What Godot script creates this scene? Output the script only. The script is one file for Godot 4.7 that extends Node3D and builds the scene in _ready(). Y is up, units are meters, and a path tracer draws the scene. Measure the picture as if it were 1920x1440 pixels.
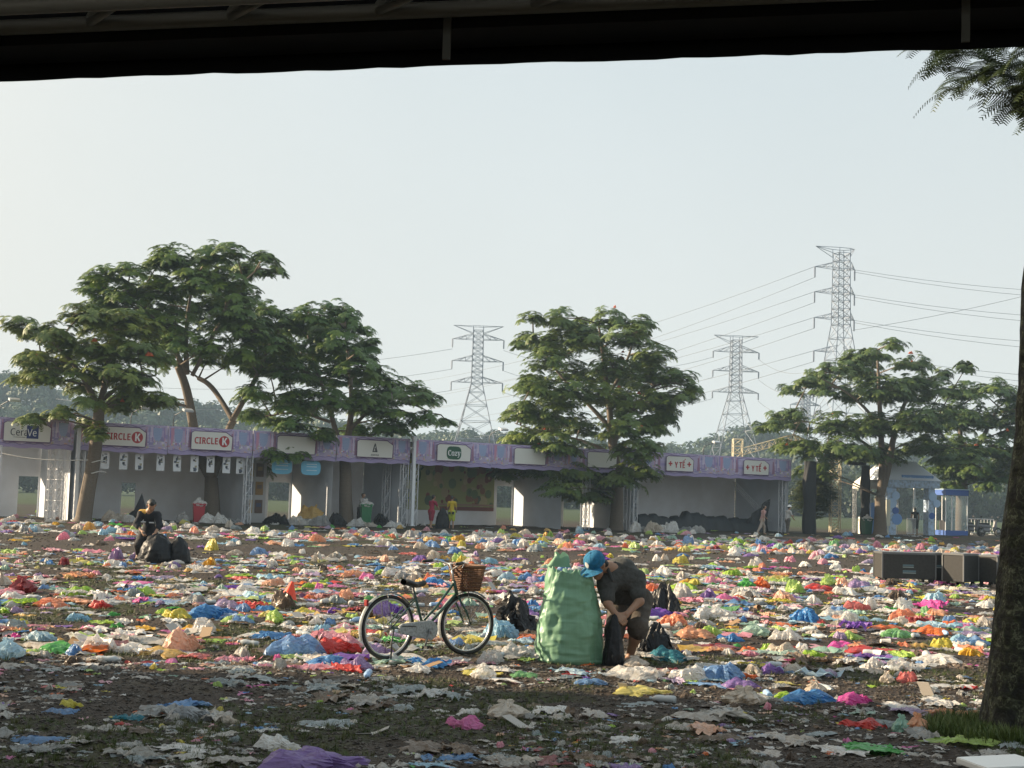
extends Node3D
# A littered festival field after the event: stalls, flame trees, pylons, a bicycle and people gathering plastic.

var rng := RandomNumberGenerator.new()
var names := {}
var mats := {}
var noise_a := FastNoiseLite.new()
var noise_b := FastNoiseLite.new()
var noise_c := FastNoiseLite.new()
var grain_tex: NoiseTexture2D
var crinkle_tex: NoiseTexture2D
var stain_tex: NoiseTexture2D

const TREE_A := {base = Vector3(-17.4, 0, -59.29), limbs = [
	[0, 0, 0.34, 0.12, 1.07, 0.3, 0.32, 2.61, 0.27, 0.42, 4.15, 0.24, 0.43, 4.7, 0.21],
	[0.43, 4.7, 0.15, -0.01, 5.57, 0.12, -0.45, 6.33, 0.09, -1.34, 7.3, 0.05, -2.53, 7.99, 0.03],
	[0.43, 4.7, 0.16, 0.66, 6.14, 0.13, 0.73, 7.47, 0.09, 0.88, 8.36, 0.05],
	[0.5, 5.03, 0.1, 1.34, 5.83, 0.06, 2.53, 6.2, 0.03],
	[-0.21, 6, 0.07, -1.55, 6.29, 0.04, -2.66, 6.37, 0.02],
], crown = [-2.53, 8.04, 0.99, 0.4, -1.63, 7.8, 0.88, 0.44, -0.75, 7.83, 0.99, 0.48, -2.43, 7.04, 0.88, 0.33, -1.58, 6.85, 0.99, 0.44, -2.43, 6.27, 0.77, 0.26, -1.21, 6.08, 0.88, 0.35, 0.21, 8.45, 1.1, 0.55, 1.54, 8.38, 0.99, 0.57, -0.17, 7.33, 0.99, 0.55, 0.93, 7.37, 1.1, 0.61, 2.04, 7.29, 0.88, 0.55, -0.01, 6.34, 0.77, 0.44, 1.2, 6.38, 1.1, 0.48, 2.42, 6.3, 0.88, 0.44, 1.58, 5.51, 0.99, 0.35, 2.9, 5.44, 0.88, 0.31, 0.6, 5.14, 0.66, 0.31, -1.78, 4.48, 0.61, 0.2, -0.35, 4.45, 0.48, 0.22, 0.69, 3.94, 0.35, 0.4, -3.08, 6.03, 0.55, 0.18]}
const TREE_B := {base = Vector3(-13.46, 0, -65.93), limbs = [
	[0, 0, 0.42, -0.06, 1.19, 0.34, -0.14, 2.03, 0.3],
	[-0.14, 2.03, 0.26, -0.73, 3.11, 0.23, -1, 4.57, 0.22, -1.29, 6.15, 0.2, -1.63, 7, 0.17],
	[-0.14, 2.03, 0.24, 0.24, 3.14, 0.2, 0.53, 4.37, 0.18, 0.71, 4.74, 0.17],
	[0.71, 4.74, 0.13, 0.08, 5.63, 0.12, -0.62, 6.42, 0.12, -1.24, 6.7, 0.11],
	[0.71, 4.74, 0.14, 1.2, 5.74, 0.13, 1.8, 7.11, 0.1, 2.12, 8.35, 0.06],
	[-1.49, 6.76, 0.14, -2.36, 8.46, 0.1, -3.61, 9.91, 0.06, -5.37, 10.6, 0.03],
	[-1.49, 6.76, 0.14, -1.71, 8.73, 0.1, -1.68, 10.71, 0.06, -1.25, 11.97, 0.03],
	[-1.24, 6.7, 0.1, -0.36, 8.77, 0.09, 0.29, 10.77, 0.06, 1.46, 12.05, 0.03],
], crown = [-5.63, 10.89, 0.78, 0.44, -5.75, 9.96, 0.73, 0.49, -4.7, 11.06, 0.93, 0.49, -3.64, 11.44, 0.93, 0.49, -2.67, 11.75, 0.88, 0.54, -1.69, 12, 1.12, 0.61, -0.27, 12.24, 1.17, 0.54, 1, 12.46, 0.93, 0.39, 2.14, 12.27, 0.54, 0.22, -4.97, 9.99, 0.98, 0.54, -3.83, 10.27, 1.17, 0.68, -2.29, 10.57, 1.34, 0.73, -0.7, 10.79, 1.34, 0.78, 0.64, 11.08, 0.98, 0.61, -4.43, 9.14, 0.98, 0.49, -3.32, 9.05, 1.17, 0.68, -1.86, 9.22, 1.34, 0.78, -0.27, 9.46, 1.34, 0.78, 1.07, 9.68, 1.17, 0.73, -2.77, 7.83, 1.03, 0.54, -1.18, 8, 1.1, 0.54, 0.4, 8.17, 1.17, 0.63, 1.84, 8.96, 1.22, 0.78, 2.8, 9.61, 0.93, 0.39, 1.65, 7.72, 0.93, 0.59, -3.89, 5.83, 1.1, 0.34, -2.53, 5.5, 0.93, 0.24, 2.61, 8.37, 0.98, 0.59]}
const TREE_C := {base = Vector3(-7.65, 0, -68.74), limbs = [
	[0, 0, 0.36, -0.1, 1.36, 0.31, -0.16, 2.88, 0.28, -0.26, 3.39, 0.26],
	[-0.26, 3.39, 0.17, -0.68, 4.26, 0.14, -1.12, 5.65, 0.11, -1.83, 7.43, 0.07, -2.41, 9.21, 0.04],
	[-0.26, 3.39, 0.19, -0.03, 4.54, 0.16, 0.01, 6.2, 0.12, -0.32, 8.24, 0.07, -0.51, 9.78, 0.04],
	[-0.03, 4.54, 0.1, 1.05, 5.72, 0.08, 2.57, 6.02, 0.05, 3.99, 5.43, 0.02],
	[-0.96, 4.89, 0.08, -2.51, 5.36, 0.06, -4.15, 5.05, 0.03],
	[-0.39, 3.51, 0.07, -1.42, 3.66, 0.05, -2.56, 3.52, 0.03],
], crown = [-3.6, 9.94, 0.89, 0.46, -2.56, 9.77, 1.15, 0.56, -1.41, 9.75, 1.15, 0.56, -0.52, 10.04, 1.02, 0.46, 0.25, 9.8, 0.64, 0.31, -3.03, 8.67, 1.22, 0.71, -1.5, 8.72, 1.4, 0.81, -0.09, 8.76, 1.15, 0.71, 0.89, 8.66, 0.64, 0.46, -4, 7.49, 1.07, 0.61, -2.72, 7.4, 1.32, 0.76, -1.06, 7.45, 1.58, 0.81, 0.59, 7.63, 1.22, 0.71, 1.9, 6.9, 1.22, 0.71, -4.07, 6.2, 1.07, 0.56, -2.53, 5.99, 1.4, 0.71, -0.87, 5.92, 1.58, 0.71, 0.79, 5.97, 1.4, 0.71, 2.32, 5.89, 1.22, 0.61, 3.19, 6.43, 0.97, 0.51, 3.62, 5.29, 0.89, 0.36, 4.33, 5.44, 0.51, 0.23, -4.59, 5.29, 0.81, 0.33, -3.64, 4.94, 0.97, 0.31, -1.98, 4.86, 1.15, 0.46, 0.19, 4.8, 1.07, 0.41, 1.84, 4.98, 1.07, 0.41, -2.43, 3.62, 0.97, 0.41, -3.18, 3.3, 0.71, 0.25, -4.39, 2.96, 0.61, 0.31, -0.93, 4.26, 0.64, 0.36]}
const TREE_D := {base = Vector3(5.73, 0, -76.48), limbs = [
	[0, 0, 0.38, 0.02, 1.49, 0.33, 0.02, 2.76, 0.3, -0.19, 4.03, 0.27, -0.39, 5.44, 0.24],
	[-0.39, 5.44, 0.19, -0.6, 7.14, 0.15, -0.93, 8.84, 0.1, -1.27, 10.83, 0.05],
	[-0.26, 4.59, 0.13, 0.83, 6.61, 0.1, 1.93, 8.07, 0.06, 3.93, 7.79, 0.02],
	[-0.39, 5.44, 0.13, -2.02, 7.09, 0.1, -3.48, 8.47, 0.06, -4.68, 10.44, 0.03],
	[-0.19, 4.03, 0.1, -1.96, 4.82, 0.08, -3.95, 5.04, 0.05, -5.53, 5.56, 0.02],
	[-0.05, 3.18, 0.09, -1.63, 3.13, 0.06, -3.61, 2.93, 0.03],
	[-0.6, 7.14, 0.1, 0.48, 9.17, 0.07, 0.73, 10.89, 0.03],
], crown = [-4.75, 10.9, 0.79, 0.37, -5.18, 10.2, 0.62, 0.28, -3.5, 11.11, 1.13, 0.57, -2.08, 11.38, 1.19, 0.57, -0.43, 11.49, 1.19, 0.57, 0.86, 11.13, 0.85, 0.57, -3.53, 10.13, 1.36, 0.62, -1.68, 10.19, 1.36, 0.74, 0.18, 10.13, 1.36, 0.74, 1.61, 9.63, 1.19, 0.57, -3.92, 8.89, 1.27, 0.68, -2.21, 8.74, 1.47, 0.79, -0.36, 8.63, 1.47, 0.79, 1.49, 8.57, 1.27, 0.68, 2.84, 8.38, 1.02, 0.51, 3.93, 7.79, 0.62, 0.34, -4.6, 7.73, 1.27, 0.68, -3.02, 7.35, 1.47, 0.79, -1.17, 7.18, 1.47, 0.79, 0.67, 7.17, 1.42, 0.79, 2.1, 7.08, 1.02, 0.62, -5.18, 6.28, 1.19, 0.62, -3.69, 5.9, 1.47, 0.79, -1.84, 5.73, 1.42, 0.79, 0.14, 5.68, 1.42, 0.79, 1.84, 5.79, 1.08, 0.68, 2.86, 7.24, 0.79, 0.34, -4.94, 4.73, 1.36, 0.68, -3.23, 4.5, 1.47, 0.79, -1.24, 4.33, 1.42, 0.79, 0.74, 4.34, 1.36, 0.79, 2.07, 4.72, 0.74, 0.51, -5.38, 3.58, 1.08, 0.51, -4.04, 3.29, 1.36, 0.68, -2.2, 3.12, 1.47, 0.68, -0.22, 3.12, 1.19, 0.68, 1.19, 3.36, 0.99, 0.57, -3.03, 2.3, 1.36, 0.45, -1.33, 2.15, 1.19, 0.4, -6.02, 3.06, 0.68, 0.4, 2.4, 6.37, 0.85, 0.51]}
const TREE_E := {base = Vector3(21.64, 0, -84.03), limbs = [
	[0, 0, 0.4, -0.01, 1.17, 0.34, -0.02, 2.26, 0.28],
	[-0.02, 2.26, 0.24, 0.12, 3.81, 0.2, 0, 6.3, 0.16, -0.16, 9.42, 0.1, -0.27, 10.83, 0.04],
	[-0.02, 2.26, 0.26, 0.58, 4.14, 0.22, 1.02, 6.33, 0.16, 2.09, 8.86, 0.08],
	[0.02, 4.43, 0.12, -0.68, 5.19, 0.09, -2.56, 6.22, 0.06, -5.37, 6.6, 0.03],
	[0, 6.3, 0.12, -1.65, 8.12, 0.07, -3.85, 9.15, 0.03],
	[1.02, 6.33, 0.1, 2.74, 6.69, 0.06, 4.15, 5.18, 0.03],
], crown = [-4.78, 8.72, 0.87, 0.44, -3.69, 9.25, 1.18, 0.56, -2.29, 9.73, 1.18, 0.62, -1.3, 10.58, 1.18, 0.5, -0.05, 11, 0.87, 0.4, -0.42, 9.88, 1.62, 0.78, 1.39, 10.16, 1.37, 0.62, 2.96, 9.58, 1.18, 0.56, 4.09, 9.87, 0.62, 0.37, -2.9, 8.65, 1.49, 0.62, -1.03, 8.52, 1.71, 0.75, 1.16, 8.77, 1.71, 0.81, 3.03, 8.64, 1.18, 0.62, -6.62, 6.41, 0.75, 0.37, -5.69, 7, 0.87, 0.4, -4.59, 6.62, 1.24, 0.62, -2.88, 6.68, 1.62, 0.81, -1.01, 6.58, 1.71, 0.87, 1.17, 6.89, 1.71, 0.87, 2.89, 7.01, 1.31, 0.81, -4.73, 5.28, 1.18, 0.56, -2.86, 5.12, 1.49, 0.75, -0.99, 4.96, 1.49, 0.56, 0.88, 5.08, 1.71, 0.75, 2.75, 5.51, 1.49, 0.75, 4.15, 4.87, 1.18, 0.75, -3.78, 4.06, 0.87, 0.37, -2.84, 3.56, 0.81, 0.37]}
const TREE_F := {base = Vector3(28.39, 0, -90.44), limbs = [
	[0, 0, 0.42, -0.01, 1.79, 0.37, 0.01, 3.46, 0.33],
	[0.01, 3.46, 0.24, -0.13, 5.47, 0.18, -0.15, 8.15, 0.08],
	[0.01, 3.46, 0.24, 1.2, 5.84, 0.16, 2.54, 8.23, 0.07],
	[0.01, 3.46, 0.14, -1.13, 4.43, 0.1, -1.98, 5.07, 0.05],
], crown = [-0.16, 8.99, 1.27, 0.74, 1.35, 9.48, 1.21, 0.6, 2.8, 8.98, 1.27, 0.74, 4.05, 8.11, 1.34, 0.94, -0.15, 7.48, 1.61, 0.94, 1.8, 7.47, 1.61, 0.94, 3.55, 6.92, 1.34, 0.94, -0.47, 5.72, 1.61, 0.87, 1.54, 5.72, 1.61, 0.94, 3.22, 5.23, 1.27, 0.94, 0.38, 4.21, 1.54, 0.67, -1.3, 4.49, 1.27, 0.67, 2.28, 4.13, 1.21, 0.67, -0.62, 3.38, 0.8, 0.3, 1.22, 3.5, 1, 0.4]}
# x, z, width, height, colour, form (0 heap, 1 flat, 2 knotted)
const BAGS := [
	-1.07, -8.68, 0.65, 0.15, 14, 0, -1.39, -9.16, 0.27, 0.14, 0, 0, -1.3, -9.11, 0.18, 0.07, 6, 1, -0.25, -10.31, 0.32, 0.12, 15, 0,
	0.04, -10.8, 0.28, 0.14, 19, 2, -0.24, -10.94, 0.24, 0.07, 0, 0, -2.18, -10.19, 0.35, 0.13, 1, 0, -1.91, -10.23, 0.15, 0.09, 19, 0,
	-3.09, -10.5, 0.17, 0.15, 6, 0, -2.78, -9.04, 0.36, 0.05, 12, 1, -3.06, -10.12, 0.22, 0.05, 12, 1, -2.61, -10.09, 0.22, 0.05, 10, 1,
	0.32, -9.07, 0.35, 0.07, 18, 1, -0.31, -9.07, 0.3, 0.06, 12, 1, 1.92, -11.6, 0.32, 0.16, 19, 2, 2.15, -13.22, 0.41, 0.12, 4, 0,
	2.07, -12.61, 0.31, 0.11, 14, 0, 1.2, -12.17, 0.5, 0.09, 6, 0, 0.75, -12.64, 0.28, 0.06, 12, 0, 0.63, -13.16, 0.39, 0.05, 3, 1,
	1.44, -13.46, 0.49, 0.05, 18, 1, 1.64, -14.53, 0.38, 0.18, 10, 0, 1.25, -13.78, 0.22, 0.12, 19, 2, 2.3, -11.75, 0.22, 0.16, 7, 0,
	2.44, -11.72, 0.45, 0.14, 12, 0, 2.83, -11.72, 0.37, 0.13, 15, 0, 2.64, -12.33, 0.16, 0.12, 19, 2, 2.67, -10.7, 0.39, 0.09, 3, 0,
	3.21, -11.29, 0.35, 0.06, 13, 1, 2.86, -10.45, 0.13, 0.14, 9, 2, 2.97, -10.44, 0.16, 0.15, 17, 2, 3.44, -11.18, 0.33, 0.09, 17, 1,
	2.47, -9.66, 0.39, 0.05, 8, 1, 3.11, -9.91, 0.4, 0.05, 7, 1, -4.48, -13.19, 0.25, 0.2, 11, 2, -4.22, -13.86, 0.52, 0.11, 8, 0,
	-3.63, -13.99, 0.4, 0.1, 0, 0, -3.23, -13.85, 0.5, 0.1, 5, 0, -3.27, -14.76, 0.33, 0.08, 6, 0, -2.04, -14.2, 0.56, 0.25, 12, 0,
	-1.61, -14.38, 0.46, 0.18, 3, 0, -2.06, -16.5, 0.27, 0.1, 11, 0, -1.32, -13.12, 0.3, 0.15, 13, 0, -6.98, -20.99, 0.35, 0.28, 18, 2,
	-6.08, -20.69, 0.46, 0.14, 7, 0, -6.21, -18.66, 0.41, 0.1, 7, 1, -5.77, -18.51, 0.49, 0.16, 4, 0, -5.18, -18.67, 0.28, 0.17, 3, 0,
	-5.19, -19.55, 0.19, 0.1, 4, 0, -4.99, -17.01, 0.31, 0.13, 11, 0, -4.74, -17.66, 0.2, 0.09, 8, 0, -4.33, -16.3, 0.16, 0.12, 8, 0,
	-4.24, -17.03, 0.21, 0.08, 4, 0, -5.47, -16.29, 0.3, 0.1, 6, 0, -4.26, -18.18, 0.28, 0.1, 7, 0, -4.74, -19.38, 0.26, 0.08, 7, 0,
	-3.96, -17.55, 0.4, 0.13, 6, 0, -3.58, -17.75, 0.64, 0.2, 12, 0, -3.07, -17.11, 0.33, 0.17, 12, 0, -3.68, -19.27, 0.33, 0.2, 13, 0,
	-3.32, -16.02, 0.42, 0.1, 5, 0, -2.99, -15.33, 0.52, 0.05, 4, 1, -3.22, -25.41, 0.43, 0.16, 7, 0, -3.13, -18.96, 0.36, 0.1, 12, 0,
	-2.57, -18.84, 0.39, 0.13, 6, 0, -2.79, -21.24, 0.48, 0.13, 18, 1, -2.6, -21.91, 0.21, 0.14, 16, 0, -2.2, -18.93, 0.21, 0.12, 14, 0,
	-1.9, -18.24, 0.28, 0.18, 7, 0, -1.83, -16.87, 0.38, 0.11, 16, 0, -1.51, -16.12, 0.49, 0.1, 3, 0, -1.21, -14.26, 0.33, 0.2, 13, 0,
	-1.45, -18.83, 0.39, 0.2, 14, 0, -1.21, -24.92, 0.48, 0.23, 12, 0, -1.07, -18.15, 0.27, 0.19, 8, 0, -0.9, -17.12, 0.23, 0.13, 7, 0,
	-0.49, -15.17, 0.2, 0.13, 12, 0, -0.74, -15.63, 0.17, 0.14, 3, 0, -1.74, -21.03, 0.43, 0.13, 7, 0, 0.37, -19.05, 0.28, 0.15, 14, 0,
	2.17, -19.78, 0.61, 0.19, 14, 0, 2.46, -18.52, 0.26, 0.1, 11, 0, 2.91, -19.97, 0.41, 0.2, 0, 2, 3.55, -23.2, 0.5, 0.18, 15, 0,
	3.84, -23.84, 0.26, 0.22, 4, 0, 3.57, -25.07, 0.57, 0.12, 6, 0, 4.46, -26.86, 0.3, 0.19, 8, 2, 4.74, -26.99, 0.3, 0.21, 4, 2,
	4.15, -27.43, 0.26, 0.16, 15, 0, 4.15, -29.17, 0.49, 0.19, 7, 0, 3.49, -27.5, 0.53, 0.15, 5, 0, 5.56, -29.02, 0.6, 0.18, 7, 0,
	6.54, -29.47, 0.28, 0.27, 7, 2, 5.85, -27.08, 0.62, 0.15, 3, 0, 6.16, -26.21, 0.6, 0.28, 0, 0, 7.04, -28.86, 0.45, 0.23, 13, 0,
	7.5, -27.51, 0.53, 0.11, 16, 1, 4.83, -24.27, 0.32, 0.15, 14, 0, 4.37, -23.29, 0.43, 0.09, 6, 1, 5.1, -22.17, 0.38, 0.2, 12, 0,
	5.57, -22.9, 0.47, 0.18, 3, 0, 4.8, -21.11, 0.44, 0.19, 0, 0, 5.74, -20.99, 0.4, 0.21, 4, 0, 5.01, -19.13, 0.51, 0.1, 4, 0,
	4.87, -17.93, 0.41, 0.16, 8, 0, 4.14, -17.58, 0.4, 0.12, 7, 0, 5.48, -18.54, 0.45, 0.14, 4, 0, 6.34, -20.72, 0.24, 0.21, 12, 0,
	6.44, -20.5, 0.27, 0.08, 15, 0, 6.14, -19.1, 0.44, 0.14, 9, 0, 4.99, -16.6, 0.32, 0.16, 6, 0, 4.58, -16.63, 0.22, 0.13, 4, 0,
	5.54, -17.15, 0.48, 0.15, 12, 0, 4.75, -16.69, 0.26, 0.08, 5, 0, 3.85, -16.31, 0.43, 0.12, 15, 0, 4.01, -15.69, 0.76, 0.1, 3, 0,
	4.5, -15.71, 0.3, 0.05, 16, 1, 3.25, -15.21, 0.26, 0.09, 7, 0, 3.28, -16.87, 0.35, 0.19, 0, 0, 2.96, -15.41, 0.35, 0.14, 19, 0,
	5.04, -15.69, 0.24, 0.13, 5, 0, 2.94, -17.12, 0.33, 0.19, 9, 2, 2.59, -16.66, 0.32, 0.11, 12, 0, 2.21, -16.76, 0.44, 0.17, 17, 0,
	2.62, -15.3, 0.29, 0.1, 4, 0, 2.51, -14.34, 0.33, 0.06, 6, 1, 1.68, -16.95, 0.39, 0.18, 0, 0, 3.71, -13.39, 0.23, 0.11, 3, 0,
	3.51, -13.34, 0.12, 0.11, 19, 2, -0.18, -12.73, 0.21, 0.14, 0, 2, -0.75, -12.96, 0.21, 0.1, 0, 2, 0.2, -12.87, 0.28, 0.07, 8, 0,
	-0.12, -13.75, 0.3, 0.14, 2, 0, 0.13, -14.34, 0.32, 0.17, 2, 0, 0.73, -27.72, 0.31, 0.16, 12, 0, -0.22, -31.13, 0.46, 0.11, 11, 1,
	7.33, -43.29, 0.64, 0.15, 14, 0, -2.27, -50.91, 0.56, 0.16, 3, 0, -1.65, -50.35, 0.67, 0.14, 6, 0, 0.29, -14.1, 0.26, 0.14, 2, 2,
]

# ---------------------------------------------------------------- helpers
func numbered(called: String) -> String:
	var k: int = names.get(called, 0)
	names[called] = k + 1
	return called if k == 0 else "%s_%03d" % [called, k]

func thing(called: String, label: String, category: String, at := Vector3.ZERO, turn := 0.0, group := "") -> Node3D:
	var o := Node3D.new()
	o.name = numbered(called)
	add_child(o)
	o.position = at
	o.rotation.y = turn
	tag(o, label, category, group)
	return o

func tag(o: Node, label: String, category := "", group := "", kind := "") -> void:
	if label != "": o.set_meta("label", label)
	if category != "": o.set_meta("category", category)
	if group != "": o.set_meta("group", group)
	if kind != "": o.set_meta("kind", kind)

func part(called: String, mesh: Mesh, material: Material, parent: Node) -> MeshInstance3D:
	var o := MeshInstance3D.new()
	o.name = called
	o.mesh = mesh
	o.set_surface_override_material(0, material)
	parent.add_child(o, true)
	return o

func single(called: String, mesh: Mesh, material: Material, label: String, category: String, at := Vector3.ZERO, group := "") -> MeshInstance3D:
	var o := MeshInstance3D.new()
	o.name = numbered(called)
	o.mesh = mesh
	o.set_surface_override_material(0, material)
	add_child(o)
	o.position = at
	tag(o, label, category, group)
	return o

func setting(called: String, mesh: Mesh, material: Material, kind := "structure") -> MeshInstance3D:
	var o := MeshInstance3D.new()
	o.name = numbered(called)
	o.mesh = mesh
	o.set_surface_override_material(0, material)
	add_child(o)
	o.set_meta("kind", kind)
	return o

# linear base colour -> material
func lin(r: float, g: float, b: float, rough := 0.8, metal := 0.0) -> StandardMaterial3D:
	var key := "%.3f %.3f %.3f %.2f %.2f" % [r, g, b, rough, metal]
	if mats.has(key): return mats[key]
	var m := StandardMaterial3D.new()
	m.albedo_color = Color(r, g, b).linear_to_srgb()
	m.roughness = rough
	m.metallic = metal
	mats[key] = m
	return m

func worn(r: float, g: float, b: float, rough := 0.8, scale := 1.0, strength := 1.0) -> StandardMaterial3D:
	var m := StandardMaterial3D.new()
	m.albedo_color = Color(r, g, b).linear_to_srgb()
	m.roughness = rough
	m.albedo_texture = grain_tex
	m.uv1_triplanar = true
	m.uv1_scale = Vector3.ONE * scale
	return m

func noise_tex(seed_: int, freq: float, ramp: Array, as_normal := false, kind := FastNoiseLite.TYPE_SIMPLEX_SMOOTH, bump := 6.0, size := 512) -> NoiseTexture2D:
	var n := FastNoiseLite.new()
	n.seed = seed_
	n.noise_type = kind
	n.frequency = freq
	n.fractal_octaves = 5
	n.fractal_gain = 0.55
	var t := NoiseTexture2D.new()
	t.width = size
	t.height = size
	t.seamless = true
	t.noise = n
	t.as_normal_map = as_normal
	t.bump_strength = bump
	if ramp.size() > 0:
		var g := Gradient.new()
		var offs := PackedFloat32Array()
		var cols := PackedColorArray()
		for k in ramp:
			offs.append(k[0])
			cols.append(k[1])
		g.offsets = offs
		g.colors = cols
		t.color_ramp = g
	return t

# collects geometry; quads and triangles are given counter-clockwise as seen from outside
class Geo:
	var v := PackedVector3Array()
	var uv := PackedVector2Array()
	var ix := PackedInt32Array()
	var col := PackedColorArray()
	var flat := true

	func tri(a: Vector3, b: Vector3, c: Vector3) -> void:
		var n := v.size()
		v.append(a); v.append(b); v.append(c)
		uv.append(Vector2(0, 0)); uv.append(Vector2(1, 0)); uv.append(Vector2(1, 1))
		ix.append(n); ix.append(n + 2); ix.append(n + 1)

	func quad(a: Vector3, b: Vector3, c: Vector3, d: Vector3) -> void:
		var n := v.size()
		v.append(a); v.append(b); v.append(c); v.append(d)
		uv.append(Vector2(0, 1)); uv.append(Vector2(1, 1)); uv.append(Vector2(1, 0)); uv.append(Vector2(0, 0))
		ix.append(n); ix.append(n + 2); ix.append(n + 1)
		ix.append(n); ix.append(n + 3); ix.append(n + 2)

	# box with centre c, half sizes h, in the axes of basis
	func box(c: Vector3, h: Vector3, bs := Basis.IDENTITY) -> void:
		var p := []
		for k in 8:
			p.append(c + bs * Vector3(h.x * (1 if k & 1 else -1), h.y * (1 if k & 2 else -1), h.z * (1 if k & 4 else -1)))
		quad(p[4], p[5], p[7], p[6])
		quad(p[1], p[0], p[2], p[3])
		quad(p[5], p[1], p[3], p[7])
		quad(p[0], p[4], p[6], p[2])
		quad(p[6], p[7], p[3], p[2])
		quad(p[0], p[1], p[5], p[4])

	# box from corner to corner
	func bx(x0: float, x1: float, y0: float, y1: float, z0: float, z1: float) -> void:
		box(Vector3((x0 + x1) / 2, (y0 + y1) / 2, (z0 + z1) / 2), Vector3(absf(x1 - x0) / 2, absf(y1 - y0) / 2, absf(z1 - z0) / 2))

	# a box with bevelled edges
	func bevel_box(c: Vector3, h: Vector3, b: float, bs := Basis.IDENTITY) -> void:
		var hs := [h - Vector3(0, b, b), h - Vector3(b, 0, b), h - Vector3(b, b, 0)]
		for k in 3:
			box(c, hs[k], bs)

	func bar(a: Vector3, b: Vector3, w: float, t: float) -> void:
		var y := (b - a).normalized()
		var x := y.cross(Vector3(0.13, 0.2, 1)).normalized()
		box((a + b) / 2, Vector3(w, (b - a).length() / 2, t), Basis(x, y, x.cross(y)))

	func tube(pts: Array, radii: Array, sides := 8, closed := true) -> void:
		var n0 := v.size()
		var up := Vector3(0.31, 0.12, 0.94)
		for i in pts.size():
			var d: Vector3 = (pts[mini(i + 1, pts.size() - 1)] - pts[maxi(i - 1, 0)]).normalized()
			var s := d.cross(up).normalized()
			if s.length() < 0.1: s = d.cross(Vector3.RIGHT).normalized()
			var t := d.cross(s).normalized()
			up = -t if i > 0 and false else up
			for k in sides:
				var a := TAU * k / sides
				v.append(pts[i] + (s * cos(a) + t * sin(a)) * radii[i])
				uv.append(Vector2(float(k) / sides, i))
		for i in pts.size() - 1:
			for k in sides:
				var a := n0 + i * sides + k
				var b := n0 + i * sides + (k + 1) % sides
				ix.append_array([a, b + sides, b, a, a + sides, b + sides])
		if closed:
			for e in [0, pts.size() - 1]:
				var m := v.size()
				v.append(pts[e]); uv.append(Vector2(0.5, 0.5))
				for k in sides:
					var a: int = n0 + e * sides + k
					var b: int = n0 + e * sides + (k + 1) % sides
					if e == 0: ix.append_array([m, a, b])
					else: ix.append_array([m, b, a])

	func rod(a: Vector3, b: Vector3, r: float, sides := 6) -> void:
		tube([a, b], [r, r], sides)

	# profile: [[radius, height], ...] from bottom to top, round the y axis at c
	func lathe(c: Vector3, profile: Array, sides := 16, bs := Basis.IDENTITY) -> void:
		var n0 := v.size()
		for p in profile:
			for k in sides:
				var a := TAU * k / sides
				v.append(c + bs * Vector3(cos(a) * p[0], p[1], -sin(a) * p[0]))
				uv.append(Vector2(float(k) / sides, p[1]))
		for i in profile.size() - 1:
			for k in sides:
				var a := n0 + i * sides + k
				var b := n0 + i * sides + (k + 1) % sides
				ix.append_array([a, b + sides, b, a, a + sides, b + sides])

	# torus round the z axis
	func ring(c: Vector3, big: float, small: float, n := 40, m := 8, squash := 1.0) -> void:
		var n0 := v.size()
		for i in n:
			var a := TAU * i / n
			for k in m:
				var b := TAU * k / m
				v.append(c + Vector3(cos(a) * (big + small * cos(b)), sin(a) * (big + small * cos(b)), small * squash * sin(b)))
				uv.append(Vector2(float(i) / n, float(k) / m))
		for i in n:
			for k in m:
				var a := n0 + i * m + k
				var b := n0 + i * m + (k + 1) % m
				var c2 := n0 + ((i + 1) % n) * m + k
				var d := n0 + ((i + 1) % n) * m + (k + 1) % m
				ix.append_array([a, d, c2, a, b, d])

	# rows x columns of points, smooth
	func grid(p: PackedVector3Array, rows: int, cols: int, wrap := false) -> void:
		var n0 := v.size()
		for i in p.size():
			v.append(p[i])
			uv.append(Vector2(float(i % cols) / (cols - 1), float(i / cols) / (rows - 1)))
		for r in rows - 1:
			for c in (cols if wrap else cols - 1):
				var a := n0 + r * cols + c
				var b := n0 + r * cols + (c + 1) % cols
				ix.append_array([a, b, a + cols, b, b + cols, a + cols])

	func arrays() -> Array:
		var arr := []
		arr.resize(Mesh.ARRAY_MAX)
		arr[Mesh.ARRAY_VERTEX] = v
		arr[Mesh.ARRAY_TEX_UV] = uv
		if col.size() == v.size() and v.size() > 0: arr[Mesh.ARRAY_COLOR] = col
		arr[Mesh.ARRAY_INDEX] = ix
		return arr

	# hard: every face flat; soft: normals shared between faces that share a place
	func hard() -> ArrayMesh:
		return made(-1)

	func soft() -> ArrayMesh:
		return made(0)

	func made(smooth: int) -> ArrayMesh:
		var st := SurfaceTool.new()
		st.begin(Mesh.PRIMITIVE_TRIANGLES)
		st.set_smooth_group(smooth)
		var coloured := col.size() == v.size() and v.size() > 0
		for i in ix:
			st.set_uv(uv[i])
			if coloured: st.set_color(col[i])
			st.add_vertex(v[i])
		st.generate_normals()
		st.index()
		return st.commit()

# ---------------------------------------------------------------- ground
func track(x: float, z: float) -> float:
	# how much a place lies on the wet wheel track that crosses the field
	var d := -z
	var a := 1.0 - clampf(absf(d - (39.0 + x * 0.12)) / 5.5, 0, 1)
	var b := 1.0 - clampf(absf(d - (58.5 + x * 0.5)) / 4.0, 0, 1)
	return smoothstep(0.0, 0.6, maxf(a, b * 0.8))

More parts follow.
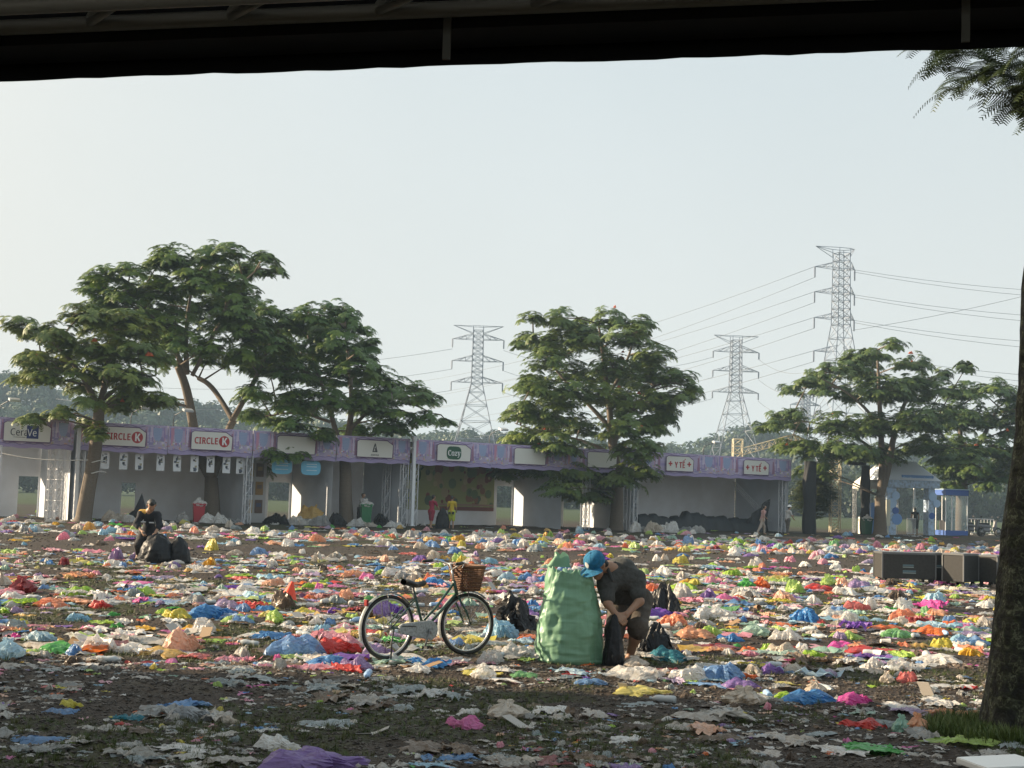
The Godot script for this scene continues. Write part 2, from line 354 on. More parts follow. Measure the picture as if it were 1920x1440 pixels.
func ground_h(x: float, z: float) -> float:
	var d := Vector2(x, z + 30.0).length()
	var fade := 1.0 - smoothstep(60.0, 110.0, d)
	var h := noise_a.get_noise_2d(x * 0.7, z * 0.7) * 0.07
	h += noise_b.get_noise_2d(x * 3.2, z * 3.2) * 0.035
	h += noise_c.get_noise_2d(x, z) * 0.03
	var t := track(x, z)
	if t > 0.0: h += t * (noise_b.get_noise_2d(x * 0.8 + 40, z * 5.0) * 0.06 - 0.03)
	return h * fade

func on(x: float, z: float) -> Vector3:
	return Vector3(x, ground_h(x, z), z)

func make_ground() -> void:
	var xs := PackedFloat32Array()
	var zs := PackedFloat32Array()
	var x := 0.0
	var step := 0.065
	var half: Array = []
	while x < 1500.0:
		half.append(x)
		if x > 5.5: step = minf(step * 1.035, 400.0)
		x += step
	for k in range(half.size() - 1, 0, -1): xs.append(-half[k])
	for h in half: xs.append(h)
	var z := 5.0
	step = 0.055
	var front: Array = []
	while z < 1900.0:
		front.append(-z)
		if z > 15.0: step = minf(step * 1.0125, 400.0)
		z += step
	for k in [300.0, 90.0, 30.0, 12.0, 4.0, 0.0, -3.0]: zs.append(k)
	for f in front: zs.append(f)
	var nx := xs.size()
	var nz := zs.size()
	var g := Geo.new()
	g.v.resize(nx * nz)
	g.uv.resize(nx * nz)
	g.col.resize(nx * nz)
	var mud := Color(0.060, 0.045, 0.034)
	var wet := Color(0.085, 0.070, 0.060)
	var grass := Color(0.052, 0.060, 0.022)
	var dry := Color(0.105, 0.085, 0.062)
	for j in nz:
		var zz := zs[j]
		for i in nx:
			var xx := xs[i]
			var k := j * nx + i
			g.v[k] = Vector3(xx, ground_h(xx, zz), zz)
			g.uv[k] = Vector2(xx, zz)
			var gr := smoothstep(0.02, 0.22, noise_a.get_noise_2d(xx * 2.1 + 90, zz * 2.1) + noise_b.get_noise_2d(xx * 4, zz * 4) * 0.35)
			var dr := smoothstep(0.0, 0.4, noise_b.get_noise_2d(xx * 1.3, zz * 1.3 + 300))
			var c := mud.lerp(dry, dr * 0.6).lerp(grass, gr * 0.75)
			c = c.lerp(wet, track(xx, zz) * 0.8)
			if -zz > 92.0: c = c.lerp(Color(0.07, 0.10, 0.035), smoothstep(92.0, 110.0, -zz))
			g.col[k] = c
	for j in nz - 1:
		for i in nx - 1:
			var a := j * nx + i
			g.ix.append_array([a, a + nx, a + 1, a + 1, a + nx, a + nx + 1])
	var st := SurfaceTool.new()
	st.create_from_arrays(g.arrays())
	st.generate_normals()
	var m := StandardMaterial3D.new()
	m.vertex_color_use_as_albedo = true
	m.albedo_texture = noise_tex(5, 0.03, [[0.0, Color(0.55, 0.52, 0.5)], [0.45, Color(0.82, 0.81, 0.8)], [1.0, Color(1, 1, 1)]])
	m.uv1_triplanar = true
	m.uv1_world_triplanar = true
	m.uv1_scale = Vector3.ONE * 0.9
	m.normal_enabled = true
	m.normal_texture = noise_tex(6, 0.035, [], true, FastNoiseLite.TYPE_SIMPLEX_SMOOTH, 10.0)
	m.normal_scale = 1.0
	m.roughness = 0.72
	m.metallic_specular = 0.3
	setting("ground", st.commit(), m)

# ---------------------------------------------------------------- plastic and litter
# linear base colours of the film
const FILM := [
	["white", Color(0.86, 0.86, 0.85)], ["grey", Color(0.36, 0.38, 0.40)], ["clear", Color(0.70, 0.70, 0.69)], ["red", Color(0.70, 0.055, 0.045)], ["orange", Color(0.82, 0.20, 0.035)],
	["golden", Color(0.76, 0.47, 0.03)], ["yellow", Color(0.74, 0.66, 0.09)], ["lime green", Color(0.42, 0.66, 0.06)], ["green", Color(0.09, 0.46, 0.09)], ["mint", Color(0.36, 0.60, 0.50)],
	["teal", Color(0.03, 0.24, 0.32)], ["pale blue", Color(0.36, 0.62, 0.80)], ["blue", Color(0.07, 0.30, 0.68)], ["lavender", Color(0.44, 0.32, 0.58)], ["purple", Color(0.20, 0.06, 0.48)],
	["magenta", Color(0.78, 0.10, 0.46)], ["pink", Color(0.82, 0.34, 0.46)], ["peach", Color(0.82, 0.44, 0.26)], ["maroon", Color(0.36, 0.05, 0.06)], ["beige", Color(0.68, 0.61, 0.52)],
]
var heaps: Array = []
var flats: Array = []
var knots: Array = []
var film_mats: Array = []
var placed_bags: Array = []

func film(c: Color, rough := 0.3) -> StandardMaterial3D:
	var m := StandardMaterial3D.new()
	m.albedo_color = c.linear_to_srgb()
	m.roughness = rough
	m.albedo_texture = stain_tex
	m.uv1_triplanar = true
	m.uv1_scale = Vector3.ONE * 1.1
	m.normal_enabled = true
	m.normal_texture = crinkle_tex
	m.normal_scale = 0.6
	m.backlight_enabled = true
	m.backlight = Color(0.9, 0.9, 0.9)
	return m

# crumpled film about 1 m across and 1 m high before scaling: creases run as ridges, the sheet falls away from them in planes
func crumple(seed_: int, tall: bool, rings := 14, segs := 38) -> ArrayMesh:
	var n := FastNoiseLite.new()
	n.seed = seed_
	n.frequency = 1.0
	n.fractal_octaves = 3
	var r := RandomNumberGenerator.new()
	r.seed = seed_
	var ph := r.randf() * TAU
	var ridges: Array = []
	for k in (9 if tall else 13):
		var c := Vector2(r.randfn() * 0.17, r.randfn() * 0.12)
		var d := Vector2.from_angle(r.randf() * PI) * r.randf_range(0.05, 0.24)
		ridges.append([c - d, c + d, r.randf_range(0.35, 1.0) if tall else r.randf_range(0.25, 0.8), r.randf_range(0.25, 1.0), r.randf_range(1.4, 3.2) if tall else r.randf_range(1.2, 3.0)])
	var fine: Array = []
	for k in 26:
		var c := Vector2(r.randf_range(-0.45, 0.45), r.randf_range(-0.36, 0.36))
		var d := Vector2.from_angle(r.randf() * PI) * r.randf_range(0.03, 0.12)
		fine.append([c - d, c + d, r.randf_range(0.10, 0.24)])
	var p := PackedVector3Array()
	for i in rings + 1:
		var t := float(i) / rings
		for k in segs:
			var a := TAU * (k + 0.5 * (i % 2) + 0.45 * n.get_noise_2d(k * 7.0, i * 5.0)) / segs
			var edge := 0.40 + 0.11 * sin(2 * a + ph) + 0.22 * n.get_noise_2d(cos(a) * 2.0, sin(a) * 2.0) + 0.02 * sin(7 * a + ph * 3.0)
			var q := Vector2(cos(a) * edge * t, sin(a) * edge * t * 0.8)
			q += Vector2(n.get_noise_2d(q.x * 4 + 9, q.y * 4), n.get_noise_2d(q.x * 4, q.y * 4 + 30)) * 0.07 * t
			var hgt := 0.0
			for l in ridges:
				var ab: Vector2 = l[1] - l[0]
				var u := clampf((q - l[0]).dot(ab) / ab.length_squared(), 0.0, 1.0)
				var dist: float = (q - l[0] - ab * u).length()
				hgt = maxf(hgt, lerpf(l[2], l[2] * l[3], u) - dist * l[4])
			var bump := 0.0
			for l in fine:
				var ab: Vector2 = l[1] - l[0]
				var u := clampf((q - l[0]).dot(ab) / ab.length_squared(), 0.0, 1.0)
				bump = maxf(bump, l[2] - (q - l[0] - ab * u).length() * 1.9)
			hgt += bump * (1.0 if tall else 1.3)
			hgt *= 1.0 - 0.85 * pow(t, 5.0)
			hgt += 0.05 * n.get_noise_2d(q.x * 9, q.y * 9)
			if i == rings: hgt = -0.10
			p.append(Vector3(q.x, maxf(hgt, 0.015 if i < rings else -0.12), q.y))
	var g := Geo.new()
	g.grid(p, rings + 1, segs, true)
	return g.hard()

func heap_mesh(seed_: int) -> ArrayMesh:
	return crumple(seed_, true)

# a torn or flattened bag: an open sheet with creases, notched outline and edges that lift off the ground
func flat_mesh(seed_: int) -> ArrayMesh:
	var n := FastNoiseLite.new()
	n.seed = seed_
	n.frequency = 1.0
	n.fractal_octaves = 3
	var r := RandomNumberGenerator.new()
	r.seed = seed_
	var creases: Array = []
	for k in 22:
		var c := Vector2(r.randf_range(-0.5, 0.5), r.randf_range(-0.4, 0.4))
		var d := Vector2.from_angle(r.randfn() * 0.7) * r.randf_range(0.06, 0.3)
		creases.append([c - d, c + d, r.randf_range(0.15, 0.75), r.randf_range(2.0, 6.0)])
	var rows := 15
	var cols := 22
	var p := PackedVector3Array()
	for j in rows:
		for i in cols:
			var u := i / float(cols - 1) - 0.5
			var v := j / float(rows - 1) - 0.5
			# notch and stretch the outline
			var e := maxf(absf(u), absf(v)) * 2.0
			var pull := 1.0 + e * e * (0.55 * n.get_noise_2d(u * 2.6 + 5, v * 2.6) + 0.22 * n.get_noise_2d(u * 9, v * 9 + 3)) - 0.25 * e * absf(u * v) * 4.0
			var q := Vector2(u * pull, v * 0.62 * pull)
			q += Vector2(n.get_noise_2d(u * 5, v * 5 + 40), n.get_noise_2d(u * 5 + 40, v * 5)) * 0.06
			var hgt := 0.04
			for l in creases:
				var ab: Vector2 = l[1] - l[0]
				var t := clampf((q - l[0]).dot(ab) / ab.length_squared(), 0.0, 1.0)
				hgt = maxf(hgt, l[2] - (q - l[0] - ab * t).length() * l[3])
			hgt += 0.10 * n.get_noise_2d(u * 11, v * 11) + 0.25 * e * e * maxf(0.0, n.get_noise_2d(u * 3, v * 3 + 80))
			p.append(Vector3(q.x, maxf(hgt, 0.01), q.y))
	var g := Geo.new()
	g.grid(p, rows, cols)
	return g.hard()

# a filled bag tied at the top, with two handle ears
func knot_mesh(seed_: int) -> ArrayMesh:
	var n := FastNoiseLite.new()
	n.seed = seed_
	n.noise_type = FastNoiseLite.TYPE_SIMPLEX
	n.fractal_octaves = 3
	n.frequency = 1.0
	var r := RandomNumberGenerator.new()
	r.seed = seed_
	var lean := Vector2(r.randf_range(-0.14, 0.14), r.randf_range(-0.14, 0.14))
	var prof := [[0.36, -0.03], [0.46, 0.06], [0.50, 0.17], [0.49, 0.28], [0.44, 0.38], [0.36, 0.47], [0.27, 0.54], [0.18, 0.60], [0.10, 0.65], [0.05, 0.68]]
	var segs := 34
	var p := PackedVector3Array()
	for i in prof.size():
		var t := float(i) / (prof.size() - 1)
		for k in segs:
			var a := TAU * k / segs
			var pleat := 1.0 + (0.07 + 0.22 * t * t) * sin(7 * a + 3.0 * n.get_noise_2d(t * 2, a)) * (1.0 - absf(2.0 * t - 1.0) * 0.2)
			var rad: float = prof[i][0] * pleat * (1.0 + 0.5 * n.get_noise_3d(cos(a) * 1.4, t * 2.2, sin(a) * 1.4) + 0.22 * n.get_noise_3d(cos(a) * 4.5, t * 6, sin(a) * 4.5))
			p.append(Vector3(cos(a) * rad + lean.x * t, prof[i][1] * (1.0 + 0.08 * n.get_noise_2d(cos(a), sin(a))), sin(a) * rad + lean.y * t))
	var g := Geo.new()
	g.grid(p, prof.size(), segs, true)
	var top := Vector3(lean.x, 0.66, lean.y)
	for s in [-1.0, 1.0]:
		var e := PackedVector3Array()
		var dir := Vector3(s * r.randf_range(0.4, 1.2), r.randf_range(0.3, 1.0), r.randf_range(-0.8, 0.8)).normalized()
		var side := dir.cross(Vector3(0, 0.3, 1)).normalized()
		for i in 5:
			var t := i / 4.0
			var wd := 0.02 + 0.09 * sin(PI * minf(t * 0.8 + 0.08, 1.0))
			for k in 4:
				var u := k / 3.0 * 2.0 - 1.0
				e.append(top + dir * t * 0.24 + side * u * wd + Vector3(0, 0, 0.04 * sin(u * 4 + i)))
		g.grid(e, 5, 4)
	return g.hard()

func bottle_mesh() -> ArrayMesh:
	# lies along x
	var g := Geo.new()
	g.lathe(Vector3.ZERO, [[0.001, -0.11], [0.026, -0.11], [0.031, -0.1], [0.031, -0.045], [0.027, -0.02], [0.031, 0.0], [0.031, 0.045], [0.026, 0.066], [0.012, 0.09], [0.012, 0.1], [0.015, 0.1], [0.015, 0.115], [0.001, 0.115]], 10, Basis(Vector3(0, 1, 0), Vector3(1, 0, 0), Vector3(0, 0, -1)))
	return g.soft()

func cup_mesh() -> ArrayMesh:
	var g := Geo.new()
	g.lathe(Vector3.ZERO, [[0.001, -0.055], [0.026, -0.055], [0.028, -0.05], [0.041, 0.05], [0.044, 0.053], [0.041, 0.056], [0.037, 0.045], [0.025, -0.048], [0.001, -0.048]], 12, Basis(Vector3(0, 1, 0), Vector3(1, 0, 0), Vector3(0, 0, -1)))
	return g.soft()

func scrap_mesh(seed_: int) -> ArrayMesh:
	var n := FastNoiseLite.new()
	n.seed = seed_
	n.frequency = 1.3
	var p := PackedVector3Array()
	for j in 5:
		for i in 6:
			var x := i / 5.0 - 0.5
			var z := j / 4.0 - 0.5
			var k := 1.0 + 0.5 * n.get_noise_2d(x * 3 + 9, z * 3)
			p.append(Vector3(x * k, 0.10 + 0.35 * n.get_noise_2d(x * 2, z * 2 + 4) + 0.12 * n.get_noise_2d(x * 7, z * 7), z * k * 0.7))
	var g := Geo.new()
	g.grid(p, 5, 6)
	return g.soft()

func tuft_mesh(seed_: int) -> ArrayMesh:
	var r := RandomNumberGenerator.new()
	r.seed = seed_
	var g := Geo.new()
	for k in 14:
		var a := r.randf() * TAU
		var o := Vector3(cos(a), 0, sin(a)) * r.randf() * 0.05
		var d := Vector3(cos(a) * r.randf_range(0.01, 0.06), r.randf_range(0.04, 0.09), sin(a) * r.randf_range(0.01, 0.06))
		var s := Vector3(-sin(a + 0.5), 0, cos(a + 0.5)) * 0.004
		g.tri(o - s, o + s, o + d)
	return g.hard()

func clod_mesh(seed_: int) -> ArrayMesh:
	var n := FastNoiseLite.new()
	n.seed = seed_
	n.frequency = 1.2
	var p := PackedVector3Array()
	for i in 6:
		var t := i / 5.0 * PI * 0.75
		for k in 9:
			var a := TAU * k / 9.0
			var d := Vector3(sin(t) * cos(a), cos(t), sin(t) * sin(a))
			p.append(d * (0.5 + 0.4 * n.get_noise_3dv(d * 1.8)) * Vector3(1, 0.6, 1))
	var g := Geo.new()
	g.grid(p, 6, 9, true)
	return g.hard()

# how thickly litter lies at a place, 0 to 1
func litter_at(x: float, z: float) -> float:
	var d := -z
	var f := 0.0
	var clump := noise_a.get_noise_2d(x * 3.0 + 200, z * 2.0) * 0.5 + 0.5
	if d < 11.4: f = 0.16
	elif d < 13.0: f = 0.32
	elif d < 32.0: f = 1.0
	elif d < 36.0 + x * 0.1: f = 0.55
	elif d < 44.0 + x * 0.1: f = 0.13
	elif d < 60.0 + x * 0.2: f = 0.75 if x > -6.0 else 0.4
	elif d < 68.0 + x * 0.35: f = 0.10
	else: f = 0.05
	if d > 17.0 and d < 32.0 and x < -4.0: f *= 0.75
	var drift := noise_b.get_noise_2d(x * 1.1 + 500, z * 2.6) * 0.5 + 0.5
	return f * (0.12 + 1.25 * smoothstep(0.3, 0.72, clump * 0.55 + drift * 0.45))

const LANDMARKS := [["parked bicycle", -0.74, -14.15], ["green woven sack", 0.62, -14.1], ["near mossy trunk", 3.64, -10.4], ["black equipment cases", 9.3, -31.2], ["dark worker's sacks", -7.1, -30.2], ["fallen red cone", -3.0, -20.1]]
const ORDINAL := ["nearest", "second nearest", "third nearest", "fourth nearest", "fifth nearest", "sixth nearest", "seventh nearest", "eighth nearest", "ninth nearest", "tenth nearest", "eleventh nearest", "twelfth nearest", "thirteenth nearest", "fourteenth nearest", "fifteenth nearest", "sixteenth nearest", "seventeenth nearest", "eighteenth nearest", "nineteenth nearest", "twentieth nearest"]

# each thing of a kind is told apart by its look and its rank by distance from the closest landmark
func rank_labels(list: Array, noun: String, how: Dictionary) -> void:
	var sets := {}
	for o in list:
		var best := 0
		var far := 1e9
		for k in LANDMARKS.size():
			var d := Vector2(o.position.x - LANDMARKS[k][1], o.position.z - LANDMARKS[k][2]).length()
			if d < far:
				far = d
				best = k
		var key := "%s|%d" % [o.get_meta("look"), best]
		if not sets.has(key): sets[key] = []
		sets[key].append([far, o])
	for key in sets:
		var a: Array = sets[key]
		a.sort_custom(func(p, q): return p[0] < q[0])
		var bits: PackedStringArray = key.split("|")
		for k in a.size():
			var o: Node3D = a[k][1]
			var word: String = ORDINAL[k] if k < ORDINAL.size() else "%dth nearest" % (k + 1)
			o.set_meta("label", "%s %s %s, %s of its colour to the %s" % [how.get(int(o.get_meta("form")), "crumpled"), bits[0], noun, word, LANDMARKS[int(bits[1])][0]])
			o.remove_meta("look")
			o.remove_meta("form")

func add_bag(x: float, z: float, w: float, h: float, c: int, form: int, turn: float) -> void:
	var set_: Array = [heaps, flats, knots][form]
	var o := MeshInstance3D.new()
	o.name = numbered("plastic_bag")
	o.mesh = set_[rng.randi() % set_.size()]
	o.set_surface_override_material(0, film_mats[c][rng.randi() % 2])
	add_child(o)
	o.position = on(x, z) - Vector3(0, 0.012, 0)
	o.rotation.y = turn
	var k := 1.15 if form != 2 else 1.0
	if form == 0: h = minf(h, w * 0.5)
	o.scale = Vector3(w * k, h * (0.82 if form == 0 else (1.15 if form == 2 else 1.2)), w * k * (0.9 if form == 0 else 1.0))
	tag(o, "", "plastic bag", "plastic bags strewn over the field")
	o.set_meta("look", FILM[c][0])
	o.set_meta("form", form)
	placed_bags.append(o)

func in_the_way(x: float, z: float, r: float) -> bool:
	for q in [[-1.0, -13.8, 0.5], [-0.4, -14.45, 0.45], [-0.75, -14.1, 0.45], [0.62, -14.1, 0.5], [1.15, -14.2, 0.55], [3.64, -10.4, 0.5], [1.36, -15.1, 0.4], [0.1, -17.0, 0.45], [2.25, -20.6, 0.5], [9.3, -31.3, 1.4], [-7.2, -30.4, 0.9], [-7.7, -31, 0.5], [-3.0, -20.1, 0.35]]:
		if Vector2(x - q[0], z - q[1]).length() < q[2] + r: return true
	return false

func make_litter() -> void:
	for k in 9: heaps.append(heap_mesh(100 + k))
	for k in 10: flats.append(flat_mesh(200 + k))
	for k in 5: knots.append(knot_mesh(300 + k))
	for c in FILM:
		var a: Color = c[1]
		var thin := film(a.lerp(Color(0.85, 0.84, 0.82), 0.2), 0.3)
		thin.transparency = BaseMaterial3D.TRANSPARENCY_ALPHA
		thin.albedo_color.a = 0.55 if c[0] == "clear" else 0.8
		film_mats.append([film(a.lerp(Color(0.8, 0.8, 0.8), 0.03)), thin])
	for k in BAGS.size() / 6:
		var o := k * 6
		add_bag(BAGS[o], BAGS[o + 1], BAGS[o + 2], BAGS[o + 3], int(BAGS[o + 4]), int(BAGS[o + 5]), rng.randf_range(-0.35, 0.35))
	# more bags, thickest where the photograph is thickest
	var mix := [0, 0, 0, 0, 0, 0, 0, 0, 0, 2, 2, 2, 2, 2, 19, 19, 19, 16, 16, 16, 17, 17, 3, 7, 6, 12, 4, 4, 5, 6, 7, 7, 8, 9, 11, 11, 12, 12, 13, 14, 15, 1, 18]
	var tries := 0
	while placed_bags.size() < 300 and tries < 20000:
		tries += 1
		var d := rng.randf_range(12.6, 33.0)
		var x := rng.randf_range(-0.37, 0.37) * d
		if rng.randf() > litter_at(x, -d) or in_the_way(x, -d, 0.1): continue
		var w := rng.randf_range(0.2, 0.52)
		add_bag(x, -d, w, w * rng.randf_range(0.14, 0.42), mix[rng.randi() % mix.size()], [0, 0, 0, 1, 1, 1, 1, 1, 2][rng.randi() % 9], rng.randf() * TAU)
	rank_labels(placed_bags, "plastic bag", {0: "crumpled", 1: "flattened", 2: "knotted"})

	# bottles and cups
	var bm := bottle_mesh()
	var cm := cup_mesh()
	var clear := lin(0.42, 0.45, 0.46, 0.2)
	var bluish := lin(0.30, 0.45, 0.66, 0.2)
	var white := lin(0.52, 0.50, 0.47, 0.5)
	var brown := lin(0.30, 0.17, 0.09, 0.6)
	var bottles: Array = []
	var cups: Array = []
	tries = 0
	while bottles.size() + cups.size() < 95 and tries < 20000:
		tries += 1
		var d := rng.randf_range(9.4, 24.0)
		var x := rng.randf_range(-0.36, 0.36) * d
		if rng.randf() > litter_at(x, -d) or in_the_way(x, -d, 0.05): continue
		var is_bottle := bottles.size() < 65 and rng.randf() < 0.7
		var o := MeshInstance3D.new()
		o.name = numbered("plastic_bottle" if is_bottle else "drink_cup")
		o.mesh = bm if is_bottle else cm
		var pick := rng.randf()
		var mm: StandardMaterial3D = (clear if pick < 0.7 else bluish) if is_bottle else (white if pick < 0.75 else brown)
		o.set_surface_override_material(0, mm)
		add_child(o)
		o.position = on(x, -d) + Vector3(0, 0.026 if is_bottle else 0.034, 0)
		o.rotation = Vector3(0, rng.randf() * TAU, rng.randf_range(-0.12, 0.12))
		tag(o, "", "bottle" if is_bottle else "cup", "bottles among the litter" if is_bottle else "drink cups among the litter")
		o.set_meta("look", ("clear" if mm == clear else "bluish") if is_bottle else ("white" if mm == white else "brown"))
		o.set_meta("form", 0)
		(bottles if is_bottle else cups).append(o)
	# folded cartons
	var carton := [worn(0.30, 0.19, 0.10, 0.85, 3.0), worn(0.40, 0.30, 0.20, 0.85, 3.0), worn(0.48, 0.46, 0.43, 0.8, 3.0)]
	var folds: Array = []
	for k in 4:
		var g := Geo.new()
		var a: float = [0.4, 0.7, 0.15, 0.95][k]
		g.box(Vector3(-0.5, 0.05, 0), Vector3(0.5, 0.012, 0.42))
		g.box(Vector3(0.42 * cos(a), 0.05 + 0.42 * sin(a), 0), Vector3(0.42, 0.012, 0.40), Basis(Vector3.BACK, a))
		g.box(Vector3(-0.5, 0.05 + 0.15 * sin(a), 0.46 + 0.15 * cos(a)), Vector3(0.46, 0.012, 0.16), Basis(Vector3.RIGHT, -a))
		folds.append(g.hard())
	var cartons: Array = []
	tries = 0
	while cartons.size() < 34 and tries < 9000:
		tries += 1
		var d := rng.randf_range(9.2, 26.0)
		var x := rng.randf_range(-0.36, 0.36) * d
		if rng.randf() > litter_at(x, -d) * 0.8 or in_the_way(x, -d, 0.1): continue
		var kind := rng.randi() % 3
		var o := MeshInstance3D.new()
		o.name = numbered("folded_carton")
		o.mesh = folds[rng.randi() % 4]
		o.set_surface_override_material(0, carton[kind])
		add_child(o)
		o.position = on(x, -d)
		o.rotation = Vector3(rng.randf_range(-0.1, 0.1), rng.randf() * TAU, rng.randf_range(-0.1, 0.1))
		o.scale = Vector3.ONE * rng.randf_range(0.09, 0.2)
		tag(o, "", "carton", "folded cartons among the litter")
		o.set_meta("look", ["brown", "tan", "grey"][kind])
		o.set_meta("form", 0)
		cartons.append(o)
	rank_labels(cartons, "cardboard carton", {0: "folded"})
	rank_labels(bottles, "plastic bottle", {0: "discarded"})
	rank_labels(cups, "drink cup", {0: "discarded"})

	# the rest, too many to count, as one mass
	var mass := Node3D.new()
	mass.name = "scattered_litter"
	add_child(mass)
	tag(mass, "countless small scraps of coloured film, paper and foam over the mud", "litter", "", "stuff")
	var shapes: Array = [heaps[0], heaps[3], heaps[6], flats[1], flats[4], knots[2], flats[6], flats[8], flats[2], scrap_mesh(1), scrap_mesh(2), scrap_mesh(3)]
	var spots: Array = []
	for s in shapes: spots.append([])
	var fm := film(Color(1, 1, 1))
	fm.vertex_color_use_as_albedo = true
	var dull := [Color(0.55, 0.54, 0.51), Color(0.42, 0.42, 0.41), Color(0.24, 0.18, 0.13), Color(0.62, 0.59, 0.55), Color(0.16, 0.12, 0.09), Color(0.40, 0.46, 0.48)]
	var put := func(x: float, z: float, w: float, flat_share: float, dull_share: float) -> void:
		var flat_one: int = [3, 4, 6, 7, 8][rng.randi() % 5]
		var s: int = flat_one if flat_share > 1.0 else (flat_one if rng.randf() < 0.6 else 9 + rng.randi() % 3) if rng.randf() < flat_share else [0, 1, 2, 0, 1, 2, 4, 7, 8][rng.randi() % 9]
		var hh := w * rng.randf_range(0.22, 0.5)
		if s in [3, 4, 6, 7, 8]: hh = w * rng.randf_range(0.1, 0.26)
		if s >= 9: hh = w * rng.randf_range(0.25, 0.8)
		var bs := Basis(Vector3.UP, rng.randf() * TAU) * Basis.from_scale(Vector3(w, hh, w * rng.randf_range(0.7, 1.2)))
		var c: Color = FILM[mix[rng.randi() % mix.size()]][1]
		c = c.lerp(Color(0.86, 0.84, 0.82), rng.randf() * 0.3)
		if rng.randf() < dull_share: c = dull[rng.randi() % dull.size()]
		spots[s].append([Transform3D(bs, on(x, z) - Vector3(0, 0.006, 0)), c])
	# mid field: small crumples between the bags
	for k in 11500:
		var d := sqrt(rng.randf_range(12.8 * 12.8, 34.0 * 34.0))
		var x := rng.randf_range(-0.42, 0.42) * d
		if rng.randf() < litter_at(x, -d): put.call(x, -d, rng.randf_range(0.06, 0.24) * (1.0 if rng.randf() < 0.7 else 2.0), 0.72, 0.22)
	# far field
	for k in 14500:
		var d := sqrt(rng.randf_range(34.0 * 34.0, 80.0 * 80.0))
		var x := rng.randf_range(-0.42, 0.42) * d
		if rng.randf() < litter_at(x, -d): put.call(x, -d, rng.randf_range(0.14, 0.62), 0.5, 0.12)
	# foreground: trodden film and scraps
	for k in 10500:
		var d := rng.randf_range(8.4, 13.6)
		var x := rng.randf_range(-0.42, 0.42) * d
		if noise_a.get_noise_2d(x * 4.0, d * 4.0 + 77) + rng.randf() * 0.5 > 0.12:
			var wide := rng.randf() < 0.05
			put.call(x, -d, rng.randf_range(0.02, 0.11) * (4.0 if wide else 1.0), 2.0 if wide else 0.9, 0.75)
	for s in shapes.size():
		scatter("film_scraps", shapes[s], fm, spots[s], mass)
	# clods of mud and tufts of grass
	var clods: Array = []
	for k in 38000:
		var d := rng.randf_range(8.2, 15.5) if rng.randf() < 0.7 else rng.randf_range(15.5, 45.0)
		var x := rng.randf_range(-0.42, 0.42) * d
		var w := rng.randf_range(0.008, 0.034) * (1.0 if d < 16.0 else 2.0)
		var c := Color(0.045, 0.036, 0.029).lerp(Color(0.12, 0.1, 0.08), rng.randf() * rng.randf())
		clods.append([Transform3D(Basis(Vector3.UP, rng.randf() * TAU) * Basis.from_scale(Vector3(w * 1.3, w * rng.randf_range(0.7, 1.3), w)), on(x, -d)), c])
	var cl := Node3D.new()
	cl.name = "mud_clods"
	add_child(cl)
	tag(cl, "dark crumbs and clods of churned mud across the field", "mud", "", "stuff")
	var earth := lin(1, 1, 1, 0.8).duplicate() as StandardMaterial3D
	earth.vertex_color_use_as_albedo = true
	scatter("mud_crumbs", clod_mesh(4), earth, clods, cl)
	var tufts: Array = []
	for k in 34000:
		var d := rng.randf_range(8.2, 30.0)
		var x := rng.randf_range(-0.42, 0.42) * d
		var gr := noise_a.get_noise_2d(x * 2.1 + 90, -d * 2.1) + noise_b.get_noise_2d(x * 4, -d * 4) * 0.35
		if gr + rng.randf() * 0.12 - (0.12 if d < 12.8 and x < 2.0 else 0.0) > 0.10:
			var w := rng.randf_range(0.3, 0.75)
			tufts.append([Transform3D(Basis(Vector3.UP, rng.randf() * TAU).scaled(Vector3.ONE * w), on(x, -d) - Vector3(0, 0.005, 0)), Color(0.05, 0.085, 0.015).lerp(Color(0.13, 0.12, 0.04), rng.randf() * 0.7)])
	for k in 900:
		var a := rng.randf() * TAU
		var q := rng.randf_range(0.22, 0.62)
		var x := 3.64 + cos(a) * q
		var z := -10.4 + sin(a) * q
		tufts.append([Transform3D(Basis(Vector3.UP, rng.randf() * TAU).scaled(Vector3.ONE * rng.randf_range(0.8, 1.7)), on(x, z)), Color(0.05, 0.09, 0.015).lerp(Color(0.1, 0.13, 0.03), rng.randf())])
	var tu := Node3D.new()
	tu.name = "grass"
	add_child(tu)
	tag(tu, "short trampled grass left in patches on the mud", "grass", "", "stuff")
	var blade := lin(1, 1, 1, 0.6).duplicate() as StandardMaterial3D
	blade.vertex_color_use_as_albedo = true
	blade.backlight_enabled = true
	blade.backlight = Color(0.4, 0.4, 0.4)
	scatter("grass_tufts", tuft_mesh(3), blade, tufts, tu)

func scatter(called: String, mesh: Mesh, material: Material, spots: Array, parent: Node) -> MultiMeshInstance3D:
	var mm := MultiMesh.new()
	mm.transform_format = MultiMesh.TRANSFORM_3D
	mm.use_colors = true
	mm.mesh = mesh
	mm.instance_count = spots.size()
	for k in spots.size():
		mm.set_instance_transform(k, spots[k][0])
		mm.set_instance_color(k, spots[k][1])
	var o := MultiMeshInstance3D.new()
	o.name = called
	o.multimesh = mm
	o.material_override = material
	parent.add_child(o, true)
	o.set_meta("kind", "stuff")
	return o

# ---------------------------------------------------------------- trees
var rosettes: Array = []
var leaf_mat: StandardMaterial3D
var bark: StandardMaterial3D

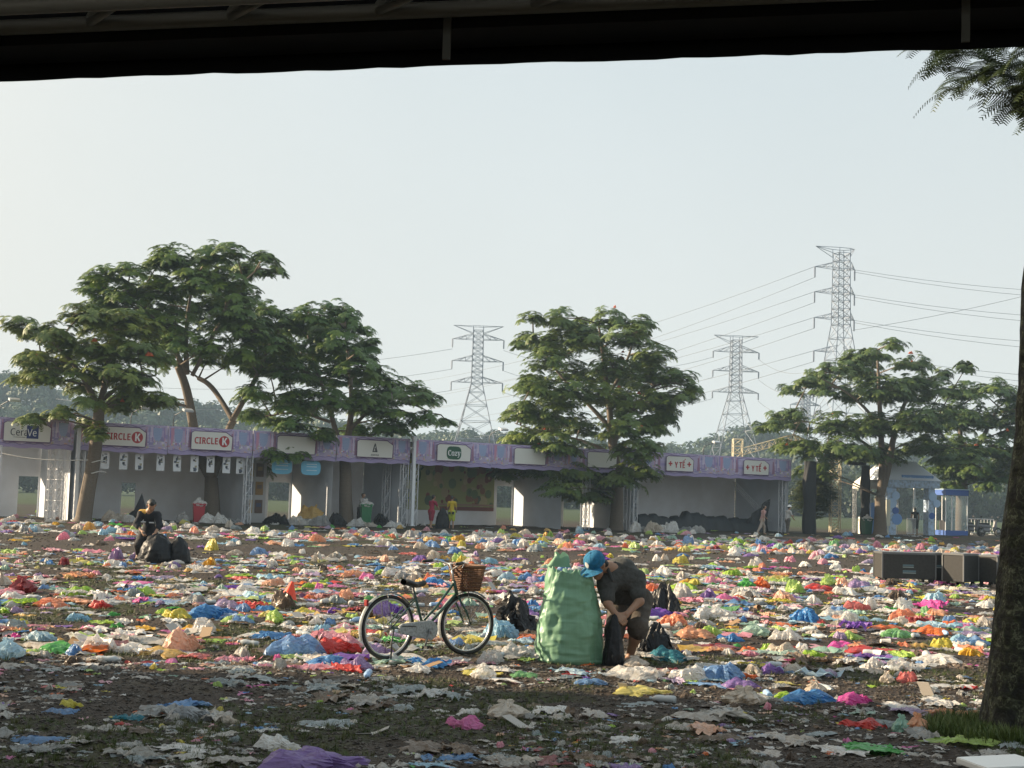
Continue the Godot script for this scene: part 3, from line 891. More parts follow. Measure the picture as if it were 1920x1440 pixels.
# a spray of feathery leaves: n arching leaves, each a row of narrow leaflet blades
func rosette_mesh(seed_: int, n: int, length: float, pairs: int, leaflet: float, width: float) -> ArrayMesh:
	var r := RandomNumberGenerator.new()
	r.seed = seed_
	var g := Geo.new()
	for k in n:
		var a := TAU * (k + r.randf_range(-0.35, 0.35)) / n
		var out := Vector3(cos(a), 0, sin(a))
		var side := Vector3(-sin(a), 0, cos(a))
		var rise := r.randf_range(0.05, 0.55)
		var ll := length * r.randf_range(0.7, 1.1)
		var prev := Vector3.ZERO
		for i in range(1, pairs + 1):
			var t := float(i) / pairs
			var p := out * ll * t * (1.0 - 0.12 * t) + Vector3.UP * (rise * ll * t - 0.5 * ll * t * t)
			var d := (p - prev).normalized()
			var half := leaflet * (0.45 + 0.75 * sin(PI * (0.15 + 0.8 * t)))
			for s in [-1.0, 1.0]:
				var tip: Vector3 = p + side * s * half + d * half * 0.35 - Vector3.UP * half * 0.25
				var w := d * width
				g.quad(p - w, p + w, tip + w * 0.5, tip - w * 0.6)
			prev = p
	return g.hard()

func polyline(flat: Array, wander := 0.0, depth := 0.0) -> Array:
	var pts: Array = []
	var radii: Array = []
	var n := flat.size() / 3
	for i in n:
		var t := float(i) / maxf(1.0, n - 1)
		pts.append(Vector3(flat[i * 3], flat[i * 3 + 1], depth * t + wander * sin(i * 2.1)))
		radii.append(flat[i * 3 + 2])
	# round the corners
	for pass_ in 2:
		var np: Array = [pts[0]]
		var nr: Array = [radii[0]]
		for i in pts.size() - 1:
			np.append(pts[i].lerp(pts[i + 1], 0.28)); nr.append(lerpf(radii[i], radii[i + 1], 0.28))
			np.append(pts[i].lerp(pts[i + 1], 0.72)); nr.append(lerpf(radii[i], radii[i + 1], 0.72))
		np.append(pts[-1]); nr.append(radii[-1])
		pts = np
		radii = nr
	return [pts, radii]

func make_tree(data: Dictionary, label: String, seed_: int, tint: Color, blossoms: int) -> void:
	var r := RandomNumberGenerator.new()
	r.seed = seed_
	var base: Vector3 = data.base
	base.y = ground_h(base.x, base.z) - 0.05
	var t := thing("flame_tree", label, "tree", base, 0.0, "flame trees along the stalls")
	var ends: Array = []
	for k in data.limbs.size():
		var pl := polyline(data.limbs[k], 0.05, 0.0 if k == 0 else r.randf_range(-1.4, 1.4))
		if k == 0:
			pl[1][0] *= 1.35
			pl[1][1] *= 1.12
		var g := Geo.new()
		g.tube(pl[0], pl[1], 10 if k == 0 else 7)
		part("trunk" if k == 0 else "limb", g.soft(), bark, t)
		for p in pl[0].slice(pl[0].size() / 3): ends.append(p)
	# sprays on the upper and outer side of each leaf layer
	var cr: Array = data.crown
	var spots: Array = []
	var reds: Array = []
	var tw := Geo.new()
	var mid := 0.0
	for k in cr.size() / 4: mid += cr[k * 4]
	mid /= cr.size() / 4.0
	var wide := 0.1
	for k in cr.size() / 4: wide = maxf(wide, absf(cr[k * 4] - mid))
	for k in cr.size() / 4:
		var c := Vector3(cr[k * 4], cr[k * 4 + 1] - 0.22, 0)
		var rx: float = cr[k * 4 + 2] * 0.95
		var ry: float = cr[k * 4 + 3] * 1.1
		var room := wide * 0.75 * sqrt(maxf(0.05, 1.0 - pow((c.x - mid) / (wide * 1.15), 2)))
		for layer in (2 if r.randf() < 0.65 else 1):
			var cc := c + Vector3(r.randf_range(-0.2, 0.2), r.randf_range(-0.15, 0.15), (room * r.randf_range(0.2, 1.0)) * (1 if (layer == 0) == (k % 2 == 0) else -1))
			var best := Vector3.ZERO
			var near := 1e9
			for e in ends:
				var dd: float = (e - cc).length() + (1.5 if e.y > cc.y else 0.0)
				if dd < near:
					near = dd
					best = e
			var bend := (best + cc) / 2 + Vector3(0, 0.25, 0) * r.randf()
			tw.tube([best, bend, cc], [0.05, 0.035, 0.018], 5)
			var count := int(rx * ry * 50.0) + 9
			for j in count:
				var u := Vector3(r.randfn(), r.randfn(), r.randfn()).normalized() * pow(r.randf(), 0.4)
				if u.y < -0.35: u.y *= 0.5
				if r.randf() < 0.14: u *= r.randf_range(1.1, 1.5)
				var p := cc + Vector3(u.x * rx, u.y * ry - 0.10 * rx * (u.x * u.x + u.z * u.z), u.z * rx)
				if j % 5 == 0: tw.tube([cc, (cc + p) / 2 + Vector3(0, 0.08, 0), p], [0.016, 0.012, 0.006], 4)
				var tilt := Basis(Vector3(u.z, 0, -u.x).normalized() if absf(u.x) + absf(u.z) > 0.01 else Vector3.RIGHT, minf(0.9, Vector2(u.x, u.z).length() * 0.6) + r.randfn() * 0.15)
				var bs := tilt * Basis(Vector3.UP, r.randf() * TAU).scaled(Vector3.ONE * r.randf_range(0.7, 1.35))
				var col := (tint * 1.25).lerp(Color(tint.r * 2.6, tint.g * 2.0, tint.b * 0.9), r.randf() * r.randf())
				spots.append([Transform3D(bs, p), col])
	for k in blossoms:
		var s: Array = spots[r.randi() % spots.size()]
		reds.append([Transform3D(Basis(Vector3.UP, r.randf() * TAU).scaled(Vector3(0.22, 0.12, 0.22) * r.randf_range(0.8, 1.5)), s[0].origin + Vector3(0, 0.12, -0.1)), Color(0.55, 0.11, 0.03)])
	part("twigs", tw.soft(), bark, t).set_meta("kind", "stuff")
	var half := spots.size() / 2
	scatter("foliage", rosettes[seed_ % 2], leaf_mat, spots.slice(0, half), t)
	scatter("foliage", rosettes[(seed_ + 1) % 2], leaf_mat, spots.slice(half), t)
	if blossoms > 0: scatter("blossom", heaps[1], leaf_mat, reds, t)

func make_trees() -> void:
	rosettes = [rosette_mesh(1, 7, 0.44, 7, 0.085, 0.025), rosette_mesh(2, 8, 0.40, 7, 0.08, 0.023)]
	leaf_mat = StandardMaterial3D.new()
	leaf_mat.vertex_color_use_as_albedo = true
	leaf_mat.roughness = 0.55
	leaf_mat.backlight_enabled = true
	leaf_mat.backlight = Color(0.6, 0.6, 0.45)
	bark = worn(0.19, 0.155, 0.12, 0.9, 1.6)
	bark.normal_enabled = true
	bark.normal_texture = crinkle_tex
	make_tree(TREE_A, "leaning flame tree with a sparse crown at the far left", 11, Color(0.070, 0.106, 0.022), 14)
	make_tree(TREE_B, "tallest flame tree with a trunk forking low into two stems", 12, Color(0.058, 0.104, 0.020), 4)
	make_tree(TREE_C, "broad dense flame tree with low branches left of the steel pylon", 13, Color(0.052, 0.100, 0.020), 3)
	make_tree(TREE_D, "dome shaped flame tree hanging low before the middle stalls", 14, Color(0.060, 0.100, 0.022), 12)
	make_tree(TREE_E, "spreading flame tree with twin stems before the blue booth", 15, Color(0.046, 0.082, 0.022), 6)
	make_tree(TREE_F, "rounded flame tree right of the blue booth", 16, Color(0.045, 0.084, 0.024), 8)
	make_shrub_tree(on(18.6, -88.0), 3.6, "small leafy tree between the black gate pillars")
	make_near_tree()
	make_woods()

func make_shrub_tree(base: Vector3, hgt: float, label: String) -> void:
	var r := RandomNumberGenerator.new()
	r.seed = 77
	var t := thing("small_tree", label, "tree", base)
	var g := Geo.new()
	g.tube([Vector3(0, -0.1, 0), Vector3(0.05, hgt * 0.4, 0), Vector3(0.0, hgt * 0.9, 0)], [0.09, 0.07, 0.03], 7)
	part("trunk", g.soft(), bark, t)
	var spots: Array = []
	for k in 420:
		var u := Vector3(r.randfn(), r.randfn(), r.randfn()).normalized() * pow(r.randf(), 0.5)
		spots.append([Transform3D(Basis(Vector3.UP, r.randf() * TAU), Vector3(u.x * 1.3, hgt * 0.62 + u.y * hgt * 0.42, u.z * 1.2)), Color(0.045, 0.075, 0.02).lerp(Color(0.09, 0.10, 0.02), r.randf())])
	scatter("foliage", rosettes[0], leaf_mat, spots, t)

func make_near_tree() -> void:
	var r := RandomNumberGenerator.new()
	r.seed = 5
	var t := thing("near_tree", "mossy dark trunk of the nearest tree at the right edge", "tree", on(3.70, -10.4) - Vector3(0, 0.08, 0))
	var m := StandardMaterial3D.new()
	m.albedo_texture = noise_tex(21, 0.022, [[0.0, Color(0.06, 0.055, 0.05)], [0.42, Color(0.10, 0.095, 0.07)], [0.5, Color(0.19, 0.21, 0.11)], [0.57, Color(0.11, 0.10, 0.075)], [0.66, Color(0.44, 0.46, 0.36)], [0.71, Color(0.12, 0.11, 0.08)], [1.0, Color(0.40, 0.42, 0.30)]])
	m.uv1_triplanar = true
	m.uv1_scale = Vector3(0.75, 0.5, 0.75)
	m.roughness = 0.92
	m.normal_enabled = true
	m.normal_texture = crinkle_tex
	m.normal_scale = 1.4
	# trunk with buttress flare and lumps
	var path := [[0.11, -0.02, 0.42], [0.06, 0.15, 0.33], [0.04, 0.3, 0.29], [0.05, 0.68, 0.26], [0.07, 1.06, 0.24], [0.08, 1.44, 0.225], [0.12, 1.82, 0.215], [0.16, 2.21, 0.2], [0.17, 2.6, 0.19], [0.17, 3.0, 0.18], [0.18, 3.38, 0.17], [0.24, 3.77, 0.16], [0.3, 4.6, 0.13]]
	var p := PackedVector3Array()
	for i in 60:
		var q := i / 59.0 * (path.size() - 1)
		var k := mini(int(q), path.size() - 2)
		var f := q - k
		var cx := lerpf(path[k][0], path[k + 1][0], f)
		var cy := lerpf(path[k][1], path[k + 1][1], f)
		var rr := lerpf(path[k][2], path[k + 1][2], f)
		for s in 36:
			var a := TAU * s / 36
			var lump := 1.0 + 0.10 * noise_b.get_noise_3d(cos(a) * 9, cy * 7, sin(a) * 9) + 0.05 * noise_b.get_noise_3d(cos(a) * 30, cy * 18, sin(a) * 30) + 0.16 * maxf(0.0, 1.0 - cy * 1.6) * sin(5 * a + 1.0)
			p.append(Vector3(cx + cos(a) * rr * lump, cy, sin(a) * rr * lump))
	var g := Geo.new()
	g.grid(p, 60, 36, true)
	part("trunk", g.soft(), m, t)
	# limbs that reach back over the view, and their hanging sprays
	var limbs := [[Vector3(0.3, 4.5, 0), Vector3(0.5, 5.4, -0.6), Vector3(0.6, 5.75, -1.4), Vector3(0.55, 5.8, -2.2)], [Vector3(0.18, 4.2, 0), Vector3(0.9, 4.9, 0.1), Vector3(1.8, 5.4, 0.3), Vector3(2.6, 5.6, 0.4)], [Vector3(0.1, 4.6, 0), Vector3(0.2, 5.4, 0.4), Vector3(0.5, 6.4, 0.8)]]
	for l in limbs:
		var gl := Geo.new()
		gl.tube(l, [0.085, 0.06, 0.035, 0.02].slice(0, l.size()), 8)
		part("limb", gl.soft(), m, t)
	var spray := rosette_mesh(9, 7, 0.42, 16, 0.062, 0.0065)
	var spots: Array = []
	for k in 60:
		var f := r.randf()
		var c := Vector3(lerpf(-0.15, 1.1, pow(r.randf(), 0.7)), 0, -1.0 - f * 1.4)
		c.y = 5.62 + r.randf_range(-0.12, 0.3) - 0.30 * clampf((c.x - 0.1) / 0.6, 0.0, 1.3)
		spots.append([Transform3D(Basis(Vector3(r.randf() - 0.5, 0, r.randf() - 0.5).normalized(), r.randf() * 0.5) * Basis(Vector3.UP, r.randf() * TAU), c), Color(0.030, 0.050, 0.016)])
	for k in 130:
		var c := Vector3(1.1 + r.randf() * 2.4, 5.4 + r.randf() * 1.3, -1.2 + r.randf() * 2.6)
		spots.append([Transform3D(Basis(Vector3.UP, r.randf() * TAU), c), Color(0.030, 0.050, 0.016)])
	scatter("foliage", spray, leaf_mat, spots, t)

# ---------------------------------------------------------------- far woods and hills
func crown_mesh(seed_: int) -> ArrayMesh:
	var r := RandomNumberGenerator.new()
	r.seed = seed_
	var g := Geo.new()
	var lobes: Array = []
	for k in 14:
		var u := Vector3(r.randfn(), r.randfn() * 0.8, r.randfn()).normalized() * r.randf_range(0.3, 0.75)
		lobes.append([u + Vector3(0, 0.1, 0), r.randf_range(0.25, 0.42)])
	for l in lobes:
		for j in 110:
			var d := Vector3(r.randfn(), r.randfn() + 0.25, r.randfn()).normalized()
			var p: Vector3 = l[0] + d * l[1] * r.randf_range(0.8, 1.05)
			var s := d.cross(Vector3(r.randf() - 0.5, r.randf() - 0.5, r.randf() - 0.5)).normalized() * r.randf_range(0.03, 0.065)
			var q := d.cross(s).normalized() * r.randf_range(0.03, 0.06) - d * 0.02
			g.quad(p - s - q, p + s - q, p + s * 0.6 + q, p - s * 0.7 + q)
	return g.hard()

func make_woods() -> void:
	var r := RandomNumberGenerator.new()
	r.seed = 31
	# a low grassy bank behind the field
	var p := PackedVector3Array()
	for j in 10:
		for i in 80:
			var x := -490.0 + i * 15.0
			var d := 290.0 + j * 35.0
			var hh := smoothstep(0.0, 1.0, j / 6.0) * (10.0 + 7.0 * noise_a.get_noise_2d(x * 0.1, 4.0) + (7.0 if x > 90.0 else 0.0)) + 1.5 * noise_a.get_noise_2d(x, d) * minf(1.0, j)
			p.append(Vector3(x, hh - 0.15, -d))
	var g := Geo.new()
	g.grid(p, 10, 80)
	setting("hill", g.soft(), worn(0.075, 0.12, 0.045, 0.95, 0.2))
	# height of the tree line above the ground, by place across at 130 m
	var tops := [[-62.0, 11.0], [-50.0, 11.6], [-45.0, 11.8], [-42.5, 11.0], [-39.0, 9.9], [-36.0, 10.0], [-33.0, 9.2], [-29.5, 9.7], [-26.5, 9.2], [-23.0, 8.2], [-17.0, 8.6], [-12.0, 7.6], [-4.0, 7.6], [4.0, 7.4], [13.0, 7.2], [17.0, 6.9], [21.5, 9.4], [25.0, 9.2], [27.0, 6.8], [33.0, 7.5], [42.0, 7.4], [60.0, 8.0], [75.0, 8.0]]
	var spots: Array = []
	for row in 4:
		var x := -64.0
		while x < 78.0:
			var top := 8.0
			for k in tops.size() - 1:
				if x >= tops[k][0] and x < tops[k + 1][0]: top = lerpf(tops[k][1], tops[k + 1][1], (x - tops[k][0]) / (tops[k + 1][0] - tops[k][0]))
			var d: float = [210.0, 330.0, 360.0, 400.0][row] + r.randf_range(-8, 8)
			var hgt: float = (1.6 + (top - 1.6) * d / 130.0) * [0.62, 0.86, 1.0, 0.97][row] * r.randf_range(0.9, 1.0)
			var rad := r.randf_range(5.5, 9.0) * (0.6 if row == 0 else 1.0)
			var ry := r.randf_range(0.85, 1.1)
			spots.append([Transform3D(Basis(Vector3.UP, r.randf() * TAU).scaled(Vector3(rad, rad * ry, rad)), Vector3(x * d / 130.0, hgt - rad * ry * 0.95, -d)), Color(0.030, 0.058, 0.030).lerp(Color(0.05, 0.085, 0.035), r.randf())])
			if row < 3:
				spots.append([Transform3D(Basis(Vector3.UP, r.randf() * TAU).scaled(Vector3(rad, rad * 1.1, rad)), Vector3(x * d / 130.0 + r.randf_range(-3, 3), maxf(rad * 0.8, hgt - rad * 2.4), -d + 3.0)), Color(0.034, 0.06, 0.024)])
			x += r.randf_range(1.7, 2.9)
	var w := Node3D.new()
	w.name = "far_woodland"
	add_child(w)
	tag(w, "hazy band of woodland on the rise beyond the stalls", "woodland", "", "stuff")
	var half := spots.size() / 2
	scatter("tree_crowns", crown_mesh(1), leaf_mat, spots.slice(0, half), w)
	scatter("tree_crowns", crown_mesh(2), leaf_mat, spots.slice(half), w)

# ---------------------------------------------------------------- pylons and wires
func lattice(g: Geo, levels: Array, r: float) -> void:
	# levels: [height, half width]; four legs, rings and crossed braces
	for i in levels.size() - 1:
		var a: Array = levels[i]
		var b: Array = levels[i + 1]
		for k in 4:
			var s0 := Vector2(1 if k == 0 or k == 3 else -1, 1 if k < 2 else -1)
			var k1 := (k + 1) % 4
			var s1 := Vector2(1 if k1 == 0 or k1 == 3 else -1, 1 if k1 < 2 else -1)
			var p := Vector3(s0.x * a[1], a[0], s0.y * a[1])
			var q := Vector3(s0.x * b[1], b[0], s0.y * b[1])
			var p1 := Vector3(s1.x * a[1], a[0], s1.y * a[1])
			var q1 := Vector3(s1.x * b[1], b[0], s1.y * b[1])
			g.rod(p, q, r * 1.5, 4)
			g.rod(p, q1, r * 0.8, 3)
			g.rod(p1, q, r * 0.8, 3)
			g.rod(q, q1, r, 3)

func arm(g: Geo, y: float, half: float, reach: float, rise: float, r: float, s: float) -> void:
	var tip := Vector3(s * reach, y, 0)
	for zz in [-half, half]:
		g.rod(Vector3(s * half, y, zz), tip, r, 3)
		g.rod(Vector3(s * half, y + rise, zz), tip, r, 3)
		for k in [0.33, 0.66]:
			var lo := Vector3(s * half, y, zz).lerp(tip, k)
			g.rod(lo, Vector3(s * half, y + rise, zz).lerp(tip, k), r * 0.7, 3)
			g.rod(lo, Vector3(s * half, y + rise, zz).lerp(tip, k - 0.33), r * 0.7, 3)

func pylon(label: String, at: Vector3, turn: float, top: float, waist: float, wh: float, foot: float, arms: Array, reaches: Array, string_drop: float, r: float) -> Node3D:
	var steel := lin(0.20, 0.22, 0.27, 0.6, 0.2)
	var t := thing("electricity_pylon", label, "pylon", at, turn, "steel pylons on the skyline")
	var lv: Array = []
	for k in 7:
		var f := 1.0 - pow(1.0 - k / 7.0, 1.35)
		lv.append([waist * f, lerpf(foot, wh, f)])
	var n := 9
	for k in n + 1: lv.append([lerpf(waist, top, float(k) / n), wh * lerpf(1.0, 0.88, float(k) / n)])
	var g := Geo.new()
	lattice(g, lv, r)
	part("tower", g.hard(), steel, t)
	for y in arms:
		for s in [-1.0, 1.0]:
			var reach: float = reaches[0] if s < 0.0 else reaches[1]
			var ga := Geo.new()
			arm(ga, y, wh, reach, 1.1, r, s)
			part("cross_arm", ga.hard(), steel, t)
			var gi := Geo.new()
			gi.tube([Vector3(s * reach, y, 0), Vector3(s * reach, y - string_drop, 0)], [0.14, 0.14], 5)
			part("insulator", gi.hard(), steel, t)
	for s in [-1.0, 1.0]:
		var reach: float = reaches[0] if s < 0.0 else reaches[1]
		var ga := Geo.new()
		for zz in [-wh, wh]:
			var tip := Vector3(s * reach * 0.97, top + 0.9, 0)
			ga.rod(Vector3(s * wh * 0.9, top + 0.8, zz), tip, r, 3)
			ga.rod(Vector3(s * wh * 0.9, top - 0.6, zz), tip, r, 3)
			ga.rod(Vector3(s * wh * 0.9, top + 0.8, zz), Vector3(s * wh * 0.9, top - 0.6, zz), r, 3)
			ga.rod(Vector3(0, top + 0.8, zz), Vector3(s * wh * 0.9, top + 0.8, zz), r, 3)
		part("earth_arm", ga.hard(), steel, t)
	return t

func wire(a: Vector3, b: Vector3, sag: float, label: String, r := 0.035) -> void:
	var pts: Array = []
	var rr: Array = []
	for k in 17:
		var t := k / 16.0
		pts.append(a.lerp(b, t) - Vector3(0, 4.0 * sag * t * (1.0 - t), 0) - a)
		rr.append(r)
	var g := Geo.new()
	g.tube(pts, rr, 4)
	single("power_line", g.soft(), lin(0.16, 0.17, 0.19, 0.6), label, "power line", a, "overhead power lines")

func make_pylons() -> void:
	var z0 := Vector3(0, 0, 0)
	# the middle pair carry three pairs of arms, the right one four
	pylon("steel lattice pylon standing between the third and fourth flame trees", Vector3(-6.9, 0, -282.0), 0.0, 33.9, 23.4, 1.1, 6.6, [32.1, 27.8, 23.6], [5.05, 5.05], 1.7, 0.058)
	pylon("steel lattice pylon between the dome shaped tree and the tallest pylon", Vector3(43.9, 0, -282.0), 0.1, 33.5, 23.2, 1.05, 6.4, [31.2, 27.4, 23.2], [4.6, 4.6], 1.3, 0.058)
	pylon("tallest steel lattice pylon rising behind the spreading flame tree", Vector3(56.9, 0, -249.0), 0.3, 45.6, 33.0, 1.2, 5.5, [42.9, 38.5, 34.0, 28.2, 21.4], [5.2, 2.6], 1.9, 0.062)
	pylon("tiny distant pylon just left of the tallest pylon's foot", Vector3(88.0, 0, -430.0), 0.3, 34.0, 24.0, 1.1, 5.0, [31.4, 27.4, 23.2], [5.0, 5.0], 1.4, 0.11)
	var ord := ["upper", "middle", "lower", "lowest"]
	for k in 4:
		var y: float = [42.9, 38.5, 34.0, 28.2][k]
		var tip_l := Vector3(56.9 - 5.2 * cos(0.3), y, -249.0 + 5.2 * sin(0.3))
		var tip_r := Vector3(56.9 + 2.6 * cos(0.3), y, -249.0 - 2.6 * sin(0.3))
		wire(tip_l, Vector3(-60.0, y - 13.0 + k * 1.5, -420.0), 5.0, "%s wire leading left from the front arm of the tallest pylon" % ord[k])
		wire(tip_l + Vector3(0, -1.9, 0), Vector3(-50.0, y - 16.0 + k * 1.5, -425.0), 5.0, "%s lower wire leading left from the front arm of the tallest pylon" % ord[k])
		wire(tip_r + Vector3(0, -0.4, 0), Vector3(150.0, y - 3.5, -225.0), 4.0, "%s lower wire leading right from the tallest pylon" % ord[k])
		wire(tip_r, Vector3(150.0, y - 1.0, -235.0), 3.5, "%s wire leading right from the rear arm of the tallest pylon" % ord[k])
	for k in 3:
		var y: float = [30.1, 26.1, 21.9][k]
		wire(Vector3(-1.85, y, -282.0), Vector3(39.3, y - 0.1, -281.6), 3.4, "%s wire hung between the two smaller pylons" % ord[k])
		wire(Vector3(48.45, y - 0.2, -282.4), Vector3(56.0, y - 3.0, -251.0), 2.6, "%s wire drooping between middle pylon and tallest pylon" % ord[k])
		wire(Vector3(-11.9, y, -282.0), Vector3(-95.0, y - 3.0, -300.0), 3.0, "%s wire leading left from the left pylon" % ord[k])
	wire(Vector3(59.0, 32.2, -249.5), Vector3(125.0, 51.0, -232.0), 2.0, "single wire rising to the right across the others")

# ---------------------------------------------------------------- stalls
# The row starts at ROW, runs along local +x and faces local +z; heights in metres.
const ROW := Vector3(-18.26, 0, -60.7)
const ROW_TURN := 0.5784
const TOP := 4.19
const LOW := 2.97
const DEEP := 4.7
var cloth_wall: StandardMaterial3D
var alu: StandardMaterial3D
var banner_mat: StandardMaterial3D

func row_at(s: float, forward := 0.0) -> Vector3:
	return ROW + Basis(Vector3.UP, ROW_TURN) * Vector3(s, 0, forward)

func text_mesh(words: String, size: float, bold := true, face := "Droid Sans") -> TextMesh:
	var f := SystemFont.new()
	f.font_names = PackedStringArray([face])
	f.font_weight = 700 if bold else 400
	var t := TextMesh.new()
	t.font = f
	t.text = words
	t.font_size = 64
	t.pixel_size = size / 64.0
	t.depth = 0.012
	t.curve_step = 2.0
	return t

func text(called: String, words: String, size: float, m: Material, parent: Node, at: Vector3, bold := true, squeeze := 1.0, face := "Droid Sans") -> MeshInstance3D:
	var o := part(called, text_mesh(words, size, bold, face), m, parent)
	o.position = at
	o.scale.x = squeeze
	return o

# the printed banner cloth: purple city shapes, ribbons and a blue shield
func banner_image() -> ImageTexture:
	var r := RandomNumberGenerator.new()
	r.seed = 8
	var im := Image.create(512, 160, false, Image.FORMAT_RGB8)
	im.fill(Color(0.62, 0.55, 0.70))
	for k in 90:
		var c := [Color(0.47, 0.40, 0.66), Color(0.70, 0.64, 0.80), Color(0.62, 0.52, 0.72), Color(0.42, 0.38, 0.62)][r.randi() % 4] as Color
		im.fill_rect(Rect2i(r.randi() % 512, r.randi() % 150, r.randi_range(8, 50), r.randi_range(4, 26)), c)
	for side in [[0, 130], [382, 512]]:
		for k in 15:
			var x := r.randi_range(side[0], side[1])
			var c := [Color(0.83, 0.74, 0.84), Color(0.72, 0.38, 0.52), Color(0.44, 0.32, 0.60), Color(0.86, 0.82, 0.88), Color(0.40, 0.36, 0.66)][r.randi() % 5] as Color
			im.fill_rect(Rect2i(x, 10, r.randi_range(3, 8), r.randi_range(40, 100)), c)
	for cx in [60, 452]:
		for y in range(14, 92):
			var w := int(26.0 * sqrt(maxf(0.0, 1.0 - pow((y - 30) / 64.0, 2)))) if y > 30 else 26
			im.fill_rect(Rect2i(cx - w, y, w * 2, 1), Color(0.42, 0.52, 0.72) if y % 9 > 1 else Color(0.52, 0.62, 0.78))
	for k in 46:
		var x := r.randi_range(0, 130) if k % 2 == 0 else r.randi_range(380, 506)
		im.fill_rect(Rect2i(x, r.randi_range(88, 126), r.randi_range(4, 12), r.randi_range(4, 14)), [Color(0.80, 0.56, 0.42), Color(0.60, 0.62, 0.44), Color(0.66, 0.30, 0.34), Color(0.84, 0.80, 0.86)][r.randi() % 4])
	for x in 512:
		var y := 138 + int(5.0 * sin(x * 0.09))
		im.fill_rect(Rect2i(x, y, 1, 160 - y), Color(0.52, 0.45, 0.68))
		im.fill_rect(Rect2i(x, y - 3, 1, 4), Color(0.30, 0.22, 0.48))
		im.fill_rect(Rect2i(x, 0, 1, 6), Color(0.66, 0.58, 0.78))
	for x in range(130, 382):
		var y := 18 + int(6.0 * sin(x * 0.06)) 
		im.fill_rect(Rect2i(x, y - 10, 1, 5), Color(0.32, 0.22, 0.46))
	for y in range(26, 118):
		for s in [-1, 1]:
			var w := 10 + int((y - 26) * 0.12)
			im.fill_rect(Rect2i(256 + s * 128 - w / 2, y, w, 1), Color(0.46, 0.22, 0.36))
	for y in 160:
		for x in 512: im.set_pixel(x, y, im.get_pixel(x, y).lerp(Color(0.82, 0.80, 0.85), 0.42))
	return ImageTexture.create_from_image(im)

func truss(hgt: float, half := 0.14, r := 0.024) -> ArrayMesh:
	var g := Geo.new()
	var n := int(hgt / 0.42)
	for k in 4:
		var p := Vector3(half if k == 0 or k == 3 else -half, 0, half if k < 2 else -half)
		g.rod(p, p + Vector3(0, hgt, 0), r, 6)
		var k1 := (k + 1) % 4
		var q := Vector3(half if k1 == 0 or k1 == 3 else -half, 0, half if k1 < 2 else -half)
		for i in n:
			var a := hgt * i / n
			var b := hgt * (i + 1) / n
			g.rod((p if i % 2 == 0 else q) + Vector3(0, a, 0), (q if i % 2 == 0 else p) + Vector3(0, b, 0), r * 0.6, 4)
			g.rod(p + Vector3(0, b, 0), q + Vector3(0, b, 0), r * 0.6, 4)
	return g.hard()

# a thin upright wall in local axes, cut by openings [from, to, top] along its length
func wall_mesh(length: float, hgt: float, openings: Array) -> ArrayMesh:
	# thin cloth that lets some light through
	var g := Geo.new()
	var x := 0.0
	for o in openings:
		if o[0] > x: g.quad(Vector3(x, 0, 0), Vector3(o[0], 0, 0), Vector3(o[0], hgt, 0), Vector3(x, hgt, 0))
		g.quad(Vector3(o[0], o[2], 0), Vector3(o[1], o[2], 0), Vector3(o[1], hgt, 0), Vector3(o[0], hgt, 0))
		x = o[1]
	if x < length: g.quad(Vector3(x, 0, 0), Vector3(length, 0, 0), Vector3(length, hgt, 0), Vector3(x, hgt, 0))
	return g.hard()

# from s0 to s1 along the row; openings are in the back wall
func stall(label: String, s0: float, s1: float, openings: Array, left_wall: bool, right_wall: bool, signs: Array) -> Node3D:
	var t := thing("festival_stall", label, "stall", row_at(s0), ROW_TURN, "white festival stalls in a row")
	var w := s1 - s0
	var bw := part("back_wall", wall_mesh(w - 0.04, TOP - 0.25, openings), cloth_wall, t)
	bw.position = Vector3(0.02, -0.08, -DEEP)
	if right_wall:
		var pw := part("side_wall", wall_mesh(DEEP - 0.2, TOP - 0.25, []), cloth_wall, t)
		pw.rotation.y = PI / 2
		pw.position = Vector3(w - 0.03, -0.08, -0.15)
	if left_wall:
		var pw := part("side_wall", wall_mesh(DEEP - 0.2, TOP - 0.25, []), cloth_wall, t)
		pw.rotation.y = PI / 2
		pw.position = Vector3(0.08, -0.08, -0.15)
	var g := Geo.new()
	g.quad(Vector3(0, TOP - 0.12, -0.06), Vector3(w, TOP - 0.12, -0.06), Vector3(w, TOP - 0.2, -DEEP - 0.2), Vector3(0, TOP - 0.2, -DEEP - 0.2))
	g.quad(Vector3(0, TOP - 0.15, -0.06), Vector3(0, TOP - 0.23, -DEEP - 0.2), Vector3(w, TOP - 0.23, -DEEP - 0.2), Vector3(w, TOP - 0.15, -0.06))
	part("roof", g.hard(), cloth_wall, t)
	for k in signs.size():
		var u := w / signs.size()
		var f := Geo.new()
		var x0 := u * k + 0.01
		var x1 := u * (k + 1) - 0.01
		# the cloth bellies slightly
		var p := PackedVector3Array()
		for j in 7:
			for i in 15:
				var x := lerpf(x0, x1, i / 14.0)
				var y := lerpf(TOP, LOW + 0.03 * sin(i * 1.7 + k), j / 6.0)
				p.append(Vector3(x, y, 0.02 + 0.03 * noise_b.get_noise_2d(x * 9 + s0 * 50, y * 12) + 0.03 * sin(PI * j / 6.0)))
		f.grid(p, 7, 15)
		part("banner", f.soft(), banner_mat, t)
		var bk := Geo.new()
		bk.bx(x0, x1, LOW + 0.06, TOP - 0.02, -0.05, -0.03)
		part("banner_frame", bk.hard(), alu, t)
		sign_board(t, signs[k], (x0 + x1) / 2)
	return t

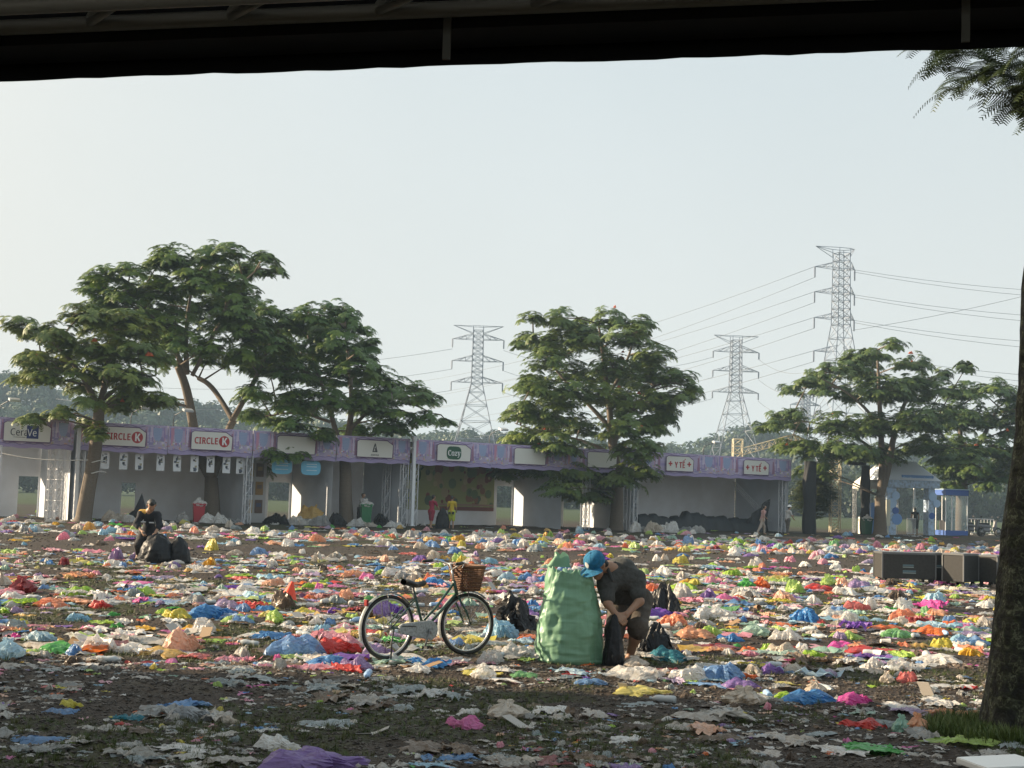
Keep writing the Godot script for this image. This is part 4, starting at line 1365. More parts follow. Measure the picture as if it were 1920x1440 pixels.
func sign_board(t: Node3D, what: String, cx: float) -> void:
	var wide := 1.9
	var g := Geo.new()
	# a board with clipped top corners
	var hw := wide / 2
	var pts := [Vector2(-hw, -0.40), Vector2(hw, -0.40), Vector2(hw + 0.03, 0.22), Vector2(hw - 0.3, 0.42), Vector2(-hw + 0.12, 0.42), Vector2(-hw, 0.34)]
	for d in [0.0, -0.03]:
		for k in range(1, pts.size() - 1):
			g.tri(Vector3(pts[0].x, pts[0].y, d), Vector3(pts[k].x, pts[k].y, d), Vector3(pts[k + 1].x, pts[k + 1].y, d))
	for k in pts.size():
		var a: Vector2 = pts[k]
		var b: Vector2 = pts[(k + 1) % pts.size()]
		g.quad(Vector3(a.x, a.y, -0.03), Vector3(b.x, b.y, -0.03), Vector3(b.x, b.y, 0), Vector3(a.x, a.y, 0))
	var b := part("sign_board", g.hard(), lin(0.72, 0.71, 0.66, 0.7), t)
	b.position = Vector3(cx, (TOP + LOW) / 2 + 0.04, 0.13)
	var edge := Geo.new()
	for k in pts.size():
		var p0: Vector2 = pts[k]
		var p1: Vector2 = pts[(k + 1) % pts.size()]
		edge.rod(Vector3(p0.x, p0.y, 0.002), Vector3(p1.x, p1.y, 0.002), 0.018, 4)
	part("sign_edge", edge.hard(), lin(0.14, 0.07, 0.17, 0.7), b)
	var red := lin(0.42, 0.03, 0.035, 0.6)
	var dark := lin(0.03, 0.03, 0.035, 0.6)
	var white := lin(0.8, 0.8, 0.8, 0.6)
	if what == "cream":
		text("lettering", "Cera", 0.40, dark, b, Vector3(-0.32, -0.02, 0.008), false, 0.9)
		var q := Geo.new()
		q.bx(-0.02, 0.46, -0.26, 0.28, 0.0, 0.008)
		part("blue_square", q.hard(), lin(0.02, 0.035, 0.17, 0.6), b)
		text("lettering", "Ve", 0.40, white, b, Vector3(0.2, -0.02, 0.016), false, 0.9)
		var l := Geo.new()
		l.bx(-0.55, -0.06, -0.23, -0.215, 0.0, 0.006)
		part("underline", l.hard(), dark, b)
	elif what == "circle":
		text("lettering", "CIRCLE", 0.40, red, b, Vector3(-0.26, 0.0, 0.008), true, 0.82)
		var q := Geo.new()
		q.lathe(Vector3.ZERO, [[0.001, 0.0], [0.25, 0.0], [0.25, 0.01], [0.001, 0.01]], 28, Basis(Vector3.RIGHT, PI / 2))
		var o := part("red_disc", q.hard(), red, b)
		o.position = Vector3(0.58, 0.0, 0.0)
		text("lettering", "K", 0.46, white, b, Vector3(0.58, 0.0, 0.02), true, 0.95)
	elif what == "tea":
		var q := Geo.new()
		var pr: Array = []
		for k in 24:
			var a := TAU * k / 24
			var ca := cos(a)
			var sa := sin(a)
			pr.append(Vector2(signf(ca) * pow(absf(ca), 0.45) * 0.42, signf(sa) * pow(absf(sa), 0.75) * 0.32))
		for k in 24: q.tri(Vector3(0, 0, 0.008), Vector3(pr[k].x, pr[k].y, 0.008), Vector3(pr[(k + 1) % 24].x, pr[(k + 1) % 24].y, 0.008))
		part("green_badge", q.hard(), lin(0.012, 0.085, 0.04, 0.5), b)
		text("lettering", "Cozy", 0.38, white, b, Vector3(0, -0.01, 0.018), true, 0.8, "Droid Serif")
	elif what == "triangle":
		var q := Geo.new()
		for pq in [[Vector3(-0.11, -0.12, 0.008), Vector3(0, 0.26, 0.008)], [Vector3(0.11, -0.12, 0.008), Vector3(0, 0.26, 0.008)], [Vector3(-0.13, -0.12, 0.008), Vector3(0.13, -0.12, 0.008)], [Vector3(0.0, 0.05, 0.008), Vector3(0.05, -0.12, 0.008)]]:
			q.bar(pq[0], pq[1], 0.022, 0.006)
		part("triangle_mark", q.hard(), dark, b)
		text("lettering", "ANESSA", 0.13, lin(0.3, 0.3, 0.28, 0.6), b, Vector3(0, -0.28, 0.006), true, 0.9)
	elif what == "aid":
		text("lettering", "Y TE", 0.44, red, b, Vector3(0, -0.06, 0.008), true, 0.85)
		var ac := Geo.new()
		ac.bar(Vector3(0.20, 0.13, 0.008), Vector3(0.265, 0.19, 0.008), 0.018, 0.006)
		ac.bar(Vector3(0.265, 0.19, 0.008), Vector3(0.33, 0.13, 0.008), 0.018, 0.006)
		ac.bar(Vector3(0.32, 0.20, 0.008), Vector3(0.38, 0.29, 0.008), 0.018, 0.006)
		part("accent", ac.hard(), red, b)
		for s in [-0.66, 0.66]:
			var q := Geo.new()
			q.bx(s - 0.13, s + 0.13, -0.04, 0.04, 0.0, 0.008)
			q.bx(s - 0.04, s + 0.04, -0.13, 0.13, 0.0, 0.010)
			part("red_cross", q.hard(), red, b)

func column(label: String, s: float, forward: float, hgt := LOW, half := 0.14) -> void:
	var t := single("truss_column", truss(hgt + 0.1, half), alu, label, "truss", row_at(s, forward) - Vector3(0, 0.05, 0), "aluminium truss columns of the stalls")
	t.rotation.y = ROW_TURN

func white_post(label: String, s: float) -> void:
	var g := Geo.new()
	g.bx(-0.07, 0.07, 0.0, TOP + 0.12, -0.07, 0.07)
	g.bx(-0.13, 0.13, -0.02, 0.06, -0.13, 0.13)
	g.bx(-0.10, 0.10, TOP - 0.08, TOP + 0.14, -0.10, 0.10)
	var o := single("banner_post", g.hard(), lin(0.72, 0.74, 0.76, 0.5), label, "post", row_at(s, 0.30))
	o.rotation.y = ROW_TURN

func poster_image(seed_: int) -> ImageTexture:
	var r := RandomNumberGenerator.new()
	r.seed = seed_
	var im := Image.create(48, 80, false, Image.FORMAT_RGB8)
	im.fill(Color(0.86, 0.87, 0.88))
	for k in 8: im.fill_rect(Rect2i(r.randi_range(4, 26), r.randi_range(6, 66), r.randi_range(6, 18), r.randi_range(4, 14)), [Color(0.2, 0.22, 0.26), Color(0.5, 0.52, 0.55), Color(0.3, 0.34, 0.4), Color(0.62, 0.6, 0.52)][r.randi() % 4])
	return ImageTexture.create_from_image(im)

func printed(tex: Texture2D, rough := 0.6) -> StandardMaterial3D:
	var m := StandardMaterial3D.new()
	m.albedo_texture = tex
	m.roughness = rough
	return m

# a flat sheet with some thickness, print on the front
func sheet_mesh(w: float, h: float, thick := 0.012) -> ArrayMesh:
	var g := Geo.new()
	g.quad(Vector3(-w / 2, -h / 2, 0), Vector3(w / 2, -h / 2, 0), Vector3(w / 2, h / 2, 0), Vector3(-w / 2, h / 2, 0))
	g.quad(Vector3(w / 2, -h / 2, -thick), Vector3(-w / 2, -h / 2, -thick), Vector3(-w / 2, h / 2, -thick), Vector3(w / 2, h / 2, -thick))
	return g.hard()

func floodlight(s: float, label: String) -> void:
	var t := thing("floodlight", label, "floodlight", row_at(s, 0.0) + Vector3(0, TOP - 0.03, 0), ROW_TURN, "floodlights on arms above the stalls")
	var g := Geo.new()
	g.tube([Vector3(0, -0.1, -0.05), Vector3(0, 0.35, -0.05), Vector3(0.03, 0.52, 0.05), Vector3(0.2, 0.66, 0.3), Vector3(0.3, 0.70, 0.45)], [0.025, 0.025, 0.022, 0.02, 0.02], 6)
	part("arm", g.soft(), lin(0.18, 0.19, 0.2, 0.5), t)
	var h := Geo.new()
	h.bevel_box(Vector3(0.42, 0.74, 0.55), Vector3(0.22, 0.05, 0.15), 0.015, Basis(Vector3.RIGHT, 0.3))
	part("lamp_housing", h.hard(), lin(0.62, 0.64, 0.66, 0.3, 0.2), t)

func make_stalls() -> void:
	cloth_wall = worn(0.72, 0.77, 0.84, 0.85, 0.15)
	cloth_wall.backlight_enabled = true
	cloth_wall.backlight = Color(0.16, 0.16, 0.16)
	cloth_wall.albedo_texture = noise_tex(31, 0.01, [[0.0, Color(0.90, 0.89, 0.88)], [1.0, Color(1, 1, 1)]], false, FastNoiseLite.TYPE_SIMPLEX_SMOOTH, 6.0, 256)
	alu = lin(0.62, 0.63, 0.65, 0.4, 0.35)
	banner_mat = printed(banner_image(), 0.75)
	# back wall openings: [from, to, height of the opening]
	stall("white stall with a dark blue square on its sign at far left", -4.05, -0.12, [[2.95, 3.8, 1.9]], false, true, ["cream"])
	stall("double white stall with red lettered signs and small posters", 0.0, 7.92, [[3.55, 4.2, 1.75]], true, true, ["circle", "circle"])
	stall("white stall with a blank sign and blue hanging boards", 7.94, 12.1, [[2.9, 4.0, 2.0]], false, true, ["blank"])
	stall("white stall with a black triangle mark on its sign", 12.12, 16.05, [], false, true, ["triangle"])
	stall("wide stall with a green badge sign and a yellow mural", 16.2, 25.2, [[7.9, 8.85, 2.2]], false, true, ["tea", "blank"])
	stall("white stall hidden behind the dome shaped tree", 25.22, 29.8, [[3.3, 4.45, 2.0]], false, true, ["blank"])
	stall("first aid stall with red crosses on its two signs", 30.0, 41.2, [], true, true, ["aid", "aid"])
	column("lattice column at the right front of the far left stall", -0.55, -0.25)
	column("lattice column standing behind the far left stall's front column", -0.62, -1.2)
	column("lattice column behind the leaning tree's white post", 0.3, -0.3)
	column("lattice column at the left picture edge", -3.3, 0.4)
	column("lattice column right of the stall with small posters", 7.82, -0.1)
	column("lattice column left of the central white post", 15.85, -0.1)
	column("lattice column right of the central white post", 16.4, -0.1)
	column("dim lattice column deep left of the central white post", 15.7, -1.6)
	column("lattice column under the dome tree beside the sunlit opening", 26.7, -0.1)
	column("lattice column inside the hidden stall beneath the dome tree", 25.4, -2.2)
	column("bright lattice column right of the dome tree's trunk", 29.75, 0.05)
	column("thin lattice column just left of the bright one", 29.4, -0.4)
	column("lattice column at the right end of the first aid stall", 40.85, -0.3)
	white_post("white post between far left stall and red lettered stall", 0.0)
	white_post("central white post between triangle sign and green badge sign", 16.12)
	# posters hung in a line across the double stall
	var pm := [printed(poster_image(1)), printed(poster_image(2)), printed(poster_image(3))]
	var nth := ["leftmost", "second", "third", "fourth", "fifth", "sixth", "seventh", "eighth", "rightmost"]
	for k in 9:
		var s: float = [1.35, 2.15, 2.85, 3.8, 4.55, 5.35, 6.1, 6.85, 7.5][k]
		var o := single("hanging_poster", sheet_mesh(0.36, 0.72), pm[k % 3], "%s of nine small white posters hanging under the red lettered signs" % nth[k], "poster", row_at(s, -0.3) + Vector3(0, LOW - 0.38, 0), "small posters under the banner")
		o.rotation.y = ROW_TURN
		var c := Geo.new()
		c.rod(Vector3(0, 0.36, -0.006), Vector3(0, 0.52, -0.006), 0.008, 4)
		part("string", c.hard(), alu, o)
	# blue hanging boards
	for k in 2:
		var g := Geo.new()
		for i in 20:
			var a := TAU * i / 20
			var b := TAU * (i + 1) / 20
			var pa := Vector3(signf(cos(a)) * pow(absf(cos(a)), 0.5) * 0.5, signf(sin(a)) * pow(absf(sin(a)), 0.6) * 0.34, 0)
			var pb := Vector3(signf(cos(b)) * pow(absf(cos(b)), 0.5) * 0.5, signf(sin(b)) * pow(absf(sin(b)), 0.6) * 0.34, 0)
			g.tri(Vector3.ZERO, pa, pb)
			g.tri(Vector3(0, 0, -0.02), pb - Vector3(0, 0, 0.02), pa - Vector3(0, 0, 0.02))
			g.quad(pb, pa, pa - Vector3(0, 0, 0.02), pb - Vector3(0, 0, 0.02))
		var o := single("hanging_board", g.hard(), lin(0.16, 0.50, 0.72, 0.5), "%s of two rounded light blue boards hanging under the blank sign" % ["left", "right"][k], "board", row_at([9.55, 11.0][k], -0.3) + Vector3(0, LOW - 0.35, 0), "blue hanging boards")
		o.rotation.y = ROW_TURN
		for y in [-0.12, 0.05, 0.16]:
			var l := Geo.new()
			l.bx(-0.32 + 0.1 * k, 0.3, y - 0.02, y + 0.02, 0.0, 0.006)
			part("printed_line", l.hard(), lin(0.55, 0.72, 0.82, 0.5), o)
	# product boards on the stall's left side
	var tints := [lin(0.28, 0.15, 0.03, 0.5), lin(0.05, 0.07, 0.14, 0.5), lin(0.12, 0.07, 0.05, 0.5), lin(0.36, 0.24, 0.06, 0.5)]
	for k in 9:
		var o := single("product_board", sheet_mesh(0.38, 0.62), tints[(k * 7 + k / 3) % 4], "%s product board in the %s row at left of the blank-signed stall" % [["left", "middle", "right"][k % 3], ["top", "middle", "bottom"][k / 3]], "board", row_at(8.3 + 0.5 * (k % 3), -2.2) + Vector3(0, 2.45 - 0.85 * (k / 3), 0), "small dark product boards")
		o.rotation.y = ROW_TURN
		var w := Geo.new()
		w.bx(-0.12, 0.12, -0.02, 0.16, 0.0, 0.006)
		part("picture", w.hard(), tints[(k + 1) % 4], o)
	var bb := Geo.new()
	bb.bx(-0.85, 0.85, 0.0, 2.9, -0.03, 0.0)
	var back := single("display_panel", bb.hard(), lin(0.5, 0.5, 0.5, 0.8), "grey panel that carries the rows of product boards", "panel", row_at(8.8, -2.24))
	back.rotation.y = ROW_TURN
	# mural on the back wall of the wide stall
	var im := Image.create(512, 200, false, Image.FORMAT_RGB8)
	var r := RandomNumberGenerator.new()
	r.seed = 3
	im.fill(Color(0.60, 0.62, 0.42))
	im.fill_rect(Rect2i(0, 0, 512, 18), Color(0.42, 0.44, 0.36))
	im.fill_rect(Rect2i(40, 0, 70, 16), Color(0.20, 0.30, 0.22))
	im.fill_rect(Rect2i(135, 0, 100, 16), Color(0.45, 0.22, 0.22))
	for k in 70:
		var x := r.randi_range(190, 500)
		var rad := r.randi_range(5, 20)
		var cc := [Color(0.42, 0.5, 0.36), Color(0.66, 0.6, 0.46), Color(0.56, 0.4, 0.32), Color(0.36, 0.42, 0.34), Color(0.70, 0.66, 0.5), Color(0.5, 0.3, 0.26)][r.randi() % 6] as Color
		var y0 := r.randi_range(40, 180)
		for y in range(-rad, rad):
			var hw := int(sqrt(rad * rad - y * y))
			if y0 + y > 20 and y0 + y < 200: im.fill_rect(Rect2i(x - hw, y0 + y, hw * 2, 1), cc)
	im.fill_rect(Rect2i(250, 176, 262, 6), Color(0.62, 0.5, 0.44))
	im.fill_rect(Rect2i(250, 186, 262, 14), Color(0.5, 0.32, 0.3))
	for y in range(24, 172): im.fill_rect(Rect2i(0, y, 150 - int(absf(y - 90) * 0.2), 1), Color(0.66, 0.66, 0.30))
	var mu := thing("wall_mural", "faded yellow printed mural with green letters inside the wide stall", "mural", row_at(20.6, -DEEP + 0.06) + Vector3(0, 2.2, 0), ROW_TURN)
	part("print", sheet_mesh(6.6, 2.9), printed(ImageTexture.create_from_image(im), 0.8), mu)
	var ink := lin(0.05, 0.11, 0.03, 0.8)
	text("lettering", "NG NO", 0.95, ink, mu, Vector3(-2.35, 0.35, 0.012), true, 0.72)
	text("lettering", "G LA", 0.95, ink, mu, Vector3(-2.45, -0.75, 0.012), true, 0.72)
	var ho := Geo.new()
	ho.bar(Vector3(-1.28, 0.62, 0.014), Vector3(-1.14, 0.80, 0.014), 0.06, 0.006)
	part("accent", ho.hard(), ink, mu)
	floodlight(-3.2, "floodlight above the far left stall")
	floodlight(2.3, "left floodlight above the red lettered signs")
	floodlight(4.2, "right floodlight above the red lettered signs")
	floodlight(20.6, "floodlight above the green badge sign")
	floodlight(34.6, "floodlight above the first aid stall")
	# black tarpaulin in the first aid stall
	var p := PackedVector3Array()
	for j in 6:
		for i in 60:
			var x := i / 59.0 * 9.0
			var y: float = (0.85 + 0.28 * noise_a.get_noise_2d(x * 11, 3.0) + (0.25 if absf(x - 4.0) < 0.5 else 0.0)) * [0.0, 0.4, 0.8, 1.0, 0.95, 0.0][j]
			p.append(Vector3(x, y - 0.05 + 0.06 * noise_b.get_noise_2d(x * 20, j * 9.0), [0.5, 0.42, 0.3, 0.1, -0.3, -0.4][j] + 0.12 * noise_b.get_noise_2d(x * 12, j * 5.0)))
	var tg := Geo.new()
	tg.grid(p, 6, 60)
	var tp := single("black_tarpaulin", tg.soft(), lin(0.018, 0.022, 0.026, 0.6), "long black tarpaulin bundled along the floor of the first aid stall", "tarpaulin", row_at(30.6, -0.9))
	tp.rotation.y = ROW_TURN
	# torn black cloth and diagonal brace at its right end
	var cg := Geo.new()
	var cp := PackedVector3Array()
	for j in 6:
		for i in 8:
			cp.append(Vector3(-1.5 + 1.7 * i / 7.0, 1.9 * (1.0 - j / 5.0) * (0.35 + 0.65 * i / 7.0), 0.12 * sin(i * 2.0 + j)))
	cg.grid(cp, 6, 8)
	var cl := single("torn_cloth", cg.soft(), lin(0.02, 0.022, 0.026, 0.7), "torn black cloth hanging at the right end of the first aid stall", "cloth", row_at(39.9, -0.6))
	cl.rotation.y = ROW_TURN
	var br := single("diagonal_truss", truss(3.6, 0.10, 0.018), alu, "slanted lattice truss inside the right end of the first aid stall", "truss", row_at(38.2, -1.6) + Vector3(0, 2.75, 0))
	br.rotation = Vector3(0, ROW_TURN, -2.2)
	# folded dark umbrella-like cloth, leaning in the double stall
	var ug := Geo.new()
	for k in 6:
		var a := TAU * k / 6
		var b := TAU * (k + 1) / 6
		ug.tri(Vector3(cos(a) * 0.45, 0, sin(a) * 0.3), Vector3(0.05, 1.25, 0), Vector3(cos(b) * 0.45, 0, sin(b) * 0.3))
	single("folded_canopy", ug.hard(), lin(0.02, 0.022, 0.03, 0.7), "folded dark canopy standing left of the worker in dark uniform", "canopy", row_at(2.85, 0.1))

# ---------------------------------------------------------------- bodies: tapered bones joined smoothly, meshed as surface nets
func sdf_mesh(bones: Array, cell: float, k := 0.03, rough := 0.0, rough_f := 20.0) -> ArrayMesh:
	var lo := Vector3.ONE * 1e9
	var hi := -lo
	for b in bones:
		for e in [[b[0], b[1]], [b[2], b[3]]]:
			lo = lo.min(e[0] - Vector3.ONE * (e[1] + k + cell * 2))
			hi = hi.max(e[0] + Vector3.ONE * (e[1] + k + cell * 2))
	var n := Vector3i(((hi - lo) / cell).ceil()) + Vector3i.ONE
	var field := PackedFloat32Array()
	field.resize(n.x * n.y * n.z)
	field.fill(1.0)
	for b in bones:
		var a: Vector3 = b[0]
		var ra: float = b[1]
		var c: Vector3 = b[2]
		var rb: float = b[3]
		var m := Vector3.ONE * (maxf(ra, rb) + k * 1.5 + cell * 2)
		var p0 := Vector3i(((a.min(c) - m - lo) / cell).floor()).clamp(Vector3i.ZERO, n - Vector3i.ONE)
		var p1 := Vector3i(((a.max(c) + m - lo) / cell).ceil()).clamp(Vector3i.ZERO, n - Vector3i.ONE)
		var d := c - a
		var dd := maxf(d.length_squared(), 1e-9)
		for z in range(p0.z, p1.z + 1):
			for y in range(p0.y, p1.y + 1):
				var row := (z * n.y + y) * n.x
				for x in range(p0.x, p1.x + 1):
					var p := lo + Vector3(x, y, z) * cell
					var t := clampf((p - a).dot(d) / dd, 0.0, 1.0)
					var q := (p - a - d * t).length() - lerpf(ra, rb, t)
					var f := field[row + x]
					var h := maxf(k - absf(f - q), 0.0) / k
					field[row + x] = minf(f, q) - h * h * k * 0.25
	if rough > 0.0:
		for z in n.z:
			for y in n.y:
				for x in n.x:
					var i := (z * n.y + y) * n.x + x
					if absf(field[i]) < rough + cell * 2: field[i] += rough * noise_b.get_noise_3d((lo.x + x * cell) * rough_f, (lo.y + y * cell) * rough_f * 1.6, (lo.z + z * cell) * rough_f)
	var at := {}
	var g := Geo.new()
	var sy := n.x
	var sz := n.x * n.y
	for z in n.z - 1:
		for y in n.y - 1:
			for x in n.x - 1:
				var i := z * sz + y * sy + x
				var v := [field[i], field[i + 1], field[i + sy], field[i + sy + 1], field[i + sz], field[i + sz + 1], field[i + sz + sy], field[i + sz + sy + 1]]
				var mask := 0
				for q in 8:
					if v[q] < 0.0: mask |= 1 << q
				if mask == 0 or mask == 255: continue
				var sum := Vector3.ZERO
				var cnt := 0
				for e in [[0, 1], [2, 3], [4, 5], [6, 7], [0, 2], [1, 3], [4, 6], [5, 7], [0, 4], [1, 5], [2, 6], [3, 7]]:
					var a: float = v[e[0]]
					var b: float = v[e[1]]
					if (a < 0.0) != (b < 0.0):
						var t := a / (a - b)
						var pa := Vector3(e[0] & 1, (e[0] >> 1) & 1, e[0] >> 2)
						var pb := Vector3(e[1] & 1, (e[1] >> 1) & 1, e[1] >> 2)
						sum += pa.lerp(pb, t)
						cnt += 1
				at[i] = g.v.size()
				g.v.append(lo + (Vector3(x, y, z) + sum / cnt) * cell)
				g.uv.append(Vector2.ZERO)
	for i in at:
		var f0: bool = field[i] < 0.0
		for ax in 3:
			var s: int = [1, sy, sz][ax]
			var f1: bool = field[i + s] < 0.0
			if f0 == f1: continue
			var u: int = [sy, sz, 1][ax]
			var w: int = [sz, 1, sy][ax]
			if not (at.has(i - u) and at.has(i - w) and at.has(i - u - w)): continue
			var q := [at[i], at[i - u], at[i - u - w], at[i - w]]
			if f0: g.ix.append_array([q[0], q[2], q[1], q[0], q[3], q[2]])
			else: g.ix.append_array([q[0], q[1], q[2], q[0], q[2], q[3]])
	return g.soft()

# bones of a head with centre c and axes bs (x to its left, y up, z the way it looks)
func head_bones(c: Vector3, bs: Basis, s := 1.0) -> Array:
	var f := func(x: float, y: float, z: float) -> Vector3: return c + bs * Vector3(x, y, z) * s
	return [
		[f.call(0, 0.035, -0.025), 0.078 * s, f.call(0, 0.04, 0.02), 0.072 * s], [f.call(0, -0.02, 0.02), 0.062 * s, f.call(0, -0.075, 0.045), 0.038 * s],
		[f.call(-0.028, -0.06, 0.03), 0.03 * s, f.call(0.028, -0.06, 0.03), 0.03 * s], [f.call(0, 0.015, 0.085), 0.010 * s, f.call(0, -0.018, 0.102), 0.014 * s],
		[f.call(-0.03, 0.028, 0.075), 0.014 * s, f.call(0.03, 0.028, 0.075), 0.014 * s], [f.call(-0.02, -0.048, 0.076), 0.008 * s, f.call(0.02, -0.048, 0.076), 0.008 * s],
		[f.call(-0.076, 0.0, -0.005), 0.016 * s, f.call(-0.082, 0.02, -0.01), 0.018 * s], [f.call(0.076, 0.0, -0.005), 0.016 * s, f.call(0.082, 0.02, -0.01), 0.018 * s],
		[f.call(-0.035, -0.015, 0.06), 0.03 * s, f.call(0.035, -0.015, 0.06), 0.03 * s],
	]

# a hand at the wrist w, fingers along d, palm facing n, curl from 0 (flat) to 1 (fist)
func hand_bones(w: Vector3, d: Vector3, n: Vector3, left: bool, curl: float, s := 1.0) -> Array:
	var y := d.normalized()
	var side := y.cross(n).normalized() * (1.0 if left else -1.0)
	var nn := side.cross(y).normalized() * (1.0 if left else -1.0)
	var out := []
	var knuckle := w + y * 0.085 * s
	for k in 4:
		var root := knuckle + side * (k - 1.5) * 0.019 * s
		out.append([w + side * (k - 1.5) * 0.012 * s, 0.017 * s, root, 0.0125 * s])
		var a := curl * 0.7
		var p := root
		var ll: float = [0.040, 0.046, 0.043, 0.034][k] * s
		for j in 3:
			var dir := y * cos(a) + nn * sin(a)
			var q: Vector3 = p + dir * ll * [1.0, 0.7, 0.55][j]
			out.append([p, (0.0095 - 0.0008 * j) * s, q, (0.0088 - 0.0008 * j) * s])
			p = q
			a += curl * 1.25
	var tr := w + y * 0.025 * s - side * 0.026 * s
	var t1 := tr + (y * 0.6 - side * 0.7 + nn * 0.5).normalized() * 0.042 * s
	var t2 := t1 + (y * 0.8 - side * 0.2 + nn * 0.6).normalized() * 0.034 * s
	out.append([tr, 0.014 * s, t1, 0.0115 * s])
	out.append([t1, 0.011 * s, t2, 0.009 * s])
	return out

func skin(r := 0.30, g := 0.17, b := 0.105) -> StandardMaterial3D:
	var m := lin(r, g, b, 0.55).duplicate() as StandardMaterial3D
	m.subsurf_scatter_enabled = true
	m.subsurf_scatter_strength = 0.15
	return m

func join_meshes(list: Array) -> ArrayMesh:
	var st := SurfaceTool.new()
	for m in list: st.append_from(m, 0, Transform3D.IDENTITY)
	return st.commit()

func cloth(r: float, g: float, b: float) -> StandardMaterial3D:
	var m := worn(r, g, b, 0.9, 2.2)
	m.rim_enabled = true
	m.rim = 0.25
	m.normal_enabled = true
	m.normal_texture = crinkle_tex
	m.normal_scale = 0.7
	return m

func make_bending_man() -> void:
	var base := Vector3(1.2, 0, -14.4)
	var o := thing("person", "person in blue cap and dark polo shirt bending beside the green sack", "person", base)
	var L := func(x: float, y: float, z: float) -> Vector3: return Vector3(x, y, z) - base
	var head: Vector3 = L.call(0.875, 0.945, -14.02)
	var neck: Vector3 = L.call(0.995, 0.93, -14.12)
	var chest: Vector3 = L.call(1.12, 0.87, -14.25)
	var sh_l: Vector3 = L.call(1.27, 0.83, -14.20)
	var el_l: Vector3 = L.call(1.30, 0.62, -14.08)
	var wr_l: Vector3 = L.call(1.165, 0.50, -13.95)
	var sh_r: Vector3 = L.call(0.975, 0.79, -14.10)
	var el_r: Vector3 = L.call(0.985, 0.60, -13.98)
	var wr_r: Vector3 = L.call(1.06, 0.50, -13.93)
	var pel: Vector3 = L.call(1.25, 0.635, -14.52)
	var hip_l: Vector3 = L.call(1.355, 0.61, -14.50)
	var hip_r: Vector3 = L.call(1.15, 0.60, -14.48)
	var kn_l: Vector3 = L.call(1.30, 0.36, -14.17)
	var kn_r: Vector3 = L.call(1.07, 0.32, -14.17)
	var an_l: Vector3 = L.call(1.235, 0.065, -14.30)
	var an_r: Vector3 = L.call(1.09, 0.065, -14.46)
	var sk := skin()
	# the way the head looks: left, towards the camera and down
	var look := Vector3(-0.55, -0.62, 0.56).normalized()
	var lft := Vector3.UP.cross(look).normalized()
	var hb := Basis(lft, look.cross(lft).normalized(), look)
	var fwd := Vector3(-0.35, 0, 0.94)
	var body := sdf_mesh([
		[neck, 0.055, head, 0.055], [neck, 0.07, chest, 0.12], [chest, 0.13, pel, 0.13], [sh_l, 0.075, sh_r, 0.075], [hip_l, 0.10, hip_r, 0.10],
		[sh_l, 0.06, el_l, 0.043], [el_l, 0.042, wr_l, 0.028], [sh_r, 0.06, el_r, 0.043], [el_r, 0.042, wr_r, 0.028],
		[hip_l, 0.095, kn_l, 0.062], [kn_l, 0.055, kn_l.lerp(an_l, 0.35), 0.058], [kn_l.lerp(an_l, 0.35), 0.056, an_l, 0.037],
		[hip_r, 0.095, kn_r, 0.062], [kn_r, 0.055, kn_r.lerp(an_r, 0.35), 0.058], [kn_r.lerp(an_r, 0.35), 0.056, an_r, 0.037],
		[an_l + Vector3(0, -0.02, 0.0) - fwd * 0.03, 0.04, an_l + fwd * 0.13 + Vector3(0, -0.04, 0), 0.03], [an_r + Vector3(0, -0.02, 0) - fwd * 0.03, 0.04, an_r + fwd * 0.13 + Vector3(0, -0.04, 0), 0.03],
	], 0.013, 0.03)
	var hd := sdf_mesh(head_bones(head, hb, 1.05), 0.005, 0.016)
	var hl := sdf_mesh(hand_bones(wr_l, Vector3(-0.75, -0.45, 0.35), Vector3(-0.1, -0.5, -0.85), true, 0.85), 0.0042, 0.007)
	var hr := sdf_mesh(hand_bones(wr_r, Vector3(0.65, -0.5, 0.35), Vector3(0.1, -0.5, -0.85), false, 0.85), 0.0042, 0.007)
	part("body", join_meshes([body, hd, hl, hr]), sk, o)
	# clothes
	var shirt := sdf_mesh([
		[neck + Vector3(0.03, -0.03, -0.03), 0.082, chest, 0.155], [chest, 0.165, pel.lerp(chest, 0.35), 0.165], [pel.lerp(chest, 0.35), 0.165, pel + Vector3(-0.02, 0.035, 0.05), 0.155], [sh_l, 0.092, sh_r, 0.092],
		[sh_l, 0.085, sh_l.lerp(el_l, 0.72), 0.078], [sh_r, 0.085, sh_r.lerp(el_r, 0.72), 0.078], [sh_l + Vector3(0.02, -0.05, -0.15), 0.10, chest, 0.12],
		[chest + Vector3(-0.05, -0.12, 0.02), 0.10, pel + Vector3(-0.12, -0.02, 0.12), 0.11],
	], 0.014, 0.045, 0.016, 26.0)
	part("polo_shirt", shirt, cloth(0.06, 0.062, 0.058), o)
	var collar := sdf_mesh([[neck + Vector3(-0.02, 0.01, 0.06), 0.02, neck + Vector3(0.06, 0.05, -0.02), 0.02], [neck + Vector3(-0.02, 0.01, 0.06), 0.02, neck + Vector3(0.03, -0.11, 0.13), 0.016]], 0.008, 0.01)
	part("collar", collar, cloth(0.045, 0.046, 0.044), o)
	var waist := sdf_mesh([[pel + Vector3(-0.08, -0.02, 0.06), 0.135, pel + Vector3(0.05, -0.01, 0.02), 0.14]], 0.014, 0.02, 0.012, 26.0)
	part("undershirt", waist, cloth(0.42, 0.36, 0.28), o)
